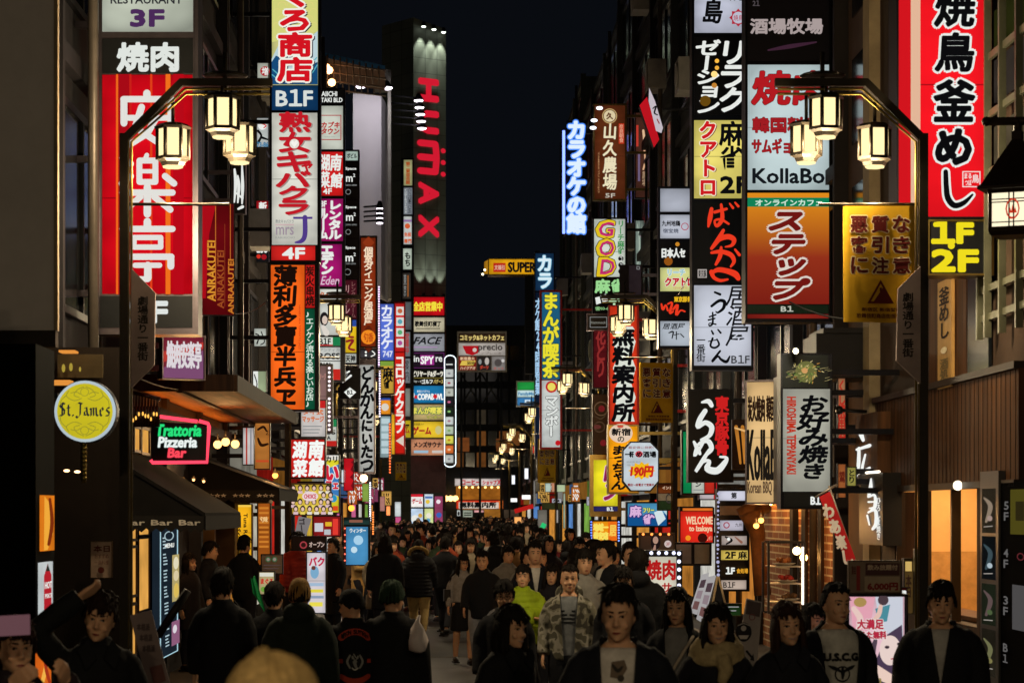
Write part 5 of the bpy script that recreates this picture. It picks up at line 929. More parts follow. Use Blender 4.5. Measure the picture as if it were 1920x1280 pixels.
banner(1581, 1715, 386, 604, 19.86, 'large yellow warning banner with a triangle sign hanging beside the huge red sign')
banner(1198, 1262, 680, 792, 39.7, 'smaller yellow warning banner hanging right of the information office sign', .2)
banner(1008, 1042, 822, 905, 78.5, 'small dull yellow warning banner below the manga café sign', .2)
banner(741, 762, 866, 900, 98, 'tiny orange yellow banner under the red vertical shop sign', .1)
# ------------------------------------------------------------------ signs fixed flat to the facades
class FX:
    def __init__(s, X, pxref, out=0.03): s.sg = 1 if X < 0 else -1; s.X0 = X; s.X = X + s.sg*out; s.Yr = s.X*F/(pxref-VX)
    def pt(s, px, py, d=0.0): return (s.X + s.sg*d, s.X*F/(px-VX), H + (VY-py)*s.Yr/F)
def wall_sign(name, label, cat, X, pxref, rect, mat, items=(), out=0.06, th=0.05, frame=None, group=None, extra=()):
    fc = FX(X, pxref, out); rt = empty(name, fc.pt((rect[0]+rect[2])/2, rect[3]), label, cat, group); m = MB()
    q = [Vector(fc.pt(*p)) for p in ((rect[0],rect[1]),(rect[2],rect[1]),(rect[2],rect[3]),(rect[0],rect[3]))]; m.prism(q, (-fc.sg*th, 0, 0)); o = m.build('panel', mat, rt)
    if items: draw(fc, items, o, 0.004)
    if frame:
        m = MB(); fm = paint(*frame)
        (ax,ay,az),(bx,by,bz) = fc.pt(rect[0],rect[1]), fc.pt(rect[2],rect[3]); ya, yb = sorted((ay,by)); za, zb = sorted((az,bz)); x0, x1 = sorted((fc.X - fc.sg*0.02, fc.X + fc.sg*0.02))
        for (u,v,p,q2) in ((ya-.03,yb+.03,zb,zb+.03),(ya-.03,yb+.03,za-.03,za),(ya-.03,ya,za,zb),(yb,yb+.03,za,zb)): m.box(x0,u,p,x1,v,q2)
        m.build('frame', fm, rt)
    return rt, fc, o
# left: bar entrance
m = MB(); px_box(m, 84, 651, 232, 1450, 20.38, 20.9); solo(m, 'bar_wall', paint('#1e150e', 0.8, 0, 0.3, 1.5, .2), 'dark timber wall of the bar behind the round yellow sign', 'wall')
rt = empty('bar_transom', P(150, 708, 20.3), 'dim glazed transom with yellow glints over the bar entrance', 'window'); m = MB(); px_box(m, 108, 664, 192, 708, 20.3, 20.36); m.build('glass', paint('#574a34', .25, .2), rt)
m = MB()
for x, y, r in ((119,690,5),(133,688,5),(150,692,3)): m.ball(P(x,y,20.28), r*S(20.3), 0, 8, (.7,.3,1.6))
m.build('glow_bead', glow('#b8a040', .8, 0), rt)  # small glowing beads set before the glass as yellow glints
m = MB(); px_box(m, 93, 712, 131, 720, 20.0, 20.2); px_box(m, 110, 656, 140, 660, 19.9, 20.1); solo(m, 'glow_strip', lamp_mat('#d88a3a', 1.1), 'orange lit ceiling strips of the bar, light built in as glow', 'lamp')  # wooden ceiling strips; the light on them is put in as glow
m = MB()
for x, y in ((125,882),(145,884)): m.ball(P(x,y,20.0), 6*S(20), 0, 10, (1,1,.45))
solo(m, 'downlight', lamp_mat('#ffc890', 4.0), 'pair of small downlights in the dark bar entrance', 'lamp')
sign('notice','cream notice sheet with red brown writing on the dark bar wall','notice',20.3,(170,1014,211,1083),[PU((171,1015,210,1082),'#c8a890',[T('本日',(176,1022,206,1034),paint('#6a2a20',.7),b=.4),T('おすすめ',(178,1038,204,1046),paint('#6a2a20',.7),n=3),T('一品料理',(178,1050,204,1058),paint('#6a2a20',.7),n=3),C_(190,1068,6,paint('#6a2a20',.7))])],'brown',.02,rim=1,bracket=False,back=False)
# round sign
rt = empty('round_sign', P(160, 829, 18), 'round yellow lit bar sign with blackletter writing and a white rim', 'sign'); fc = Face(160, 18.0); m = MB()
r = 59*S(18); m.add([], []); c = Vector(fc.pt(160,771,0)); n = 40
ring = [c + Vector((r*math.cos(2*math.pi*k/n), 0, r*math.sin(2*math.pi*k/n))) for k in range(n)]; m.prism(ring, (0,.14,0)); m.box(-3.3, 18.05, c.z+.1, c.x-r+.02, 18.09, c.z+.14); m.build('drum', paint('#3a3c40', .4, .5), rt)
m = MB(); r2 = 57.5*S(18); m.prism([c + Vector((r2*math.cos(2*math.pi*k/n), -.004, r2*math.sin(2*math.pi*k/n))) for k in range(n)], (0,-.012,0)); po = m.build('rim_light', glow('#b4c4cc', 1.0, .05), rt)
m = MB(); r2 = 52*S(18); m.prism([c + Vector((r2*math.cos(2*math.pi*k/n), -.018, r2*math.sin(2*math.pi*k/n))) for k in range(n)], (0,-.008,0)); po = m.build('face', glow('#cbbd22', 1.0, .16), rt)
a = Art(fc, .028); ol = ink('#8f8a2c')
for sx in (-1, 1):
    for sy in (-1, 1):
        f = lambda x, y: (160+sx*x, 771+sy*y)
        for s_ in ([(2,46),(14,40),(20,30),(10,26)],[(6,24),(20,20),(34,28),(30,38)],[(46,6),(44,20),(34,30)],[(8,32),(16,36),(26,34)]): a.stroke([(*f(*p),1.4) for p in s_], ol)
a.ring(160, 735, 8, 1.2, ol); a.ring(160, 807, 8, 1.2, ol)
blk = ink('#22262a'); gl = {'S':(14,[[(.85,.12),(.5,.0),(.18,.2),(.8,.58),(.75,.9),(.1,.98)],[(.5,.0),(.5,1)]]),'t':(8,[[(.4,.15),(.4,.85),(.8,.98)],[(.05,.38),(.85,.38)]]),'.':(6,[[(.3,.9),(.5,1)]]),'J':(13,[[(.1,.15),(.4,.0),(.95,.1)],[(.7,.08),(.65,.9),(.3,1.15),(.05,1.0)]]),'a':(11,[[(.15,.42),(.55,.36),(.68,.85),(.95,.98)],[(.6,.58),(.2,.66),(.2,.92),(.62,.9)]]),'m':(16,[[(.02,.42),(.14,.5),(.14,.98)],[(.16,.46),(.42,.38),(.44,.98)],[(.46,.46),(.72,.38),(.76,.9),(.95,1)]]),'e':(10,[[(.2,.66),(.75,.56),(.55,.36),(.18,.5),(.22,.9),(.5,1),(.85,.88)]]),'s':(10,[[(.8,.42),(.45,.36),(.2,.54),(.75,.76),(.6,.98),(.1,.96)]])}
x = 111
for ch in 'St.James':
    w_, st = gl[ch]
    for s_ in st: a.nib([(x+px*w_, 755+py*25) for px, py in s_], blk, 4.2)
    x += w_ + 1.4
a.done('lettering', po)
m = MB(); m.tube([P(157,828,18.05), P(157,905,18.05)], .018, 0, 6)
for k in range(9): m.ball(P(157,832+k*8,18.05), .028, 0, 6)
m.build('chain', gold, rt)
# poster strip lit from behind, on a pier
fcP = FX(-2.70, 88, 0.0); rt = empty('poster_pier', (-2.9, 16.3, 0), 'dark pier with three narrow lit posters at the left edge', 'display'); m = MB(); m.box(-3.28, 15.95, 0, -2.72, 16.7, 3.2); m.build('pier', paint('#050403', .9, spec=.03), rt)
for (r_, c, it) in (((80,928,102,1032),'#e07a1a',[PL([(82,930),(90,940),(98,1000),(88,1030),(81,1031)],ink('#f0a83a')),ST([(92,935,5),(96,980,7),(90,1020,6)],ink('#7a2c0e'))]),((77,1053,99,1166),'#c2c8c8',[PL([(88,1056),(95,1078),(95,1140),(88,1162),(81,1140),(81,1078)],ink('#b0202a')),PL([(88,1056),(92,1070),(84,1070)],ink('#1e2c24')),T('HOT',(82,1090,95,1102),W,b=.4),T('PRICE',(82,1112,95,1120),W,b=.2)]),((72,1189,96,1285),'#d8641a',[ST([(78,1195,7),(88,1230,9),(78,1275,8)],ink('#f0b048')),ST([(92,1195,4),(84,1240,6),(92,1280,5)],ink('#a03018'))])):
    m = MB(); q = [Vector(fcP.pt(*p)) for p in ((r_[0],r_[1]),(r_[2],r_[1]),(r_[2],r_[3]),(r_[0],r_[3]))]; m.prism(q, (-.02,0,0)); o = m.build('poster', glow(c, 1.0, .2), rt); draw(fcP, it, o, .004)
# trattoria front
for (r_, lab) in (((240,919,254,1009),'upper'),((240,1027,254,1114),'middle'),((239,1134,253,1225),'lowest'),((250,802,261,842),'upper left storey'),((264,800,278,844),'upper right storey'),((258,914,278,1006),'tall upper'),((258,1008,278,1148),'tall lower')):
    wall_sign('window','%s warm lit window panel of the trattoria front' % lab,'window',XL,250,r_,glow('#e8a850',.95,.2),out=.05,frame=('#3a2818',.5))
rows = [R_((303.5,1000+6*k,303.5+random.uniform(5,8),1002.5+6*k),ink('#a8c0c8')) for k in range(36) if k%5]
wall_sign('menu_board','tall dark menu board with a pale blue lit edge and food pictures','menu board',XL,316,(299,986,333,1228),glow('#1c2630',.8,.1),[FR((299,986,333,1228),2,ink('#a8cfdc')),RG(316,1004,9,2,ink('#a0b8c0')),T('MENU',(308,1018,325,1026),W,b=.3)]+rows+[R_((316,1040,329,1128),ink('#b0a068')),C_(323,1056,5,ink('#e0d8b8'),ry=12),C_(323,1080,5,ink('#d8c8a0'),ry=10),C_(323,1108,5,ink('#d8b858'),ry=14),R_((314,1165,329,1210),ink('#8a5a78')),C_(320,1180,4,ink('#d8d0d8'),ry=8)],out=.25,th=.08)
# neon
rt = empty('neon_sign', P(338, 870, 25), 'red framed neon sign with green, white and red script words', 'sign'); fc = Face(338, 25.0); m = MB(); q = [Vector(fc.pt(*p)) for p in ((284,790),(388,795),(388,866),(284,866))]; m.prism(q, (0,.12,0)); m.box(XL, 25.02, P(0,800,25).z, P(286,0,25).x, 25.06, P(0,795,25).z); o = m.build('back_box', paint('#0e0f12', .5), rt)
m = MB(); m.tube([fc.pt(*p, .05) for p in ((300,781),(371,790))], .02, 0, 8); m.tube([fc.pt(*p, .05) for p in ((374,789),(391,794),(393,800),(389,866),(287,867),(284,862))], .02, 0, 8); m.build('neon_tube', lamp_mat('#ff4058', 1.6), rt)
a = Art(fc, .01); a.text('Trattoria', (294,796,377,817), ink('#28e07a'), b=1.0, slant=.15, ol=ink('#0a5a30'), ow=1.2); a.text('Pizzeria', (297,819,369,838), ink('#e8f0ec'), b=1.0, slant=.12, ol=ink('#4a5a58'), ow=1.0); a.text('Bar', (315,840,349,857), ink('#ff4a5a'), b=1.0, slant=.12, ol=ink('#6a1420'), ow=1.2); a.done('lettering', o)
# timber canopy above, awnings, bulbs
wood2 = bpy.data.materials.new('soffit_timber'); wood2.use_nodes = True; wood_nodes(wood2, '#33190b', '#5e3216', (2.5, .12, 2.5))
rt = empty('canopy', (-2.85, 31, 3.4), 'broad timber canopy with a warm lit underside over the trattoria', 'canopy'); m = MB(); m.box(XL, 26, 3.40, -2.3, 36, 3.55); m.build('soffit', wood2, rt)
m = MB(); m.box(-2.3, 25.98, 3.38, -2.26, 36, 3.56); m.box(XL, 25.94, 3.38, -2.3, 25.98, 3.56)
m.box(-2.92, 26, 3.37, -2.86, 35.9, 3.398); m.build('fascia_board', dkwood, rt)
m = MB()
for x, y in ((303,752),(360,766),(420,775)): m.ball(P(x, y, 27 + (x-303)*.03), .0)
m = MB(); m.box(XL, 26.3, 3.10, -3.12, 35.7, 3.14); m.box(-3.15, 26.3, 3.14, -3.12, 35.7, 3.22); m.build('lamp_shield', dkwood, rt)  # ledge added to hide the strip below the soffit and send light up
m = MB(); m.box(-3.34, 26.5, 3.145, -3.2, 35.5, 3.17); m.build('glow_strip', lamp_mat('#ff8428', 9.0), rt)  # strip kept out of sight, there only to warm the soffit
def awning(Y0, Y1, xw, xo, zw, zo, lab, hexc, val, txt=None):
    rt = empty('awning', ((xw+xo)/2, (Y0+Y1)/2, zo), lab, 'awning'); m = MB(); m.add([(xw,Y0,zw),(xo,Y0,zo),(xo,Y1,zo),(xw,Y1,zw),(xw,Y0,zw-.04),(xo,Y0,zo-.04),(xo,Y1,zo-.04),(xw,Y1,zw-.04)], [(0,1,2,3),(4,7,6,5),(0,4,5,1),(3,2,6,7),(1,5,6,2),(0,3,7,4)]); m.add([(xw,Y0+.02,zw-.04),(xo,Y0+.02,zo-.04),(xw,Y0+.02,zo-.04),(xw,Y0+.05,zw-.04),(xo,Y0+.05,zo-.04),(xw,Y0+.05,zo-.04)],[(0,1,2),(3,5,4),(0,3,4,1),(1,4,5,2),(0,2,5,3)]); m.build('cloth', paint(hexc, .9, 0, .25, 3), rt)
    m = MB(); n = 9
    for k in range(n):
        a0, a1 = xw+.2 + (xo-xw-.2)*k/n, xw+.2+(xo-xw-.2)*(k+1)/n; m.prism([(a0,Y0,zo-.03),(a1,Y0,zo-.03),(a1,Y0,zo-.15),((a0+a1)/2,Y0,zo-.19),(a0,Y0,zo-.15)], (0,.01,0))
    m.box(xo-.01, Y0, zo-.17, xo+.005, Y1, zo-.03); v = m.build('valance', paint(val, .8), rt)
    if txt:
        fc = Face(VX + (xw+xo)/2*F/Y0, Y0); a = Art(fc, .004); px0, px1, yy = VX+(xw+.25)*F/Y0, VX+xo*F/Y0, VY-(zo-.06-H)*F/Y0
        for k in range(3): a.text(txt, (px0+(px1-px0)*k/3+3, yy+2, px0+(px1-px0)*(k+1)/3-9, yy+.06*F/Y0), paint('#b0a89c', .8), b=.4, n=4)
        a.done('lettering', v)
awning(23.5, 27.5, XL, -2.36, 2.72, 2.08, 'dark sloping awning with a lettered valance over the lit menu board', '#0d0a08', '#15110e', 'Bar')
awning(31.8, 35.6, XL, -2.22, 2.84, 2.40, 'second dark awning with pale crests on its valance under the globe bulbs', '#100d0a', '#1c1814', '★☆★')
def bulbs_at(name, pts, Y, r, c, k, lab, grp=None, watts=0):
    for i, (x, y) in enumerate(pts):
        m = MB(); m.ball(P(x, y, Y), r*S(Y), 0, 12); rt = empty(name, P(x, y+r, Y), lab if len(pts) == 1 else None, 'lamp', grp); m.build('bulb', lamp_mat(c, k), rt)
        
        if watts:
            l = bpy.data.lights.new('bulb_light', 'POINT'); l.energy = watts; l.color = (1, .5, .17); l.shadow_soft_size = .08; lo_ = bpy.data.objects.new('bulb_light', l); COL.objects.link(lo_); lo_.parent = rt; lo_.location = (0, -r*S(Y)-.12, r*S(Y))
        q = MB(); q.tube([P(x, y-r*.8, Y), P(x, y-r*2.6, Y)], .012, 0, 5); q.tube([P(x, y-r*1.2, Y), P(x, y-r*.7, Y)], .03, 0, 6); q.build('holder', paint('#2a241c', .5), rt)
        if len(pts) > 1: rt['label'] = lab
bulbs_at('globe_bulb', [(408,833),(423,828),(441,832)], 30.5, 8, '#ffc070', 3.2, 'warm globe bulb hanging right of the red neon frame', 'globe bulbs by the neon sign', 9)
bulbs_at('canopy_spot', [(344,900),(363,899),(382,902)], 29.5, 2.6, '#ffb870', 4.0, 'tiny warm spot lamp in the dark gap below the neon sign', 'three tiny spots below the neon', 8)
bulbs_at('orange_bulb', [(516,891)], 34, 5.5, '#ff9040', 5.0, 'bare orange bulb at the end of the second awning', None, 25)
bulbs_at('white_bulb', [(682,896)], 52, 7.5, '#ffe0b0', 4.5, 'big glowing white bulb below the brush kana sign')
bulbs_at('orange_lantern', [(659,952)], 47, 6, '#ff8a30', 3.5, 'small orange lantern low beside the yellow multicolour sign')
# warm shop fronts between the awning and the orange sign
sign('poster','orange brown poster with a black brush curl beside the globe bulbs','poster',36.3,(476,776,507,880),[PN((478,779,505,878),'#b87432',[ST([(484,805,4),(494,800,5),(500,808,3)],ink('#2a1408')),ST([(484,822,4),(490,834,6),(502,832,4)],ink('#2a1408')),T('2',(498,806,504,815),ink('#3a1e10')),R_((480,862,504,866),ink('#c04a24'))],.9,var=.3)],'brown',.1,rim=1)
sign('slat_sign','white and red upright slats glowing left of the orange brown poster','sign',35,(455,800,477,872),[PN((456,802,476,870),'#c8c0bc',[R_((461,802,464,870),ink('#a83a30')),R_((469,802,472,870),ink('#8a8a90'))],1.0)],'dark',.1,rim=1)
sign('shop_sign','yellow lit tuna restaurant board with a sideways black title','sign',35.8,(436,944,473,1060),[PN((438,946,471,1058),'#efae1c',[T('Tuna Restaurant',(457,962,464,1050),K,rot=1,b=.3),T('まぐろ酒場',(443,976,453,1046),K,v=True,b=.4),R_((438,946,471,950),ink('#f0c850'))],1.1)],'dark',.2,rim=1)
sign('shop_sign','orange brown lit board with faint text left of the orange column','sign',37,(482,932,508,1060),[PN((484,934,506,1058),'#a8581a',[R_((486,950+9*k,504,954+9*k),ink('#c87a2a')) for k in range(9)]+[T('旬味',(488,968,502,978),ink('#f0c888'),b=.3)],.9,var=.3)],'dark',.2,rim=1)
m = MB(); px_box(m, 438, 915, 502, 943, 35.0, 36.0); solo(m, 'cloth_hanging', paint('#b8a07a', .9, 0, .2, 3), 'beige cloth hanging above the yellow tuna board', 'cloth')
m = MB(); px_box(m, 396, 915, 440, 1110, 35.2, 35.9); solo(m, 'shop_post', paint('#6a4a2c', .7, 0, .3, 2), 'brown timber shop wall left of the yellow tuna board', 'wall')
sign('info_board','dark brown board with an opening notice above the white poster stand','sign',36,(546,1004,612,1032),[PU((548,1006,610,1030),'#2e1410',[C_(569,1021,7,ink('#a03a40')),C_(569,1021,4.5,ink('#2e1410')),T('オープン',(580,1015,608,1025),ink('#b8a094'),b=.4)])],'dark',.1,rim=1,bracket=False)
sign('poster_stand','white lit poster stand with red kana and small price rows','poster',35.5,(574,1034,612,1150),[PN((576,1036,610,1148),'#d8d0d4',[T('バク',(580,1044,608,1060),ink('#c02a50'),b=.8),C_(590,1072,8,ink('#7aa8c8'),ry=12),C_(588,1064,4,ink('#6a3a30')),R_((579,1092,607,1098),ink('#a0b8d0')),R_((580,1104,606,1110),ink('#e0d040')),R_((579,1116,607,1121),ink('#8a9ab0')),R_((580,1128,605,1136),ink('#e8d850'))],1.0)],'dark',.3,rim=1,bracket=False)
sign('info_board','blue framed lit notice board with a snowy picture behind the tan coat','sign',41,(644,969,694,1060),[PU((645,970,693,983),'#1c4a5a',[R_((655,974,680,979),ink('#8a5a48'))]),PN((649,987,690,1058),'#4a90c0',[T('ウィンター',(656,990,686,998),W,b=.3),C_(672,1012,9,ink('#a8d0e8')),C_(664,1030,6,ink('#c0dcea'))],1.0),PU((645,985,648.5,1058),'#5a1c18',[C_(646.7,990+12*k,1.6,lamp_mat('#ff6a50',2)) for k in range(6)])],'dark',.2,rim=1,bracket=False)
sign('info_board','red lit box sign with white panels under the face poster','sign',41.5,(586,966,640,1006),[PN((588,968,638,1004),'#8a1c1c',[R_((590,980,606,996),ink('#c8c8d0')),R_((610,978,622,986),ink('#e0b02a')),R_((624,972,634,1002),ink('#e03a30')),R_((608,992,620,1002),ink('#b8bcc0'))],1.0)],'dark',.2,rim=1,bracket=False)
rt = empty('leaning_banner', P(566, 1010, 40), 'grey white tilted banner with a dark vertical word left of the red lit box', 'banner'); fc = Face(566, 40); m = MB(); q = [Vector(fc.pt(*p)) for p in ((560,967),(584,972),(572,1010),(551,1006))]; m.prism(q, (0,.03,0)); o = m.build('cloth', glow('#8a8484', .8), rt); draw(fc, [T('ゴール',(560,972,572,1006),ink('#3a3436'),v=True,b=.6,slant=-.1)], o, .004)
sign('price_board','pale board with two green circles and grey text rows beside the red puffer jacket','sign',33,(489,1038,531,1076),[PU((491,1040,529,1074),'#8a7a70',[C_(503,1048,5,ink('#3a5a3a')),C_(503,1048,3,ink('#8a7a70')),C_(515,1048,5,ink('#3a5a3a')),C_(515,1048,3,ink('#8a7a70')),R_((494,1058,526,1060),ink('#4a3a38')),R_((494,1064,522,1066),ink('#4a3a38'))])],'dark',.05,rim=1,bracket=False,back=False)
sign('price_board','colourful sushi price board with red kana below the pale board','sign',32,(484,1070,516,1115),[PN((486,1072,514,1113),'#b8a878',[T('まぐろ',(489,1084,512,1094),ink('#c02420'),b=.5),R_((487,1073,513,1080),ink('#d8d8c8')),C_(494,1104,5,ink('#6a9a3a')),C_(506,1106,5,ink('#d89a3a'))],.9)],'dark',.05,rim=1,bracket=False,back=False)
# placard and stick lower left
rt = empty('placard', P(300, 1300, 14), 'leaning mauve grey placard with faded writing at the lower left', 'sign'); fc = Face(280, 14.0); m = MB(); q = [Vector(fc.pt(*p)) for p in ((243,1153),(283,1143),(326,1310),(286,1320))]; m.prism(q, (0,.02,0)); o = m.build('board', paint('#7d6c6a', .7, 0, .15, 4), rt)
a = Art(fc, .003)
for k, (x, y) in enumerate(((257,1168),(262,1188),(267,1208))): a.text('本格派', (x, y, x+24, y+13), paint('#4e4040', .7), b=.4, n=4)
a.poly([(281,1250),(304,1244),(312,1275),(289,1282)], paint('#6a4440', .7)); a.done('lettering', o)
m = MB(); m.tube([P(296,1192,17), P(352,1106,17)], .03, 0, 8); solo(m, 'pole', paint('#15110f', .5), 'thick dark diagonal pole before the lit menu board', 'pole')
# ------------------------------------------------------------------ right side, near
brickm = bpy.data.materials.new('brick'); brickm.use_nodes = True; nt = brickm.node_tree; bb = nt.nodes['Principled BSDF']; bb.inputs['Roughness'].default_value = .8
tc = nt.nodes.new('ShaderNodeTexCoord'); sp = nt.nodes.new('ShaderNodeSeparateXYZ'); cb = nt.nodes.new('ShaderNodeCombineXYZ'); br = nt.nodes.new('ShaderNodeTexBrick'); br.inputs['Scale'].default_value = 1; br.inputs['Brick Width'].default_value = .62; br.inputs['Row Height'].default_value = .1; br.inputs['Mortar Size'].default_value = .012
br.inputs['Color1'].default_value = (*lin('#a0622e'),1); br.inputs['Color2'].default_value = (*lin('#8a4c22'),1); br.inputs['Mortar'].default_value = (*lin('#d8c49a'),1)
nt.links.new(tc.outputs['Object'], sp.inputs[0]); nt.links.new(sp.outputs[1], cb.inputs[0]); nt.links.new(sp.outputs[2], cb.inputs[1]); nt.links.new(cb.outputs[0], br.inputs[0]); nt.links.new(br.outputs[0], bb.inputs[0])
rt = empty('food_shop', (XR, 32.5, 0), 'warm brick shop front lit by small bulbs behind the food display case', 'storefront')
m = MB(); m.box(XR-.08, 29.0, .1, XR-.01, 36.1, 2.32); m.build('brick_wall', brickm, rt)
m = MB(); m.box(XR-.25, 28.95, 2.32, XR-.01, 36.1, 2.5); m.build('lintel', dkwood, rt)
m = MB(); m.box(XR-.12, 31.55, .1, XR-.081, 31.9, 2.3); m.box(XR-.12, 30.2, .1, XR-.081, 30.5, 2.3); m.build('post', dkwood, rt)
m = MB()
for y in (32.4, 33.6, 34.8): m.ball((XR-.3, y, 2.22), .045, 0, 8)
m.ball((XR-.22, 31.0, 1.5), .05, 0, 8); m.ball((XR-.22, 29.6, 2.2), .045, 0, 8)
m.build('bulb', lamp_mat('#ffb860', 110.0), rt)
# log post, hanging bulbs
m = MB(); m.tube([P(1430,1115,30.5),P(1424,1050,30.5),P(1420,1000,30.5),P(1412,975,30.5),P(1408,960,30.4)], [.11,.1,.1,.13,.16], 0, 10); m.tube([P(1386,965,30.5),P(1405,955,30.5),P(1440,952,30.6)], [.09,.1,.07], 0, 8); solo(m, 'log_post', paint('#6a4220', .7, 0, .35, 6, .3), 'rough brown log post under the cream barbecue sign', 'post')
bulbs_at('hanging_bulb', [(1418,985),(1427,975)], 29.2, 5.5, '#ffb050', 5.0, 'warm bare bulb hanging beside the rough log post', 'hanging bulbs by the log post', 22)
# food display case
rt = empty('display_case', P(1474, 1150, 26), 'glazed food display case with shelves of plates under the okonomiyaki sign', 'display case'); m = MB(); a = P(1441, 1016, 26); b = P(1509, 1150, 26); z0, z1 = b.z, a.z
for x in (a.x, b.x):
    for y in (26.0, 26.45): m.box(x-.012, y-.012, z0, x+.012, y+.012, z1)
for z in (z0, z1):
    for y in (26.0, 26.45): m.box(a.x+.012, y-.012, z-.012, b.x-.012, y+.012, z+.012)
m.build('case_frame', paint('#4a4038', .3, .8), rt)
shz = [P(0,py,26).z for py in (1061,1093,1128)]
m = MB()
for z in shz: m.box(a.x+.02, 26.03, z-.012, b.x-.02, 26.42, z)
m.build('shelf', paint('#b09a80', .3, .2), rt)
m = MB(); m.box(b.x-.035, 25.97, z0+.1, b.x-.015, 25.985, z1-.05); m.build('tube_lamp', lamp_mat('#ffe8d0', 4.0), rt)
m = MB(); m.ball(P(1494,1032,25.98), .045, 0, 10); m.build('bulb', lamp_mat('#ffe0a0', 8.0), rt)
for k, (z, c) in enumerate(zip(shz, ('#8a4a1c', '#a02c1c', '#5a3a1c'))):
    m = MB(); cx = P(1470+4*k, 0, 26.2).x; m.lathe((cx, 26.2, z+.001), [(.06,0),(.1,.015),(.13,.03),(.12,.03)], 0, 20); t_ = empty('food_plate', (cx, 26.2, z), ('plate of brown fried food on the top shelf of the display case', 'plate of red noodles on the middle shelf of the display case', 'plate of dark food on the bottom shelf of the display case')[k], 'plate', 'plates of food in the display case'); m.build('plate', paint('#d8d0c0', .3), t_)
    m = MB(); random.seed(k)
    for j in range(12): m.ball((cx+random.uniform(-.07,.07), 26.2+random.uniform(-.06,.06), z+.04+random.uniform(0,.03)), random.uniform(.02,.035), 0, 7)
    m.build('food', paint(c, .5, 0, .4, 20), t_)
# directory column
col('directory_sign','small stacked floor directory with white, yellow and black strips beside the log post',31.5,[
  PN((1347,920,1402,938),'#c6c6d4',[T('第',(1371,923,1381,934),K,b=.4)],1.0),PU((1350,948,1393,965),'#8a7460'),PN((1350,975,1393,994),'#b6b2c0',[RG(1362,984,6,2,ink('#a03a4a')),T('九州',(1378,980,1391,987),K,n=3)],.9),
  PN((1353,1004,1400,1021),'#b0a098',[ST([(1360,1006,3),(1372,1012,4),(1362,1019,3)],K),ST([(1378,1006,2),(1390,1016,5)],ink('#8a5a48')),C_(1366,1010,3,W)],.9),PN((1352,1031,1402,1049),'#d8bb58',[T('2F',(1360,1034,1379,1046),K,b=.7),T('麻',(1384,1033,1400,1047),K,b=.5)],1.0),
  PU((1352,1060,1402,1080),'#15130f',[T('1F',(1361,1063,1377,1075),W,b=.8),T('食処場',(1381,1065,1402,1074),ink('#d89a2a'),b=.3)]),PN((1352,1087,1399,1104),'#b8a698',[T('B1F',(1356,1090,1378,1101),ink('#2a2420'),b=.2)],.95)],rect=(1344,916,1405,1108),bracket=False)
m = MB(); random.seed(2)
for k in range(20): m.ball(P(1346+random.uniform(-1.5,1.5), 925+8*k, 31.2), random.uniform(1.5,3.2)*S(31), 0, 8)
solo(m, 'light_string', lamp_mat('#b8b8dc', .9), 'string of pale violet crystal lights down the edge of the floor directory', 'light string')
sign('shop_sign','glowing red welcome sign with cream serif words behind dark wires','sign',37.5,(1274,950,1339,1018),[PN((1276,958,1336,1016),'#d8281a',[T('WELCOME',(1286,968,1336,982),ink('#f0c8a0'),b=.5),T('to Izakaya',(1292,985,1335,998),ink('#f0c8a0'),b=.4),C_(1290,1008,5,ink('#f09020')),T('いらっしゃい',(1314,1003,1335,1013),ink('#f0c8a0'),n=3),C_(1317,1008,9,ink('#3a0e08'))],1.1),PN((1280,952,1336,957),'#e8782a')],'dark',.2,rim=1)
sign('info_board','black framed pair of blank grey panels under the red welcome sign','sign',34,(1264,1016,1334,1060),[PU((1268,1020,1296,1056),'#8a8490'),PU((1302,1020,1330,1056),'#84807e')],'dark',.1,rim=2,bracket=False,back=False)
ledR = [C_(1273,1037+15*k,3.6,lamp_mat('#dce0ff',2.0)) for k in range(10)]; ledT = [C_(1207+14*k,1036,3.4,lamp_mat('#dce0ff',2.0)) for k in range(5)]
sign('standing_sign','white standing barbecue sign with red characters framed by white light bulbs','sign',29,(1203,1031,1279,1240),[PN((1208,1043,1268,1236),'#cfc9b4',[T('焼肉',(1213,1050,1266,1086),ink('#b01c1c'),b=1.2),T('サムギョプサル',(1241,1092,1259,1220),ink('#a82020'),v=True,b=.6,fit=1.1),T('韓国料理専門',(1219,1094,1235,1215),ink('#a82020'),v=True,b=.6,fit=1.1)],1.0),PU((1269,1032,1277,1236),'#2c2c34',ledR),PU((1204,1032,1268,1040),'#2c2c34',ledT)],'dark',.3,rim=1,bracket=False)
sign('poster','poster of a dark haired figure with a round floor mark above the bulb framed sign','poster',33,(1198,998,1265,1036),[PU((1201,1004,1262,1033),'#5a4a48',[C_(1229,1016,9,ink('#1e1414'),ry=14),C_(1229,1012,5,ink('#b08a78'),ry=7),ST([(1228,1022,3),(1226,1034,7)],ink('#a88070')),C_(1252,1019,6.5,ink('#c8b8b4')),T('3F',(1249,1016,1256,1022),ink('#a03a3a'),n=3)])],'brown',.1,rim=2,bracket=False)
m = MB()
for k in range(4): m.ball(P(1206+16*k,1001,32.9), 2.6*S(33), 0, 8)
solo(m, 'lamp_row', lamp_mat('#ff8a40', 2.5), 'row of four small orange lamps above the dark haired poster', 'lamp')
sign('poster','orange, white and green striped poster with a round crest beside the second right lamp post','poster',40.5,(1232,905,1264,957),[PU((1234,907,1262,924),'#8a4a20',[T('インド',(1242,911,1260,917),ink('#d8b898'),b=.3,n=3)]),PU((1234,925,1262,938),'#9a948a'),PU((1234,939,1262,955),'#2a4a30',[RG(1254,934,6,1.5,ink('#3a3430'),ry=9)])],'dark',.05,rim=1,bracket=False,back=False)
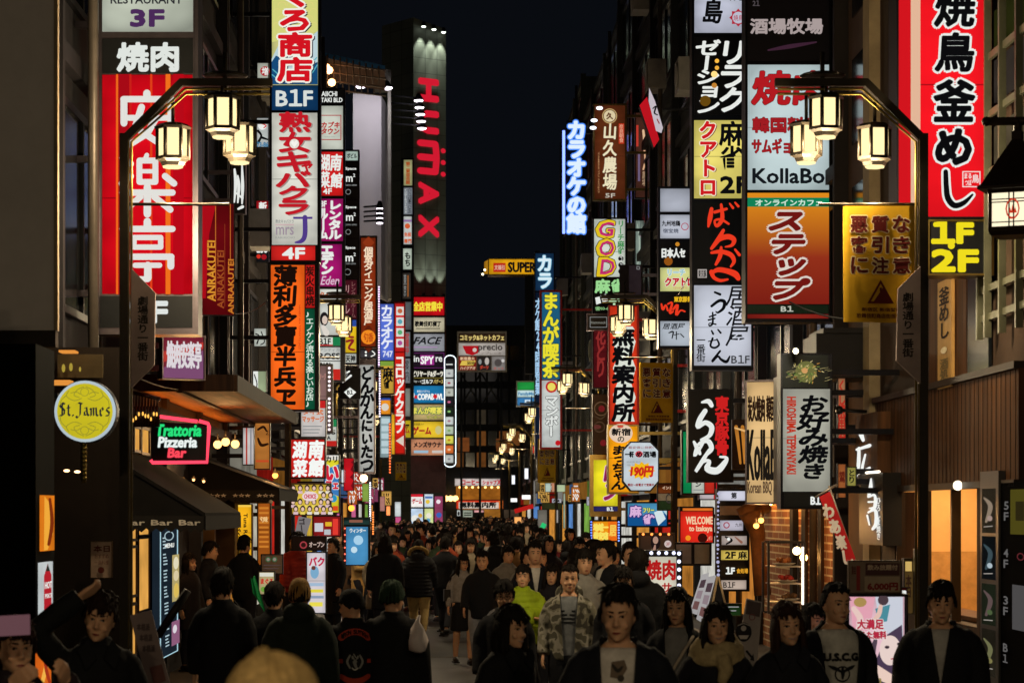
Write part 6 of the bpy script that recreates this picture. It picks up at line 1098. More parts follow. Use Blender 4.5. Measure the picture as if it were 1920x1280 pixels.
sign('poster','brown poster of crossed wooden chopsticks right of the black ramen sign','poster',32,(1372,786,1402,880),[PU((1374,788,1400,878),'#2a1408',[ST([(1380,800,7),(1384,830,6),(1388,868,4)],glow('#c88030',.9,.2)),ST([(1392,800,7),(1394,830,6),(1396,868,4)],glow('#c88030',.9,.2)),ST([(1378,802,3),(1398,808,4)],ink('#e0b070'))])],'brown',.05,rim=1,bracket=False,back=False)
# menu A-boards
for i, (poly, lab) in enumerate((([(1316,1077),(1330,1073),(1307,1152),(1293,1147)],'white tilted menu board with a photo strip, left of a leaning pair'),([(1327,1081),(1343,1078),(1319,1168),(1306,1160)],'white tilted menu board, right of a leaning pair'))):
    fc = Face(1318, 23.5 + .1*i); rt = empty('menu_board', fc.pt(*poly[2]), lab, 'menu board', 'leaning white menu boards'); m = MB(); q = [Vector(fc.pt(*p)) for p in poly]; m.prism(q, (0,.03,0)); o = m.build('panel', glow('#b8b4b4', .85, .25), rt)
    f = lambda u, v: tuple(np.array(poly[0])*(1-u)*(1-v)+np.array(poly[1])*u*(1-v)+np.array(poly[2])*u*v+np.array(poly[3])*(1-u)*v)
    draw(fc, [PL([f(.15,.15+.27*k),f(.85,.15+.27*k),f(.85,.35+.27*k),f(.15,.35+.27*k)],ink(c)) for k, c in enumerate(('#4a3a40','#8a7a80','#6a4a48'))], o, .004, 'print')
rt = empty('sandwich_board', P(1345, 1140, 24), 'black wooden A shaped board beside the white tilted menu boards', 'sign'); fc = Face(1345, 24); m = MB(); q = [Vector(fc.pt(*p)) for p in ((1343,1080),(1348,1080),(1362,1140),(1330,1160))]; m.prism(q, (0,.3,0)); m.build('panel', paint('#15151a', .4), rt)
m = MB(); m.tube([fc.pt(1347,1080,.01), fc.pt(1361,1138,.01)], .012, 0, 6); m.tube([fc.pt(1345,1080,.01), fc.pt(1331,1160,.01)], .012, 0, 6); m.build('edge_strip', paint('#a08a6a', .5), rt)
rt = empty('poster_stand', P(1400, 1290, 17.5), 'grey white paper stand with a round black emblem and arrow', 'poster'); fc = Face(1404, 17.5); m = MB(); q = [Vector(fc.pt(*p)) for p in ((1400,1121),(1429,1128),(1416,1296),(1372,1290))]; m.prism(q, (0,.03,0)); o = m.build('sheet', paint('#a59a94', .7), rt)
bk = paint('#1c1a1c', .6); pw = paint('#c8c0b8', .6)
draw(fc, [PL([(1401,1124),(1427,1130),(1424,1156),(1398,1150)],paint('#5a4a48',.6)),RG(1410,1156,6,1.5,paint('#8a4a48',.6)),C_(1394,1184,15,bk,ry=18),C_(1394,1177,5,pw),PL([(1384,1190),(1404,1190),(1400,1197),(1388,1197)],pw),ST([(1383,1172,1.5),(1394,1168,1.5),(1405,1172,1.5)],pw),ST([(1400,1220,4),(1410,1232,4)],bk,sub=1),PL([(1406,1236),(1412,1224),(1414,1238)],bk)], o, .004, 'print')
sign('price_board','small dark green price board beside the paper stand','sign',22,(1360,1130,1390,1154),[PU((1361,1131,1389,1153),'#1f4a26',[R_((1365,1136,1385,1138),GY),R_((1365,1143,1380,1145),GY)])],'brown',.03,rim=1,bracket=False,back=False)
# pink light box and the placard over it
random.seed(9); pk = [PL([(1592,1118),(1640,1118),(1630,1180),(1600,1190)],ink('#e0a0b0')),PL([(1640,1118),(1692,1118),(1692,1200),(1650,1180)],ink('#c8ccd8')),C_(1612,1128,12,ink('#a88a50'),ry=9),C_(1655,1124,10,ink('#4a3a40'),ry=10),PL([(1640,1140),(1668,1132),(1662,1164),(1646,1166)],ink('#4a8a98')),
  ST([(1600,1140,10),(1612,1160,12),(1606,1185,9)],ink('#e4c4bc')),ST([(1650,1136,8),(1646,1152,9),(1634,1166,7)],ink('#e0bcae')),PL([(1690,1170),(1694,1280),(1650,1280),(1640,1240),(1660,1190)],ink('#4a3a50')),C_(1668,1218,20,ink('#e6cfc8'),ry=28),C_(1662,1212,4.5,ink('#3a2c34'),ry=3),C_(1684,1206,3.5,ink('#3a2c34'),ry=3),ST([(1670,1234,2.5),(1678,1232,2)],ink('#b04858')),ST([(1640,1200,8),(1634,1230,14),(1646,1270,16)],ink('#50404e')),ST([(1622,1240,14),(1650,1262,22),(1680,1278,16)],ink('#e8cabc')),
  T('大満足',(1606,1160,1655,1178),ink('#b02a40'),b=1,ol=W,ow=1),T('うた無料',(1612,1182,1660,1196),ink('#b02a40'),b=.9,ol=W,ow=1),RG(1614,1240,13,2,ink('#e0d0d0')),RG(1614,1240,9,1,ink('#d8b0b8')),T('ご案内',(1610,1268,1650,1282),ink('#8a7a3a'),b=.6)]
sign('light_box','pink lit photo box with smiling figures beside the man in the white shirt','poster',15.8,(1588,1113,1701,1420),[PN((1592,1118,1695,1416),'#d8b0bc',pk,1.05)],'dark',.25,rim=3,bracket=False)
sign('placard','cream and brown price placard propped on the pink light box','sign',15.85,(1590,1050,1690,1112),[PU((1592,1052,1688,1110),'#7a6654',[R_((1622,1055,1686,1078),paint('#4a2a2a',.6)),T('飲み放題付',(1626,1058,1682,1068),paint('#b8a088',.6),b=.4,n=4),R_((1605,1060,1612,1106),paint('#8a2a24',.6)),T('宴会',(1596,1060,1604,1076),paint('#5a2a20',.6),b=.3,n=4),R_((1620,1080,1686,1108),paint('#a08c74',.6)),T('6,000円',(1626,1092,1682,1106),paint('#7a1e1e',.6),b=1.0)])],'brown',.03,rim=1,bracket=False,back=False)
# slanted red flag
rt = empty('flag', P(1592, 1062, 22), 'red slanted flag with white brush kana hanging beside the black wall sign', 'flag'); fc = Face(1570, 22); m = MB(); q = [Vector(fc.pt(*p)) for p in ((1536,931),(1556,921),(1604,1046),(1592,1066))]; m.prism(q, (0,.01,0)); o = m.build('cloth', paint('#c2242a', .8), rt)
a = Art(fc, .004)
for k, ch in enumerate('わぁ楽?'.replace('?', 'し')):
    x, y = 1550+12*k, 945+29*k; a.text(ch, (x-7, y, x+13, y+25), paint('#e8dcd8', .7), b=1.4, slant=-.2)
a.done('lettering', o)
m = MB(); m.tube([fc.pt(1530,932,-.03), fc.pt(1570,908,-.03)], .012, 0, 6); m.tube([fc.pt(1555,910,-.03), fc.pt(1608,1062,-.03)], .01, 0, 6); m.build('stick', paint('#8a8078', .4, .6), rt)
sign('projecting_sign','narrow peach banner with red characters between the brown wall and okonomiyaki sign','banner',27.5,(1570,708,1586,832),[PN((1572,710,1584,830),'#b07a54',[T('くし焼串酒',(1572,714,1584,826),ink('#a8281c'),v=True,b=.6,fit=1.2)],.8)],'dark',.08,rim=1)
sign('projecting_sign','small orange price sign low beside the okonomiyaki sign','sign',26.5,(1570,868,1587,934),[PN((1572,870,1585,932),'#b86a38',[T('焼鳥',(1573,884,1584,904),ink('#5a1c10'),v=True,b=.4)],.6)],'dark',.08,rim=1)
sign('projecting_sign','small pale yellow sign with dark strokes above the red flag','sign',26,(1587,874,1606,912),[PN((1589,876,1604,910),'#a8a050',[T('とり',(1590,880,1603,906),K,v=True,b=.4)],.7)],'dark',.08,rim=1)
# calligraphy boards on the right facade
rt, fc, o = wall_sign('wall_sign','brown timber wall sign with a white backlit brush character under a lamp','sign',XR,1640,(1604,772,1645,908),wood,out=.2,th=.15)
draw(fc,[ST([(1618,810,9),(1622,822,6)],WB),ST([(1610,838,5),(1634,834,7)],WB),ST([(1614,836,6),(1613,870,7),(1607,896,4)],WB),ST([(1626,850,4),(1620,880,6),(1634,876,5)],WB)],o,.02)
spot(Vector(fc.pt(1625,764,.35)), Vector(fc.pt(1622,850,0)), 22, 80, (1,.8,.5), rt, 'sign_beam', .03); m = MB(); p = Vector(fc.pt(1625,765,.3)); m.tube([Vector(fc.pt(1625,768,0)), p], .02, 0, 6); m.ball(p, .05, 0, 8); m.build('lamp', paint('#26221e', .4, .5), rt)
rt, fc, o = wall_sign('wall_sign','dark wall sign with white brush character and small side line, lit along its top','sign',XR,1650,(1611,886,1655,1022),paint('#15100d',.5),out=.25,th=.2)
draw(fc,[ST([(1635,896,3),(1634,915,8),(1630,930,5)],WB),ST([(1632,930,4),(1642,928,5),(1642,950,7),(1632,952,3)],WB),ST([(1630,940,4),(1641,940,3)],WB),ST([(1630,960,4),(1643,956,6),(1645,980,8),(1638,992,5)],WB),ST([(1628,966,4),(1632,984,3)],WB),T('ひろしま焼き',(1646,932,1653,1012),W,v=True,b=.3,fit=1.1,n=4)],o,.01)
m = MB(); m.tube([fc.pt(1612,884,.03), fc.pt(1654,884,.03)], .012, 0, 6); m.build('edge_light', lamp_mat('#fff0d8', 4.0), rt)
# poster column and floor board
rt = empty('poster_column', (XR-.1, 21.5, 0), 'steel cornered poster column right of the warm lit window', 'display'); fc = FX(XR, 1840, .12); m = MB(); (ax,ay,az) = fc.pt(1838,884); (bx,by,bz) = fc.pt(1872,1300); m.box(XR-.12, by, 0, XR-.01, ay, az); m.build('column', paint('#3c3a38', .35, .7), rt)
for k, (r_, c) in enumerate((((1841,916,1867,998),'#4a4030'),((1841,1004,1867,1084),'#1c2022'),((1841,1092,1867,1168),'#2f3626'),((1841,1176,1867,1262),'#3a3428'))):
    m = MB(); q = [Vector(fc.pt(*p)) for p in ((r_[0],r_[1]),(r_[2],r_[1]),(r_[2],r_[3]),(r_[0],r_[3]))]; m.prism(q, (.015,0,0)); o = m.build('poster', glow(c, .45, .3), rt); x, y = 1854, (r_[1]+r_[3])/2
    draw(fc, [ST([(x-8,y-24,3),(x+4,y-8,9),(x-4,y+20,5)],ink(('#8a7a68','#3a4a50','#5a4a48','#6a6a48')[k])),C_(x+3,y+14,5,ink(('#a08a80','#a8b8c0','#4a5a3a','#7a7448')[k])),ST([(x-8,y+30,1.5),(x+8,y+28,1.5)],ink('#a8a098'))], o, .004, 'print')
rt, fc, o = wall_sign('floor_board','black floor directory board with grey stacked floor letters at the right edge','sign',XR,1880,(1874,905,1960,1420),paint('#020203',.9,spec=.02),out=.1,th=.08)
gt = ink('#5c5a59')
draw(fc,[T(ch,(1884,940+88*k+dy,1892,955+88*k+dy),gt,b=.4) for k,(a1,a2) in enumerate((('5','F'),('4','F'),('3','F'),('B','1'))) for ch,dy in ((a1,0),(a2,20))]+[R_((1898,918,1935,1000),ink('#4a4416')),R_((1908,940,1924,975),ink('#2a2410')),R_((1902,1092,1940,1174),ink('#4a4848')),RG(1918,1040,7,2,ink('#5a2428'))],o,.004)
# upper right facade: timber strip wall, calligraphy strip, window lattice
wall_sign('timber_panel','plain timber panel wall beside the black floor sign','cladding',XR,1745,(1742,512,1812,742),wood,out=.04,th=.03)
wall_sign('wall_plaque','pale wooden plaque strip with worn black brush writing','plaque',XR,1760,(1758,530,1784,730),paint('#b08a50',.6,0,.25,4),[T('釜めし',(1762,545,1780,640),paint('#2a1a10',.7),v=True,b=.7,fit=1.1),C_(1771,660,6,paint('#d8c8a0',.5)),T('酒処',(1764,676,1779,716),paint('#7a6a48',.7),v=True,b=.4)],out=.075,th=.03)
wall_sign('dark_window','dark recessed upper window at the right of the plaque','window',XR,1814,(1814,522,1853,700),glass_dark,out=.045,th=.03)
rt = empty('window_lattice', (XR, 20.6, 3.6), 'steel window lattice with dim panes climbing the right edge', 'window'); m = MB()
def xb(m, Ya, Yb, z0, z1, t=.03, out=.1): m.box(XR-out, min(Ya,Yb), z0, XR-out+t, max(Ya,Yb), z1)
for z in (3.75, 4.0, 4.5, 5.0, 5.5, 6.0, 6.6): xb(m, 19.2, 21.3, z, z+.06)
for Y in (21.25, 20.95, 20.4, 19.8): xb(m, Y, Y+.05, 3.6, 7.2, .06, .13)
m.build('frame', paint('#6a6a56', .4, .6), rt)
for k, (z, c) in enumerate(((5.62,'#4a4038'),(5.05,'#7a6a50'),(6.05,'#3a3c18'),(4.55,'#2a1c10'))):
    m = MB(); xb(m, 19.3, 20.9, z, z+.36, .015, .06); m.build('pane', glow(c, .45, .3), rt)
# roofed lantern at the right edge
rt = empty('wall_lantern', P(1905, 437, 17), 'large roofed wall lantern with lattice panes and a small red crest at the right edge', 'lantern'); c = P(1908, 436, 17); a0 = math.radians(20); m = MB()
m.lathe(c + Vector((0,0,.29)), [(.33,0),(.33,.02),(.30,.035),(.16,.22),(.05,.36),(.05,.42)], 0, 4, False, a0); m.lathe(c, [(.22,-.03),(.24,0),(.24,.03)], 0, 4, False, a0); m.lathe(c + Vector((0,0,.265)), [(.24,0),(.25,.03)], 0, 4, False, a0)
for j in range(4):
    t = a0 + j*math.pi/2; p = c + Vector((.225*math.cos(t), .225*math.sin(t), 0)); m.tube([p, p + Vector((0,0,.28))], .016, 0, 4)
    q1 = c + Vector((.225*math.cos(t+math.pi/2), .225*math.sin(t+math.pi/2), 0)); d = q1 - p; nrm = Vector((d.y, -d.x, 0)).normalized()*.006
    for u in (.42, .52, .8): m.tube([p + d*u + nrm, p + d*u + nrm + Vector((0,0,.28))], .006, 0, 4)
    for z in (.06, .2, .22): m.tube([p + nrm + Vector((0,0,z)), q1 + nrm + Vector((0,0,z))], .005, 0, 4)
m.tube([c + Vector((-.22,0,.78)), c + Vector((.5,0,.79))], .03, 0, 6); m.tube([c + Vector((0,0,.7)), c + Vector((0,0,.8))], .03, 0, 6); m.tube([c + Vector((.2,0,.79)), (XR, 17.4, c.z+.79)], .025, 0, 6); m.ball(c + Vector((-.22,0,.78)), .035, 0, 8)
m.build('housing', paint('#2c2018', .5, .3), rt); m = MB(); m.lathe(c + Vector((0,0,.03)), [(.215,0),(.215,.235)], 0, 4, False, a0); pn = m.build('pane', lamp_mat('#fff0cc', 1.15), rt)
m = MB(); t = a0 + math.pi; p = c + Vector((.225*math.cos(t), .225*math.sin(t), .15)); q1 = c + Vector((.225*math.cos(t+math.pi/2), .225*math.sin(t+math.pi/2), .15)); mid = (p+q1)/2; fcl = Face(0,17); 
ux = (q1-p).normalized(); nn = Vector((ux.y, -ux.x, 0)); nn = nn if (mid-c).dot(nn) > 0 else -nn
for k in range(10):
    aa = 2*math.pi*k/10; ab = 2*math.pi*(k+1)/10; e = lambda r, g: mid + ux*r*math.cos(g) + Vector((0,0,r*1.5*math.sin(g))) + nn*.01
    m.add([e(.05,aa), e(.05,ab), e(.04,ab), e(.04,aa)], [(0,1,2,3)])
for dx in (-.018, 0, .018): m.add([mid + ux*(dx-.012) + nn*.01 + Vector((0,0,-.03)), mid + ux*(dx+.012) + nn*.01 + Vector((0,0,-.03)), mid + ux*dx + nn*.01 + Vector((0,0,.03 - abs(dx)))], [(0,1,2)])
m.build('crest', ink('#c8381c'), pn, fix=False)
# small far lights at street level on the right and left
for (r_, c, Y, k, lab) in (((983,877,991,898),'#dfe2ea',105,1.5,'short white upright tube sign far down the right side'),((959,890,966,908),'#dfe2ea',120,1.5,'white upright tube sign at the far crossing'),((978,927,996,936),'#f0ece8',102,1.6,'white pill shaped lamp sign over the far right crowd'),((957,933,970,941),'#f0ece8',118,1.6,'white pill shaped lamp sign at the far crossing'),((964,968,978,981),'#f0a860',100,1.2,'orange glowing round front above the far crowd'),((1000,900,1004,950),'#7a7670',92,.9,'grey upright strip sign below the dull banner'),((1022,905,1033,922),'#b8ccc0',82,.9,'small pale green sign below the small dull banner'),((1034,900,1040,922),'#c88a68',82,.9,'small salmon sign below the small dull banner'),((1044,908,1060,922),'#b8c8a0',68,.9,'pale green sign low on the right facades'),((1056,924,1060,990),'#a8b8a0',66,.8,'thin pale upright strip on the right facades'),((1043,955,1047,980),'#b0a8a0',70,.8,'thin grey upright strip on the right facades'),((1016,942,1054,955),'#3a3c20',80,.6,'dark green board with faint writing low on the right'),((1008,955,1026,990),'#8a8478',84,.6,'pale shutter like sign above the crowd on the right'),
      ((640,900,662,912),'#c8ccd0',55,.8,'small white sign under the ragged red banner'),((679,906,692,940),'#8aa848',56,.9,'green lit sign beside the white bulb strip'),((712,930,722,958),'#c88a80',70,.7,'small pinkish sign over the left crowd'),((740,940,752,968),'#d8e0e0',88,.9,'small white lit sign beside the game centre'),((741,968,752,980),'#d05a8a',88,.9,'small pink lit sign beside the game centre'),((724,948,732,966),'#ff9050',80,1.6,'pair like orange lamp over the left crowd'),((640,880,648,905),'#e0e4e6',50,1.0,'small white upright light behind the multicolour sign')):
    sign('shop_sign', lab, 'sign', Y, r_, [PN((r_[0]+.5,r_[1]+.5,r_[2]-.5,r_[3]-.5), c, None, k)], 'dark', .1, rim=.5, bracket=False)
def strip(pts, Y, r, c, k, name, lab, cat='lamp'):
    m = MB(); m.tube([P(x, y, Y) for x, y in pts], r, 0, 6); return solo(m, name, lamp_mat(c, k), lab, cat)
strip([(965,958),(1000,948)], 98, .09, '#b01c18', 1.0, 'awning_light', 'red glowing awning edge at the far right')
strip([(1022,988),(1014,984)], 84, .12, '#2ac070', 1.0, 'green_lamp', 'small green lamp low among the far crowd on the right')
# overhead cables
rt = None
for i, (a, b, sag) in enumerate(((P(372,560,26), P(505,560,38), .2), (P(1480,566,21), P(1735,566,20), .15), (P(1557,380,30), P(1730,385,20), .05), (P(1262,560,40), P(1290,520,34), .05), (P(598,680,45), P(745,684,76), .3), (P(246,702,22), P(400,720,30), .1))):
    m = MB(); m.tube([a + (b-a)*t - Vector((0,0,sag*4*t*(1-t))) for t in np.linspace(0,1,10)], .008, 0, 5); o = solo(m, 'cable', paint('#0f0f10', .5), ('thin cable from the red barbecue sign to the orange sign', 'thin cable crossing the street name board on the right', 'thin cable from the café sign column to the right lamp post', 'short cable behind the tavern column', 'thin cable among the left lanterns', 'thin cable over the trattoria')[i], 'cable')

# hanging bottles beside the first awning, stands by the warm window
rt = empty('bottle_rack', P(272, 800, 24.5), 'row of dark hanging bottles with gold glints left of the neon sign', 'rack'); m = MB(); random.seed(8)
m.tube([P(246,735,24.5), P(300,748,24.5)], .02, 0, 6)
for k in range(9): x = 250+5.6*k; m.tube([P(x,737+1.3*k,24.5), P(x,760,24.5), P(x,770,24.5), P(x,800,24.5)], [.006,.012,.03,.03], 0, 7)
m.build('bottles', paint('#2a140c', .2, 0, .2, 5, 0, .5), rt); m = MB()
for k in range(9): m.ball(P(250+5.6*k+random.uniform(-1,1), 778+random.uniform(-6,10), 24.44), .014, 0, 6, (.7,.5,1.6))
m.build('glow_bead', lamp_mat('#f0b050', 1.6), rt)  # highlights on the bottles put in as tiny glowing beads
for (r_, c, it, Y, lab) in (((1694,1046,1712,1150),'#6a5a3a',[R_((1697,1052,1709,1070),ink('#c8a860')),T('本日',(1698,1078,1708,1120),ink('#2a1a10'),v=True,b=.4)],22.5,'narrow wooden stand board before the warm window'),((1716,1028,1730,1150),'#3a3a36',[],22.3,'narrow dark panel beside the lamp post before the warm window'),((1686,1100,1700,1160),'#8a2424',[T('鶏',(1688,1106,1699,1118),W,b=.4),T('鶏',(1688,1122,1699,1134),W,b=.4)],21.9,'small red board with white characters beside the pink light box')):
    sign('info_board', lab, 'sign', Y, r_, [PU((r_[0]+1,r_[1]+1,r_[2]-1,r_[3]-1), c, it)], 'dark', .1, rim=1, bracket=False, back=False)
bulbs_at('orange_bulb', [(1690,1062),(1704,1063)], 23.4, 4.5, '#ff9a40', 3.0, 'small orange bulb low at the left end of the warm window', 'pair of orange bulbs by the warm window')
m = MB(); m.tube([P(1868,905,20.9), P(1868,1260,20.9)], .02, 0, 6); solo(m, 'steel_trim', paint('#9a9690', .3, .9), 'bright steel edge strip beside the poster column', 'trim')

m = MB(); px_box(m, 352, 962, 402, 1120, 33.4, 33.6); solo(m, 'lobby_wall', paint('#8a6034', .8, 0, .25, 2, .1), 'warm tan wall lit by tiny spots behind the people at the menu board', 'wall')
rt = empty('green_cloth', P(484, 1150, 23), 'green cloth corner hanging among the people left of the pale price boards', 'cloth'); m = MB(); n = 8; vs = []
for i in range(n+1):
    t = i/n; vs += [P(470+9*t, 1082+4*math.sin(6*t), 23+.05*math.sin(9*t)), P(474+26*t, 1110+44*t, 23+.06*math.sin(8*t+1))]
vs = [Vector(v) for v in vs]; o_ = len(vs); vs += [v + Vector((0,.02,0)) for v in vs]; fs = [(2*i,2*i+2,2*i+3,2*i+1) for i in range(n)] + [(o_+2*i,o_+2*i+1,o_+2*i+3,o_+2*i+2) for i in range(n)]; m.add(vs, fs, 0, True); m.build('cloth', paint('#128a4a', .7), rt)
# ------------------------------------------------------------------ people
from mathutils.bvhtree import BVHTree
def remesh(mb, vox, smooth=3, cut=None, solid=0.0, planes=()):
    """one continuous skin round everything in mb"""
    me = bpy.data.meshes.new('tmp'); me.from_pydata([tuple(v) for v in mb.v], [], mb.f)
    bm = bmesh.new(); bm.from_mesh(me); bmesh.ops.recalc_face_normals(bm, faces=bm.faces); bm.to_mesh(me); bm.free()
    o = bpy.data.objects.new('tmp', me); COL.objects.link(o)
    r = o.modifiers.new('r', 'REMESH'); r.mode = 'VOXEL'; r.voxel_size = vox; r.use_smooth_shade = True
    s = o.modifiers.new('s', 'SMOOTH'); s.factor = 0.5; s.iterations = smooth
    dg = bpy.context.evaluated_depsgraph_get(); out = bpy.data.meshes.new_from_object(o.evaluated_get(dg)); 
    if cut:
        bm = bmesh.new(); bm.from_mesh(out)
        for co_, no_ in planes:
            fs = [f for f in bm.faces if f.calc_center_median().y < 0.02 and f.normal.y < .5]; g = list({v for f in fs for v in f.verts}) + list({e for f in fs for e in f.edges}) + fs
            bmesh.ops.bisect_plane(bm, geom=g, plane_co=co_, plane_no=no_)
        dead = [f for f in bm.faces if cut(f.calc_center_median(), f.normal)]
        bmesh.ops.delete(bm, geom=dead, context='FACES'); bm.to_mesh(out); bm.free()
        if solid:
            o.modifiers.clear(); o.data = out; sd = o.modifiers.new('d', 'SOLIDIFY'); sd.thickness = solid; sd.offset = 0
            dg = bpy.context.evaluated_depsgraph_get(); out = bpy.data.meshes.new_from_object(o.evaluated_get(dg))
    bpy.data.objects.remove(o); out.polygons.foreach_set('use_smooth', [True]*len(out.polygons)); out.materials.clear(); return out
def loft(mb, secs, n=20, e=0.9):
    """secs: (x, y, z, half width, front depth, back depth)"""
    vs = []
    for x, y, z, w, f, b in secs:
        for k in range(n):
            t = 2*math.pi*k/n; c, s = math.cos(t), math.sin(t); cc = math.copysign(abs(c)**e, c); ss = math.copysign(abs(s)**e, s)
            vs.append((x + w*cc, y + (f if ss < 0 else b)*ss, z))
    fs = [(i*n+k, i*n+(k+1)%n, (i+1)*n+(k+1)%n, (i+1)*n+k) for i in range(len(secs)-1) for k in range(n)]
    fs += [tuple(range(n-1,-1,-1)), tuple((len(secs)-1)*n+k for k in range(n))]; mb.add(vs, fs, 0, True)
HS = [(0.0,.024,.080,.02),(.012,.038,.091,.03),(.035,.051,.094,.05),(.06,.059,.092,.066),(.085,.065,.091,.08),(.11,.069,.090,.092),(.14,.072,.092,.10),(.17,.071,.088,.101),(.20,.061,.070,.088),(.222,.042,.044,.06),(.234,.015,.015,.02)]
def headxf(turn, tilt, nod):
    return Matrix.Translation((0, -.006, 1.452)) @ Matrix.Rotation(math.radians(turn), 4, 'Z') @ Matrix.Rotation(math.radians(nod), 4, 'X') @ Matrix.Rotation(math.radians(tilt), 4, 'Y')
def add_head(mb, M, fem):
    h = MB(); loft(h, [(0,0,z,w*(1.02 if fem else 1.06),f,b) for z,w,f,b in HS], 24, .92)
    h.tube([(0,-.086,.125),(0,-.098,.10),(0,-.110,.082),(0,-.094,.070)], [.008,.010,.0135,.010], 0, 8); h.ball((.011,-.096,.078), .009, 0, 8); h.ball((-.011,-.096,.078), .009, 0, 8)
    h.ball((0,-.089,.048), .02, 0, 10, (1.1,.45,.3)); h.ball((0,-.088,.039), .018, 0, 10, (1.0,.5,.35)); h.ball((0,-.084,.012), .018, 0, 10, (1,.6,.7))
    h.ball((0,-.087,.138), .024, 0, 10, (1.2,.3,.4))
    for s in (-1, 1):
        h.ball((s*.072,.012,.1), .03, 0, 10, (.35,.6,1.0)); h.ball((s*.036,-.076,.074), .022, 0, 10, (1,.6,.8)); h.ball((s*.030,-.086,.135), .022, 0, 10, (1.1,.3,.3))
    h.v = [tuple(M @ Vector(v)) for v in h.v]; mb.add(h.v, h.f, 0, True)
    p0 = Vector((0,.02,1.40)); p1 = M @ Vector((0,.015,.05)); mb.tube([p0, (p0+p1)/2, p1], [.066,.053,.052] if not fem else [.056,.044,.044], 0, 12)
def hfront(x, z):
    zs = [s[0] for s in HS]; w = np.interp(z, zs, [s[1] for s in HS]); f = np.interp(z, zs, [s[2] for s in HS]); q = min(.98, abs(x)/w); return -f*(1-q**2.0)**.55
def hand(mb, wr, d, pal, curl=0.5, s=1.0):
    """palm and five unequal, bent fingers; wr wrist, d pointing direction, pal palm normal"""
    wr, d, pal = Vector(wr), Vector(d).normalized(), Vector(pal); pal = (pal - d*pal.dot(d)).normalized(); a = d.cross(pal)
    for k in range(4):
        o = a*(k-1.5)*.0195*s; mb.tube([wr - d*.01 + o*.6, wr + d*.05*s + o, wr + d*.088*s + o], [.013,.0145,.0105], 0, 7)
        L = (.066,.078,.072,.056)[k]*s; p = wr + d*.086*s + o; q = p + (d*(1-.3*curl) + pal*.5*curl)*L*.45; r = q + (d*(1-1.0*curl) + pal*1.0*curl)*L*.33; t = r + (d*(1-1.5*curl) + pal*1.1*curl)*L*.27
        mb.tube([p - d*.01, q, r, t], [.0095,.009,.008,.006], 0, 7)
    p = wr + d*.022*s - a*.026*s; q = p - a*.022*s + d*.03*s + pal*.012; mb.tube([wr + d*.008 - a*.01, p, q, q + d*.028*s + pal*.012*(1+curl)], [.014,.013,.0105,.007], 0, 7)
POSE = {  # elbow and wrist per side (own left = +x), leg offsets (knee y, ankle y, ankle z)
 'stand': (((.235,.03,1.13),(.235,-.05,.89)),((-.235,.03,1.13),(-.235,-.05,.89)),((0,0,.08),(-.02,.0,.08))),
 'walk':  (((.24,.10,1.14),(.235,.09,.90)),((-.235,-.04,1.14),(-.22,-.20,.94)),((-.15,-.20,.09),(.02,.26,.15))),
 'walk2': (((.235,-.04,1.14),(.22,-.20,.94)),((-.24,.10,1.14),(-.235,.09,.90)),((.02,.26,.15),(-.15,-.20,.09))),
 'phone': (((.235,-.02,1.13),(.10,-.27,1.20)),((-.235,-.02,1.13),(-.10,-.26,1.14)),((0,0,.08),(-.03,0,.08))),
 'cross': (((.235,-.08,1.15),(-.06,-.24,1.17)),((-.235,-.08,1.15),(.06,-.26,1.12)),((0,0,.08),(-.03,0,.08))),
 'bag':   (((.235,-.03,1.14),(.17,-.22,1.06)),((-.235,.03,1.13),(-.235,-.05,.89)),((-.10,-.12,.08),(.0,.14,.1))),
 'raise': (((.235,.03,1.13),(.235,-.05,.89)),((-.33,-.06,1.52),(-.10,-.10,1.68)),((0,0,.08),(-.02,0,.08))),
 'hold':  (((.26,-.16,1.28),(.14,-.34,1.44)),((-.26,-.14,1.26),(-.10,-.34,1.43)),((0,0,.08),(-.02,0,.08)))}
_PC = {}
def legs(mb, pose, r, w=1.0, top=.95, cut=None):
    for s, (ky, ay, az) in zip((1,-1), POSE[pose][2]):
        kz = .50 + (.02 if ay > .2 else 0); pts = [(s*.085*w,0,top),(s*.095*w,-.01+ky*.3,.75),(s*.097*w,ky-.015,kz),(s*.097*w,(ky+ay)/2+.02,.30),(s*.095*w,ay,az+.02)]
        mb.tube(pts, [x*r for x in (.098,.092,.066,.058,.043)], 0, 12)
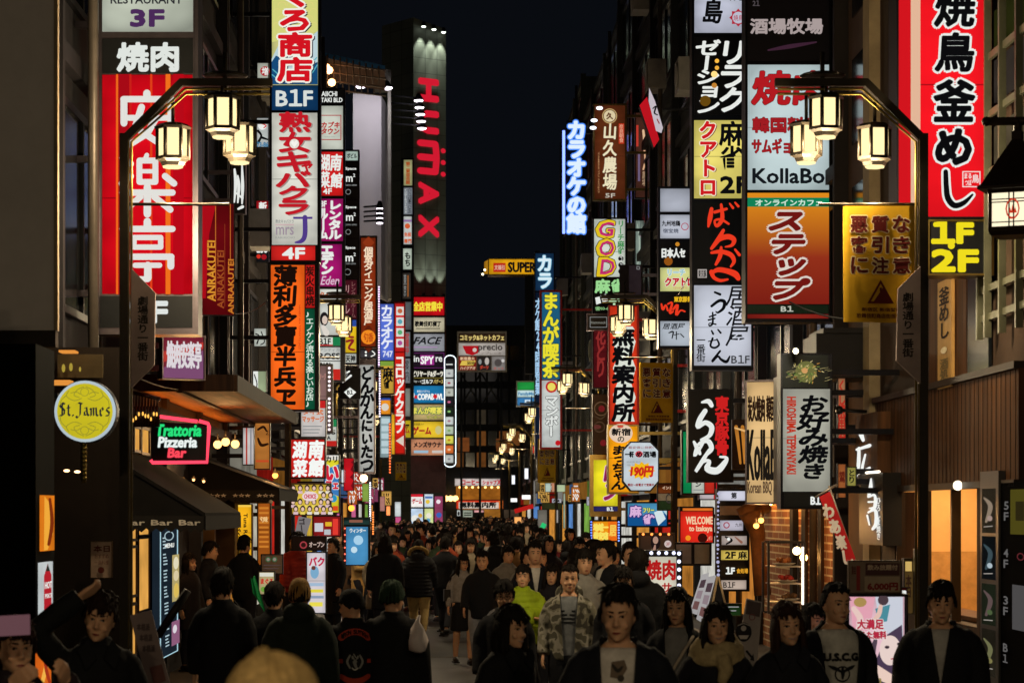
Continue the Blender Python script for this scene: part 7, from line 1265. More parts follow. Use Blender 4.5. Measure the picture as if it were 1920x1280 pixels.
def body_mesh(pose, fem, hx, vox):
    key = ('b', pose, fem, hx, vox)
    if key in _PC: return _PC[key]
    mb = MB(); sw = .162 if fem else .188
    loft(mb, [(0,0,.84,.13,.09,.10),(0,0,.92,.155,.10,.115),(0,0,1.05,.125 if fem else .14,.088,.09),(0,0,1.18,.14 if fem else .155,.105,.10),(0,.005,1.30,.155 if fem else .172,.11,.105),(0,.01,1.36,.125 if fem else .14,.09,.095),(0,.012,1.395,.095 if fem else .108,.07,.078),(0,.015,1.44,.062,.05,.056)])
    legs(mb, pose, .86)
    for s, (ky, ay, az) in zip((1,-1), POSE[pose][2]): mb.tube([(s*.095,ay+.03,az-.02),(s*.1,ay-.06,az-.045),(s*.105,ay-.15,az-.055)], [.04,.036,.028], 0, 8)
    for s, (el, wr) in zip((1,-1), POSE[pose][:2]):
        el, wr = Vector(el), Vector(wr); el = el - Vector((s*.02,0,0)); mb.tube([(s*(sw-.075),.01,1.345),(s*(sw-.028),.012,1.305),(Vector((s*(sw-.015),.012,1.295))+el)/2+Vector((s*.012,0,0)),el,(el+wr)/2,wr], [.042,.045,.041,.036,.034,.024], 0, 10)
        d = (wr-el).normalized(); pal = Vector((-s,.1,0)) if pose in ('stand','walk','walk2') or (pose == 'bag' and s < 0) else Vector((-s*.3,.3,.9 if pose != 'hold' else .1)); hand(mb, wr, d + (Vector((0,0,-.1))), pal, .55)
    add_head(mb, headxf(*hx), fem); _PC[key] = remesh(mb, vox, 3); return _PC[key]
def top_mesh(pose, fem, infl, hem, puff, vox, opening, sleeves=True, hood=False, wide=0.0, neck=1.43):
    key = ('t', pose, fem, infl, hem, puff, vox, opening, sleeves, hood, wide)
    if key in _PC: return _PC[key]
    mb = MB(); sw = .162 if fem else .188; i = infl; H_ = [(hem, .16+wide if hem > .6 else .19+wide), (.93,.165+wide*.5), (1.05,.15 if fem else .158), (1.18,.152 if fem else .165), (1.29,.158 if fem else .172), (1.36,.135 if fem else .15), (1.40,.105 if fem else .118), (neck,.078)]
    secs = []
    for z, w in H_:
        if z < hem - .001: continue
        d = {1.36:.10, 1.40:.085, neck:.07}.get(z, .115)
        secs.append((0, .008 if z > 1.2 else 0, z, w + i, d + i, d + i))
    if puff:
        out = []
        for a, b in zip(secs, secs[1:]):
            N = max(1, int((b[2]-a[2])/.05))
            for k in range(N):
                t = k/N; q = [a[j]*(1-t)+b[j]*t for j in range(6)]; out.append(tuple(q[:3] + [v-.008 for v in q[3:]])); t = (k+.5)/N; q = [a[j]*(1-t)+b[j]*t for j in range(6)]; out.append(tuple(q[:3] + [v+.016 for v in q[3:]]))
        secs = out + [secs[-1]]
    loft(mb, secs, 24)
    if sleeves:
        for s, (el, wr) in zip((1,-1), POSE[pose][:2]):
            el, wr = Vector(el) - Vector((s*.02,0,0)), Vector(wr); mid = (Vector((s*(sw-.015),.012,1.30))+el)/2+Vector((s*.012,0,0)); pts = [Vector((s*(sw-.075),.01,1.35)),Vector((s*(sw-.026),.012,1.31)),mid,el,(el+wr)/2,wr]; rs = [.052,.054,.05,.046,.043,.036]
            if puff:
                P2, R2 = [], []
                for a, b, ra, rb in zip(pts, pts[1:], rs, rs[1:]):
                    N = max(1, int((b-a).length/.05))
                    for k in range(N): P2 += [a+(b-a)*(k/N), a+(b-a)*((k+.5)/N)]; R2 += [ra+(rb-ra)*k/N-.004, ra+(rb-ra)*k/N+.016]
                pts, rs = P2 + [wr], R2 + [.04]
            mb.tube(pts, [r + i for r in rs], 0, 12)
    mb.tube([(0,.015,neck-.03 if sleeves else neck-.06),(0,.02,neck+.04 if sleeves else neck-.005)], [.075+i*.6,.068+i*.6], 0, 14)
    if hood: mb.ball((0,.10,1.44), .11, 0, 14, (1.15,.7,.8))
    cut = None
    if opening:
        ow, oz = opening
        cut = lambda c, n: (c.z > neck-.01 and abs(c.x) < .06+i*.6 and n.z > .5) or (n.y < .25 and c.y < 0 and abs(c.x) < (ow*(c.z-oz)/(1.44-oz) if oz > 0 else ow*(.55+.45*(c.z-hem)/(1.44-hem))) and c.z > max(oz, 0))
    pln = ()
    if opening:
        a, b = ((0, oz), (ow, 1.44)) if oz > 0 else ((ow*.55, hem), (ow, 1.44)); d = Vector((b[0]-a[0], 0, b[1]-a[1])); n1 = Vector((d.z, 0, -d.x)).normalized()
        pln = [(Vector((a[0],0,a[1])), n1), (Vector((-a[0],0,a[1])), Vector((-n1.x,0,n1.z)))]
    _PC[key] = remesh(mb, vox, 9, cut, .012 if opening else 0.0, pln); return _PC[key]
def pants_mesh(pose, r, vox):
    key = ('p', pose, r, vox)
    if key not in _PC:
        mb = MB(); legs(mb, pose, 1.12*r, 1.0, .93); loft(mb, [(0,0,.80,.17,.12,.13),(0,0,.90,.172,.118,.135),(0,0,1.02,.155,.108,.115)]); _PC[key] = remesh(mb, vox, 4)
    return _PC[key]
def skirt_mesh(vox, z0=.52):
    key = ('k', vox, z0)
    if key not in _PC: mb = MB(); loft(mb, [(0,0,z0,.20,.16,.17),(0,0,.70,.19,.145,.155),(0,0,.9,.17,.118,.135),(0,0,1.03,.138,.102,.108)]); _PC[key] = remesh(mb, vox, 4)
    return _PC[key]
def hair_mb(kind, M, seed=0, fem=False, tufts=90):
    """hair as a combed shell over the skull with lock-like ripples and a hairline"""
    rnd = random.Random(seed); ph = [rnd.uniform(0, 6.28) for _ in range(6)]; mb = MB(); NA, NE = 56, 16; C = Vector((0,.004,.122)); vs = []
    lowF = {'short':.56,'crop':.62,'fringe':.34,'long':.44,'bob':.34,'cap':.1,'knit':.15}[kind]
    for j in range(NE+1):
        for i in range(NA):
            a = 2*math.pi*i/NA; fr = -math.cos(a)   # a = 0 is the back
            f = max(0, fr)
            side = abs(math.sin(a)); lo = {'short':-.55,'crop':-.35,'fringe':-.6,'long':-.9,'bob':-1.1,'cap':-.35,'knit':-.35}[kind]
            lim = lo + (lowF - lo)*min(1, max(0, (fr+.25)/.75))**1.2
            if kind in ('short','crop','fringe') and side > .8 and abs(fr) < .5: lim = max(lim, -.12)
            lim += .05*math.sin(a*9+ph[0]) + .035*math.sin(a*17+ph[1])
            e = math.pi/2 - (math.pi/2 - lim)*j/NE
            ry = .103 if math.cos(a) > 0 else .096; ce = max(0, math.cos(e))**.72; d = Vector((math.sin(a)*ce*.075, math.cos(a)*ce*ry, math.sin(e)*.108))
            th = {'crop':.009,'cap':.012,'knit':.018}.get(kind, .013 + .009*max(0, math.sin(e))) + (.005*math.sin(a*3+ph[5]) if kind not in ('cap','crop') else 0); rip = 0 if kind == 'cap' else (.0035*math.sin(a*23+ph[2]+e*2) + .003*math.sin(a*37+ph[3]) + .003*math.sin(e*6+a*5+ph[4]))
            vs.append(C + d*(1 + (th + rip)/.095) + Vector((0,0,.006)))
    n0 = len(vs); vs += [C + (v-C)*.93 for v in vs]; fs = []
    for j in range(NE):
        for i in range(NA):
            q = (j*NA+i, j*NA+(i+1)%NA, (j+1)*NA+(i+1)%NA, (j+1)*NA+i); fs.append(q); fs.append(tuple(n0+k for k in reversed(q)))
    for i in range(NA): fs.append((NE*NA+i, NE*NA+(i+1)%NA, n0+NE*NA+(i+1)%NA, n0+NE*NA+i))
    mb.add(vs, fs, 0, True)
    if kind not in ('cap', 'knit'):
        for k in range(tufts):
            j = rnd.choice([NE, NE, NE, NE-1, rnd.randrange(6, NE)]); i = rnd.randrange(NA); v = vs[j*NA+i]; a = 2*math.pi*i/NA; up = (v-C).normalized(); top = C + Vector((0,.03,.118)); dn = (v-top); dn = (dn - up*dn.dot(up)).normalized(); l = rnd.uniform(.014,.034)*(.4 if kind == 'crop' else 1)
            mb.tube([v - dn*.03 - up*.004, v + up*.004, v + dn*l*.6 + up*rnd.uniform(-.002,.009), v + dn*l + up*rnd.uniform(-.006,.008) + Vector((rnd.uniform(-.008,.008),0,0))], [.004,.007,.005,.001], 0, 4)
    if kind in ('long', 'bob'):
        L = .34 if kind == 'long' else .17
        for k in range(26):
            a = -2.0 + 4.0*k/25; x, y = math.sin(a)*.084, math.cos(a)*.105; wv = rnd.uniform(-.012,.012); l = L*rnd.uniform(.85,1.08); fr = abs(a) > 1.5
            mb.tube([(x*.95,y*.95,.16),(x*1.06,y*1.02,.08),(x*1.12+wv,y*.95-(.0),.08-l*.45),(x*(1.05 if fr else 1.0)+wv*1.5,y*.85-(.03 if fr else 0),.08-l)], [.016,.02,.019,.007], 0, 6)
    if kind == 'cap':
        mb.add([], []); bs = []
        for k in range(9):
            t = math.pi*(k/8); bs.append((math.cos(t)*.078, -.085-math.sin(t)*.085, .165-.012*math.sin(t)))
        mb.prism(bs, (0,0,.006)); mb.ball((0,0,.245), .008, 0, 6)
    if kind == 'knit':
        pass
    mb.v = [tuple(M @ Vector(v)) for v in mb.v]; return mb
SKIN = paint('#c99a78', .55, 0, .06, 30, .03, .3)
for _n in SKIN.node_tree.nodes:
    if _n.type == 'BSDF_PRINCIPLED': _n.inputs['Subsurface Weight'].default_value = .25; _n.inputs['Subsurface Radius'].default_value = (.012,.005,.003); _n.inputs['Subsurface Scale'].default_value = 1.0; HAIRM = {}
def hairmat(h): return paint(h, .75, 0, .4, 90, .3, .12)
def cloth(h, bump=.35, sc=14, rough=.85): return paint(h, rough, 0, .22, sc, bump, .25)
def face_parts(root, M, fem, glasses=False, smile=False, vis=True):
    kmat = paint('#120c0a', .35); wm = paint('#a89c92', .3)
    for s in (-1, 1):
        m = MB(); cx, cz = s*.030, .1165; N = 12
        P_ = lambda u, v, d: M @ Vector((cx+u, hfront(cx+u, cz+v) - d, cz+v)); up = [(-.0145 + .029*k/N, .0058*math.sin(math.pi*k/N)) for k in range(N+1)]; dn = [(-.0145 + .029*k/N, -.0042*math.sin(math.pi*k/N)) for k in range(N+1)]
        vs = [P_(u,v,.0035) for u,v in up] + [P_(u,v,.0035) for u,v in dn]; m.add(vs, [(k,k+1,N+2+k,N+1+k) for k in range(N)], 0)
        m.add([P_(.0062*math.cos(t), .0056*math.sin(t), .0045) for t in [2*math.pi*k/10 for k in range(10)]], [tuple(range(10))], 1)
        vs = [P_(u*1.12,v+.0034,.0052) for u,v in up] + [P_(u*1.08,v-.0012,.005) for u,v in up]; m.add(vs, [(k,k+1,N+2+k,N+1+k) for k in range(N)], 1); m.build('eye', [wm, kmat], root)
        m = MB(); vs = [P_(-.019+.038*k/6, .0205+.004*math.sin(math.pi*(k+1)/8)+(.0045 if not fem else .0022), .0105) for k in range(7)] + [P_(-.019+.038*k/6, .0205+.004*math.sin(math.pi*(k+1)/8)-(.003 if not fem else .0016), .0105) for k in range(7)]; m.add(vs, [(k,k+1,8+k,7+k) for k in range(6)]); m.build('eyebrow', kmat, root)
    m = MB(); N = 12; P2 = lambda u, v, d: M @ Vector((u, hfront(u, .043+v) - d - .004*(1-abs(u)/.03), .043+v)); w = .027 if smile else .021; k1 = .006 if smile else 0
    tp = [(-w+2*w*k/N, .0055*math.sin(math.pi*k/N) + k1*abs(2*k/N-1)**2) for k in range(N+1)]; md = [(u, k1*abs(u/w)**2) for u, v in tp]; bt = [(u, -.0065*math.sin(math.pi*k/N) + k1*abs(u/w)**2) for k, (u, v) in enumerate(tp)]
    m.add([P2(u,v,.006) for u,v in tp] + [P2(u,v,.0065) for u,v in bt], [(k,k+1,N+2+k,N+1+k) for k in range(N)], 0)
    m.add([P2(u,v+(.0022 if smile else .0008),.0085) for u,v in md] + [P2(u,v-(.0025 if smile else .0008),.0085) for u,v in md], [(k,k+1,N+2+k,N+1+k) for k in range(N)], 1); m.build('mouth', [paint('#8a4038', .4), wm if smile else kmat], root)
    if glasses:
        m = MB()
        for s in (-1, 1):
            c = Vector((s*.032, -.107, .115)); m.tube([M @ (c + Vector((.024*math.cos(t), .008*abs(math.cos(t)), .018*math.sin(t)))) for t in np.linspace(0, 2*math.pi, 17)], .0022, 0, 5); m.tube([M @ Vector((s*.056,-.10,.118)), M @ Vector((s*.076,-.02,.118)), M @ Vector((s*.076,.02,.108))], .0018, 0, 5)
        m.tube([M @ Vector((-.008,-.108,.117)), M @ Vector((.008,-.108,.117))], .002, 0, 5); m.build('glasses', paint('#1a1412', .3), root)
def put(root, name, me, mat):
    o = bpy.data.objects.new(name, me); COL.objects.link(o); o.parent = root
    if not me.materials: me.materials.append(mat)
    o.material_slots[0].link = 'OBJECT'; o.material_slots[0].material = mat; return o
def person(px, top, Y, ang, label, pose='stand', fem=False, hair='short', hc='#15100d', coat='#14151a', hem=.82, puff=False, opening=None, inner=None, inner2=None, legc='#14151c', skirt=False, legr=1.0, head=(0,0,0), glasses=False, smile=False, hood=False, infl=.022, cap=None, skin=None, wide=0.0, h=None, group=None, faceless=False, lo=False, collar=True):
    h = h or (2.1 - (top - VY)*Y/F); k = h/1.729; root = bpy.data.objects.new('person', None); COL.objects.link(root); OFF[root.name] = Vector(); tag(root, label, 'person', group)
    near = Y < 24 and not lo; vb = .0065 if near else (.010 if not lo else .014); vc = .011 if near else (.014 if not lo else .018); M = headxf(*head)
    put(root, 'body', body_mesh(pose, fem, head, vb), skin or SKIN)
    cm = cloth(coat, .4, 16 if not puff else 8, .7 if puff else .85); co = put(root, 'puffer_jacket' if puff else ('coat' if hem < .75 else 'jacket'), top_mesh(pose, fem, infl + (.012 if puff else 0), hem, puff, vc, opening, True, hood, wide), cm)
    if not faceless and not puff and not hood and near and not opening and collar:
        m = MB()
        for sx in (-1, 1): m.prism([(sx*.02,-.128,1.36),(sx*.062,-.112,1.455),(sx*.112,-.10,1.40),(sx*.075,-.142,1.30)], (0,-.012,0.004))
        m.build('collar', cloth(coat, .3, 20), co)
    if inner: put(root, 'shirt', top_mesh(pose, fem, .004, .86, False, vc, None, False, False, 0.0, 1.415 if not fem else 1.43), cloth(inner))
    if skirt: put(root, 'skirt', skirt_mesh(vc), cloth(legc))
    else: put(root, 'trousers', pants_mesh(pose, legr, vc), cloth(legc))
    for s, (ky, ay, az) in zip((1,-1), POSE[pose][2]):
        m = MB(); m.tube([(s*.095,ay+.05,az-.035),(s*.098,ay-.03,az-.03),(s*.103,ay-.12,az-.045),(s*.105,ay-.18,az-.055)], [.042,.048,.044,.026], 0, 10); m.box(s*.10-.045, ay-.19, az-.1+.02, s*.10+.045, ay+.08, az-.055); m.build('shoe', paint('#17130f', .4), root)
    hm = hair_mb(hair, M, seed=int(px), fem=fem, tufts=0 if Y < 6 else 90)
    if cap: hm.build('cap' if hair == 'cap' else 'knit_cap', cloth(cap, .6, 40), root); hair_mb('crop', M @ Matrix.Translation((0,.004,-.012)), 3, tufts=0).build('hair', hairmat(hc), root)
    else: hm.build('hair', hairmat(hc), root)
    if not faceless: face_parts(root, M, fem, glasses, smile)
    p = P(px, 957, Y); root.location = (p.x, Y, .006 if abs(p.x-.7) < 3.4 else .112); root.rotation_euler = (0,0,math.radians(ang)); root.scale = (k,k,k); OFF[root.name] = Vector()
    if root.location.z > .1: root.scale = ((h-.11)/1.729,)*3
    return root, co
class Skin:
    """prints wrapped onto a garment: u, v metres on its front (or back) -> points a hair above the cloth"""
    def __init__(s, o, back=False):
        me = o.data; s.t = BVHTree.FromPolygons([v.co for v in me.vertices], [p.vertices for p in me.polygons]); s.b = back
    def pt(s, u, v, d=0.0):
        y = 1.0 if s.b else -1.0; x = -u if s.b else u; q = s.t.ray_cast(Vector((x, y, v)), Vector((0, -y, 0)))
        yy = q[0].y if q[0] is not None else y*.13; return (x, yy + (d + .004)*y, v)
class SkinArt(Art):
    def __init__(s, sk): s.fc, s.d, s.mb, s.mats = sk, 0.0, MB(), []
    def flat(s, v2, fs, mat): s.mb.add([s.fc.pt(x, y, s.d) for x, y in v2], fs, s.mi(mat))
class FlipSkin:
    def __init__(s, sk, k=1000.0, top=1.5): s.sk, s.k, s.top = sk, k, top
    def pt(s, px, py, d=0.0): return s.sk.pt(px/s.k, s.top - py/s.k, d)
def garment_art(co, items, back=False, name='print'):
    a = SkinArt(FlipSkin(Skin(co, back)))        # millimetres: x right as seen, y down from 1.5 m
    for kind, args, kw in items: getattr(a, kind)(*args, **kw)
    return a.done(name, co)
PT = lambda h: paint(h, .7)
B_ = '#101116'
# ---- foreground, left to right
person(503,1217,4.4,180,'person with short fair hair seen from behind at the bottom edge',hair='short',hc='#8c7348',faceless=True)
r,_ = person(28,1150,10.5,25,'person in dark clothes lifting a pale phone at the lower left corner',pose='hold',hair='fringe',hc='#2a1712',coat='#20161a')
m=MB(); a=P(18,1172,10.1); m.obox(a,(.98,.1,.05),(0,-.1,1),(0,1,.1),.085,.042,.006); solo(m,'phone',glow('#a07078',.35,.1),'pale pink phone held up by the person at the lower left corner','phone')
person(182,1102,12.5,15,'person in black raising a hand to the head beside the poster pier',pose='raise',hair='fringe',hc='#20130e',coat='#0e0e11',head=(-15,8,5))
person(418,1061,18.3,172,'man in a black suit with a white collar seen from behind near the menu board',hair='short',coat='#0c0d11',inner='#c9c5bc',opening=None,hem=.76)
person(393,1012,32,80,'dark haired man in profile standing before the awning post',coat='#131318',head=(5,0,5))
person(355,1034,30,55,'woman with long hair and a dark coat beside the menu board',fem=True,hair='long',coat='#1a1518',hem=.6)
person(458,1001,33,150,'man in black in front of the yellow tuna board',coat='#0e0f14',pose='walk')
person(557,995,37,205,'person in a red orange puffer jacket with dark hair',coat='#a8301c',puff=True,hair='fringe',legc='#141217',head=(60,0,0),pose='walk')
person(562,1077,17.2,180,'man in a tan cap and dark green jacket seen from behind',hair='cap',cap='#94703a',coat='#18211a',hem=.80,hood=True,infl=.034,faceless=True)
person(514,1088,19.5,168,'dark haired person close beside the man in the tan cap',coat='#0d0e12')
person(625,1007,38.5,-50,'man in a long dark coat standing sideways by the poster stand',coat='#101218',hem=.45)
person(674,1003,42,70,'woman in a tan knee length coat with dark shoulder hair',fem=True,hair='bob',coat='#b08446',hem=.5,pose='phone',legc='#16141a')
person(656,997,44,20,'man in black beside the woman in the tan coat',coat='#101116')
r,co = person(662,1098,17.6,188,'biker in a black cap and black jacket with orange back patches',hair='cap',cap='#0c0c0e',coat='#0f1014',hem=.86,head=(55,0,8),pose='bag',infl=.03,faceless=False)
o_,g_ = PT('#b8402a'),PT('#8d8c86')
arc=[(150*math.cos(t),250-150*math.sin(t)+40) for t in np.linspace(.75,2.39,9)]
items=[('stroke',([( -x,y,52) for x,y in arc],o_),{}),('stroke',([(-110,500,40),(-60,528,44),(0,538,46),(60,528,44),(110,500,40)],o_),{}),R_((-150,360,-96,392),o_),R_((100,360,152,392),o_),C_(0,372,78,PT('#141416')),
 ST([(-40,330,14),(-62,380,18),(-40,430,14)],g_),ST([(40,330,14),(62,380,18),(40,430,14)],g_),ST([(-20,340,16),(0,400,26),(16,440,12)],g_),ST([(24,338,14),(8,380,20)],g_),ST([(-10,320,10),(6,345,10)],g_),C_(-18,368,9,PT('#0c0c0e')),C_(20,368,9,PT('#0c0c0e')),ST([(-24,432,8),(0,446,12),(26,432,8)],PT('#c8c4ba'))]
for k,ch in enumerate('IRON SUTTON'):
    if ch!=' ':
        t=2.28-1.40*k/10; items.append(T(ch,(150*math.cos(t)-11,290-150*math.sin(t)-16,150*math.cos(t)+11,290-150*math.sin(t)+16),PT('#1c0e0c'),b=2,n=4))
garment_art(co,items,back=True,name='back_patch')
person(736,1084,17.6,178,'person in a dark green knit cap and heavy black coat seen from behind',hair='knit',cap='#1e3222',coat='#141416',hem=.62,infl=.04,puff=False,head=(-30,0,0),faceless=True)
m=MB(); c=P(784,1192,17.3); m.lathe((c.x,c.y,c.z-.12),[(.02,0),(.06,.02),(.072,.09),(.05,.17),(.02,.22),(.01,.27)],0,12,True); b_=[(x+.01*math.sin(z*40+y*30),y+.01*math.sin(x*50+z*35),z) for x,y,z in m.v]; m.v=b_; solo(m,'plastic_bag',paint('#d8ccc8',.5,0,.1,9,.4),'white plastic bag held by the person in the knit cap','bag')
person(418+0,1090,22,175,'dark figure half hidden behind the man in the black suit',coat='#0c0d10',faceless=True) if False else None
r,co=person(785,1010,39,176,'person in a black parka with a fur trimmed hood and khaki trousers',coat='#0c0d12',puff=True,hem=.74,hood=True,infl=.04,wide=.03,legc='#a8905c',legr=1.12,pose='walk',faceless=True)
m=MB(); 
for k in range(26):
    t=math.pi*k/25; random.seed(k); m.ball((.155*math.cos(t),.06+.05*math.sin(t),1.47+.11*math.sin(t)),.034+random.uniform(-.006,.008),0,7)
m.build('fur_trim',paint('#8a7448',.95,0,.3,30,.6),r)
person(722,999,36.5,180,'person with full dark hair in black near the tan coat',hair='bob',coat='#0d0e12',hem=.6,faceless=True)
# ---- middle
r,co=person(868,1036,33,8,'woman with glasses, grey turtleneck and black skirt carrying a shoulder bag',fem=True,hair='bob',coat='#8d8a88',hem=.96,infl=.008,legc='#0f1014',skirt=True,glasses=True,pose='bag',head=(12,0,4))
m=MB(); m.box(-.30,-.05,.98,-.20,.07,1.16); m.tube([(-.22,0,1.16),(-.19,-.02,1.36),(-.13,-.03,1.46)],.012,0,6); m.build('shoulder_bag',paint('#1c1614',.4),r)
person(905,1029,30,-8,'smiling man in a black jacket beside the woman with glasses',smile=True,coat='#0e0f13',hem=.80,pose='walk',legc='#8a8c92',head=(0,0,6))
person(946,1084,19.2,5,'man with glasses and a ruddy lit face in dark clothes',glasses=True,coat='#111116',hair='fringe',head=(-10,0,4))
person(955,1129,13.6,35,'dark haired young woman in black in the middle foreground',fem=True,hair='bob',coat='#0d0d10',hem=.6,smile=True,pose='walk',head=(10,0,4))
person(980,1056,24.5,15,'person in a bright yellow green puffer jacket with folded arms',coat='#8aa018',puff=True,hair='fringe',pose='cross',legc='#15161a',head=(-20,0,-6))
person(1034,1054,26,-15,'woman in dark clothes just left of the camouflage jacket',fem=True,hair='bob',coat='#15131a',hem=.7,head=(8,4,0))
r,co=person(1067,1053,21,-4,'young man in a pale camouflage jacket over a grey hooded top',hair='crop',coat='#8b8878',hem=.84,opening=(.085,0.0),inner='#6f7276',legc='#101218',hood=True,infl=.016,pose='stand',head=(6,0,0))
me=co.data.copy(); co.data=me
camo=bpy.data.materials.new('camouflage'); camo.use_nodes=True; nt=camo.node_tree; bb=nt.nodes['Principled BSDF']; bb.inputs['Roughness'].default_value=.85; tc=nt.nodes.new('ShaderNodeTexCoord'); nz=nt.nodes.new('ShaderNodeTexNoise'); nz.inputs['Scale'].default_value=11; nz.inputs['Detail'].default_value=1.5; cr=nt.nodes.new('ShaderNodeValToRGB'); cr.color_ramp.interpolation='CONSTANT'
cr.color_ramp.elements[0].color=(*lin('#38342a'),1); cr.color_ramp.elements[1].position=.44; cr.color_ramp.elements[1].color=(*lin('#6e6a5a'),1); e_=cr.color_ramp.elements.new(.52); e_.color=(*lin('#918c80'),1); e_=cr.color_ramp.elements.new(.62); e_.color=(*lin('#4c493b'),1); nt.links.new(tc.outputs['Object'],nz.inputs[0]); nt.links.new(nz.outputs[0],cr.inputs[0]); nt.links.new(cr.outputs[0],bb.inputs[0]); co.material_slots[0].material=camo
sh=[c for c in r.children if c.name.startswith('shirt')][0]; garment_art(sh,[R_((-70,210+34*k,60,226+34*k),PT('#15161a')) for k in range(4)])
r,co=person(1137,1011,26.5,-55,'tall man in a black coat and white shirt looking left',coat='#0f1016',hem=.6,opening=(.07,1.05),inner='#c8c4bc',head=(-10,0,4),pose='walk')
person(1113,1009,30.5,-80,'person in a grey hooded top in profile behind the black coat',coat='#57544f',hood=True,hair='bob')
person(1170,1060,20.3,-12,'man with glasses in dark clothes behind the man with the printed white shirt',glasses=True,coat='#101116',hair='fringe')
r,co=person(1160,1089,11.6,-6,'man in a dark jacket over a white printed shirt in the centre right foreground',coat='#12131a',hem=.80,opening=(.088,.0),inner='#c4bcb4',legc='#101116',infl=.03,head=(-4,0,6),hair='short',pose='walk')
sh=[c for c in r.children if c.name.startswith('shirt')][0]; garment_art(sh,[PL([(-30,150),(30,140),(44,180),(14,230),(-36,220)],PT('#6a5a4c')),ST([(-50,260,24),(0,280,34),(50,265,22)],PT('#8a7866')),ST([(-24,165,12),(0,190,18),(20,172,10)],PT('#2c2824')),C_(14,225,16,PT('#3a342e')),ST([(-46,310,20),(0,330,30),(46,318,20)],PT('#5a4a40'))])
person(1197,1027,22.3,170,'tall person in a long black coat seen from behind by the bulb framed sign',coat='#0b0b0e',hem=.5,hair='short',infl=.035,hood=True,faceless=True)
r,co=person(1270,1098,16,-10,'woman in a dark jacket and grey top with a pale diagonal bag strap',fem=True,hair='long',coat='#101218',hem=.8,opening=(.09,0.0),inner='#7c7a78',head=(-6,0,2),infl=.02,legc='#8b8a8a')
sk=Skin(co); m=MB(); m.tube([Vector(sk.pt(.12,1.37,.012))]+[Vector((.12-.26*t,-.17,1.37-.44*t)) for t in (.25,.5,.75,1.0)],.012,0,6); m.build('bag_strap',cloth('#b8a894'),r)
r,co=person(1344,1126,13.8,-4,'smiling woman with a bob and a thick beige scarf over a dark coat',fem=True,hair='bob',coat='#15131a',hem=.5,smile=True,infl=.03,pose='bag',head=(6,0,0),collar=False)
m=MB(); 
for k,(z,rr,w) in enumerate(((1.46,.095,.036),(1.42,.115,.04),(1.375,.125,.036))): m.tube([(rr*1.15*math.sin(t),.015-rr*math.cos(t)-.012*math.sin(3*t+k),z-.03*math.cos(t)+.01*math.sin(4*t+k)) for t in np.linspace(0,2*math.pi,25)],w,0,9)
m.tube([(.03,-.13,1.38),(.05,-.165,1.30),(.02,-.175,1.22)],[.05,.05,.03],0,9); put(r,'scarf',remesh(m,.011,4),cloth('#a8946c',.7,26))
person(1478,1124,13.5,6,'smiling long haired woman in a dark coat left of the white printed shirt',fem=True,hair='long',hc='#2a1810',coat='#14131a',hem=.5,smile=True,head=(4,-4,0))
r,co=person(1566,1084,14.6,12,'young man in a white shirt with black college letters under a dark open jacket',hair='crop',coat='#121319',hem=.84,opening=(.135,0.0),inner='#b8b4ac',infl=.022,head=(8,0,2),legc='#14151a')
sh=[c for c in r.children if c.name.startswith('shirt')][0]; bk_=PT('#17161a'); garment_art(sh,[T('U.S.C.G',(-112,232,108,276),bk_,b=5,n=6),RG(0,358,50,9,bk_),ST([(0,322,16),(2,350,26),(0,384,14)],bk_),ST([(-84,306,6),(-60,318,22),(-30,330,20),(-8,346,10)],bk_),ST([(84,306,6),(60,318,22),(30,330,20),(8,346,10)],bk_),ST([(-30,392,8),(0,402,10),(30,392,8)],bk_),T('COAST',(-60,420,60,452),bk_,b=4,n=4)])
person(1524,1128,16.8,30,'dark haired person half hidden behind the man with college letters',hair='bob',coat='#15131a')
r,co=person(1764,1084,14.6,-12,'man with a fringe in a black jacket and pale shirt at the lower right',hair='fringe',coat='#0e0e12',hem=.78,opening=(.06,1.06),inner='#a8a4a0',infl=.034,head=(6,0,4))
# ---- the crowd further up the street: first the kinds, then copies of them
kinds=[('man in black walking away up the street',dict(ang=180,coat='#101116',pose='walk',faceless=True)),('man in dark grey walking towards the viewer',dict(ang=0,coat='#1d1c20',pose='walk',inner='#8a8680',opening=(.05,1.1))),('woman with long hair in a dark coat',dict(ang=0,coat='#16131a',fem=True,hair='long',hem=.55,pose='walk2')),('man in a hooded black jacket seen from behind',dict(ang=180,coat='#0e0f13',hood=True,pose='walk2',faceless=True)),('woman with a bob in a brown coat',dict(ang=5,coat='#4a3524',fem=True,hair='bob',hem=.5,pose='stand')),('man in a rust coloured jacket',dict(ang=-10,coat='#7a3018',pose='walk',hair='fringe')),('person in a pale grey jacket',dict(ang=10,coat='#77746f',pose='stand',hair='fringe')),('woman seen from behind with long hair',dict(ang=180,coat='#121116',fem=True,hair='long',hem=.5,pose='walk',faceless=True)),('man in a dark navy suit with a white shirt',dict(ang=0,coat='#10131c',opening=(.06,1.05),inner='#c4c0b8',pose='walk2'))]
kinds+=[('woman in a cream coat',dict(ang=0,coat='#857a66',fem=True,hair='bob',hem=.55,pose='walk')),('man in a tan jacket seen from behind',dict(ang=180,coat='#7a5a34',pose='walk2',faceless=True)),('person in a dark green parka',dict(ang=5,coat='#2a3a26',puff=True,hair='fringe')),('man in a white hooded top',dict(ang=-8,coat='#6f6d69',hood=True,pose='walk2')),('woman in a red coat',dict(ang=10,coat='#5a1a1c',fem=True,hair='long',hem=.5,pose='phone'))]
protos=[]
random.seed(21); spots=[]
def free(x,Y,d):
    return all((x-a)**2+((Y-b)*.6)**2>d*d for a,b in spots)
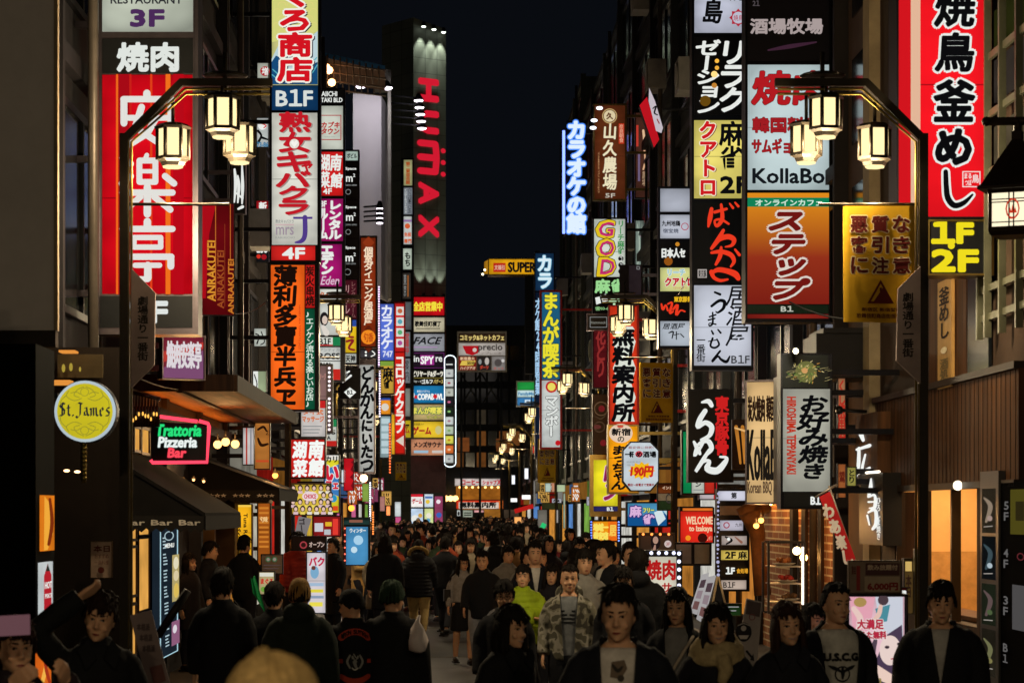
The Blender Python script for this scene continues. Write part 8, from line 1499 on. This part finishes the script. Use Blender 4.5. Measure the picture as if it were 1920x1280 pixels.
fixed=[(835,1003,40),(860,1000,44),(1028,1006,37),(1062,1014,41),(1003,1022,34),(1087,1020,35),(990,1040,31),(826,985,50),(915,992,47),(940,998,44),(967,1004,39),(1098,1000,45),(700,1000,42),(738,992,45),(765,985,56),(1046,1000,46),(880,990,52),(1118,998,43),(925,1018,36),(1010,1003,50)]
cand=[(P(x,957,Y).x,Y) for x,t,Y in fixed]
for c in cand: spots.append(c)
near_=[(708,39),(838,42),(1003,27.5),(1096,24),(1222,30),(1015,32),(1080,29),(952,33),(1150,33),(1180,28)]
for x_,Y_ in near_: spots.append((P(x_,957,Y_).x,Y_))
n=0
while len(spots)<170 and n<6000:
    n+=1; Y=random.uniform(40,84); px=random.gauss(880,95) if Y<60 else random.uniform(750,1010); x=P(px,957,Y).x
    if -2.3<x<3.7 and free(x,Y,.62) and not (Y<48 and (748<px<822 or 640<px<690)): spots.append((x,Y))
for i,(x,Y) in enumerate(spots):
    k=i
    if i<len(kinds):
        lab,kw=kinds[k]; kw=dict(kw); ang=kw.pop('ang'); r,_=person(VX+x*F/Y,0,Y,ang,lab,h=1.7,group='pedestrians in the crowd up the street',lo=True,**kw); protos.append(r)
    else:
        k=(random.choice((0,3,7,0)) if x<P(900,0,Y).x else random.choice((0,2,3,4,6,7,8))) if Y<36 else random.randrange(len(kinds)); r=copy_tree(protos[k]); 
    hh=random.gauss(1.66,.07); s=hh/1.722; r.location=(x,Y,.006); r.scale=(s*random.uniform(.97,1.06),s,s); r.rotation_euler[2]=math.radians(kinds[k][1]['ang']+random.uniform(-28,28))
    r['label']=kinds[k][0]+' among the crowd up the street'
# ---- the far crowd, one mass beyond counting
m=MB(); cols=['#111218','#1c1a1e','#2a2024','#6a655e','#3a2a20']; random.seed(5)
for i in range(420):
    Y=random.uniform(85,158); px=random.uniform(690 if Y<120 else 740,1010); x=P(px,957,Y).x
    hh=random.gauss(1.66,.08); c=random.randrange(5)
    m.tube([(x-.08,Y,.01),(x-.08,Y,.8*hh/1.7)],[.07,.09],0,6); m.tube([(x+.08,Y+.1,.01),(x+.08,Y,.8*hh/1.7)],[.07,.09],0,6)
    m.lathe((x,Y,.78*hh/1.7),[(.17,0),(.17,.3),(.22,.56),(.19,.63),(.06,.68)],c,8,True); m.ball((x,Y,hh-.12),.1,6 if random.random()<.5 else 5,8,(.85,1,1.2)); m.ball((x,Y+.012,hh-.09),.103,5,8,(.88,1,1.05))
o=m.build('crowd',[cloth(c) for c in cols]+[hairmat('#15100d'),SKIN]); tag(o,kind='stuff')
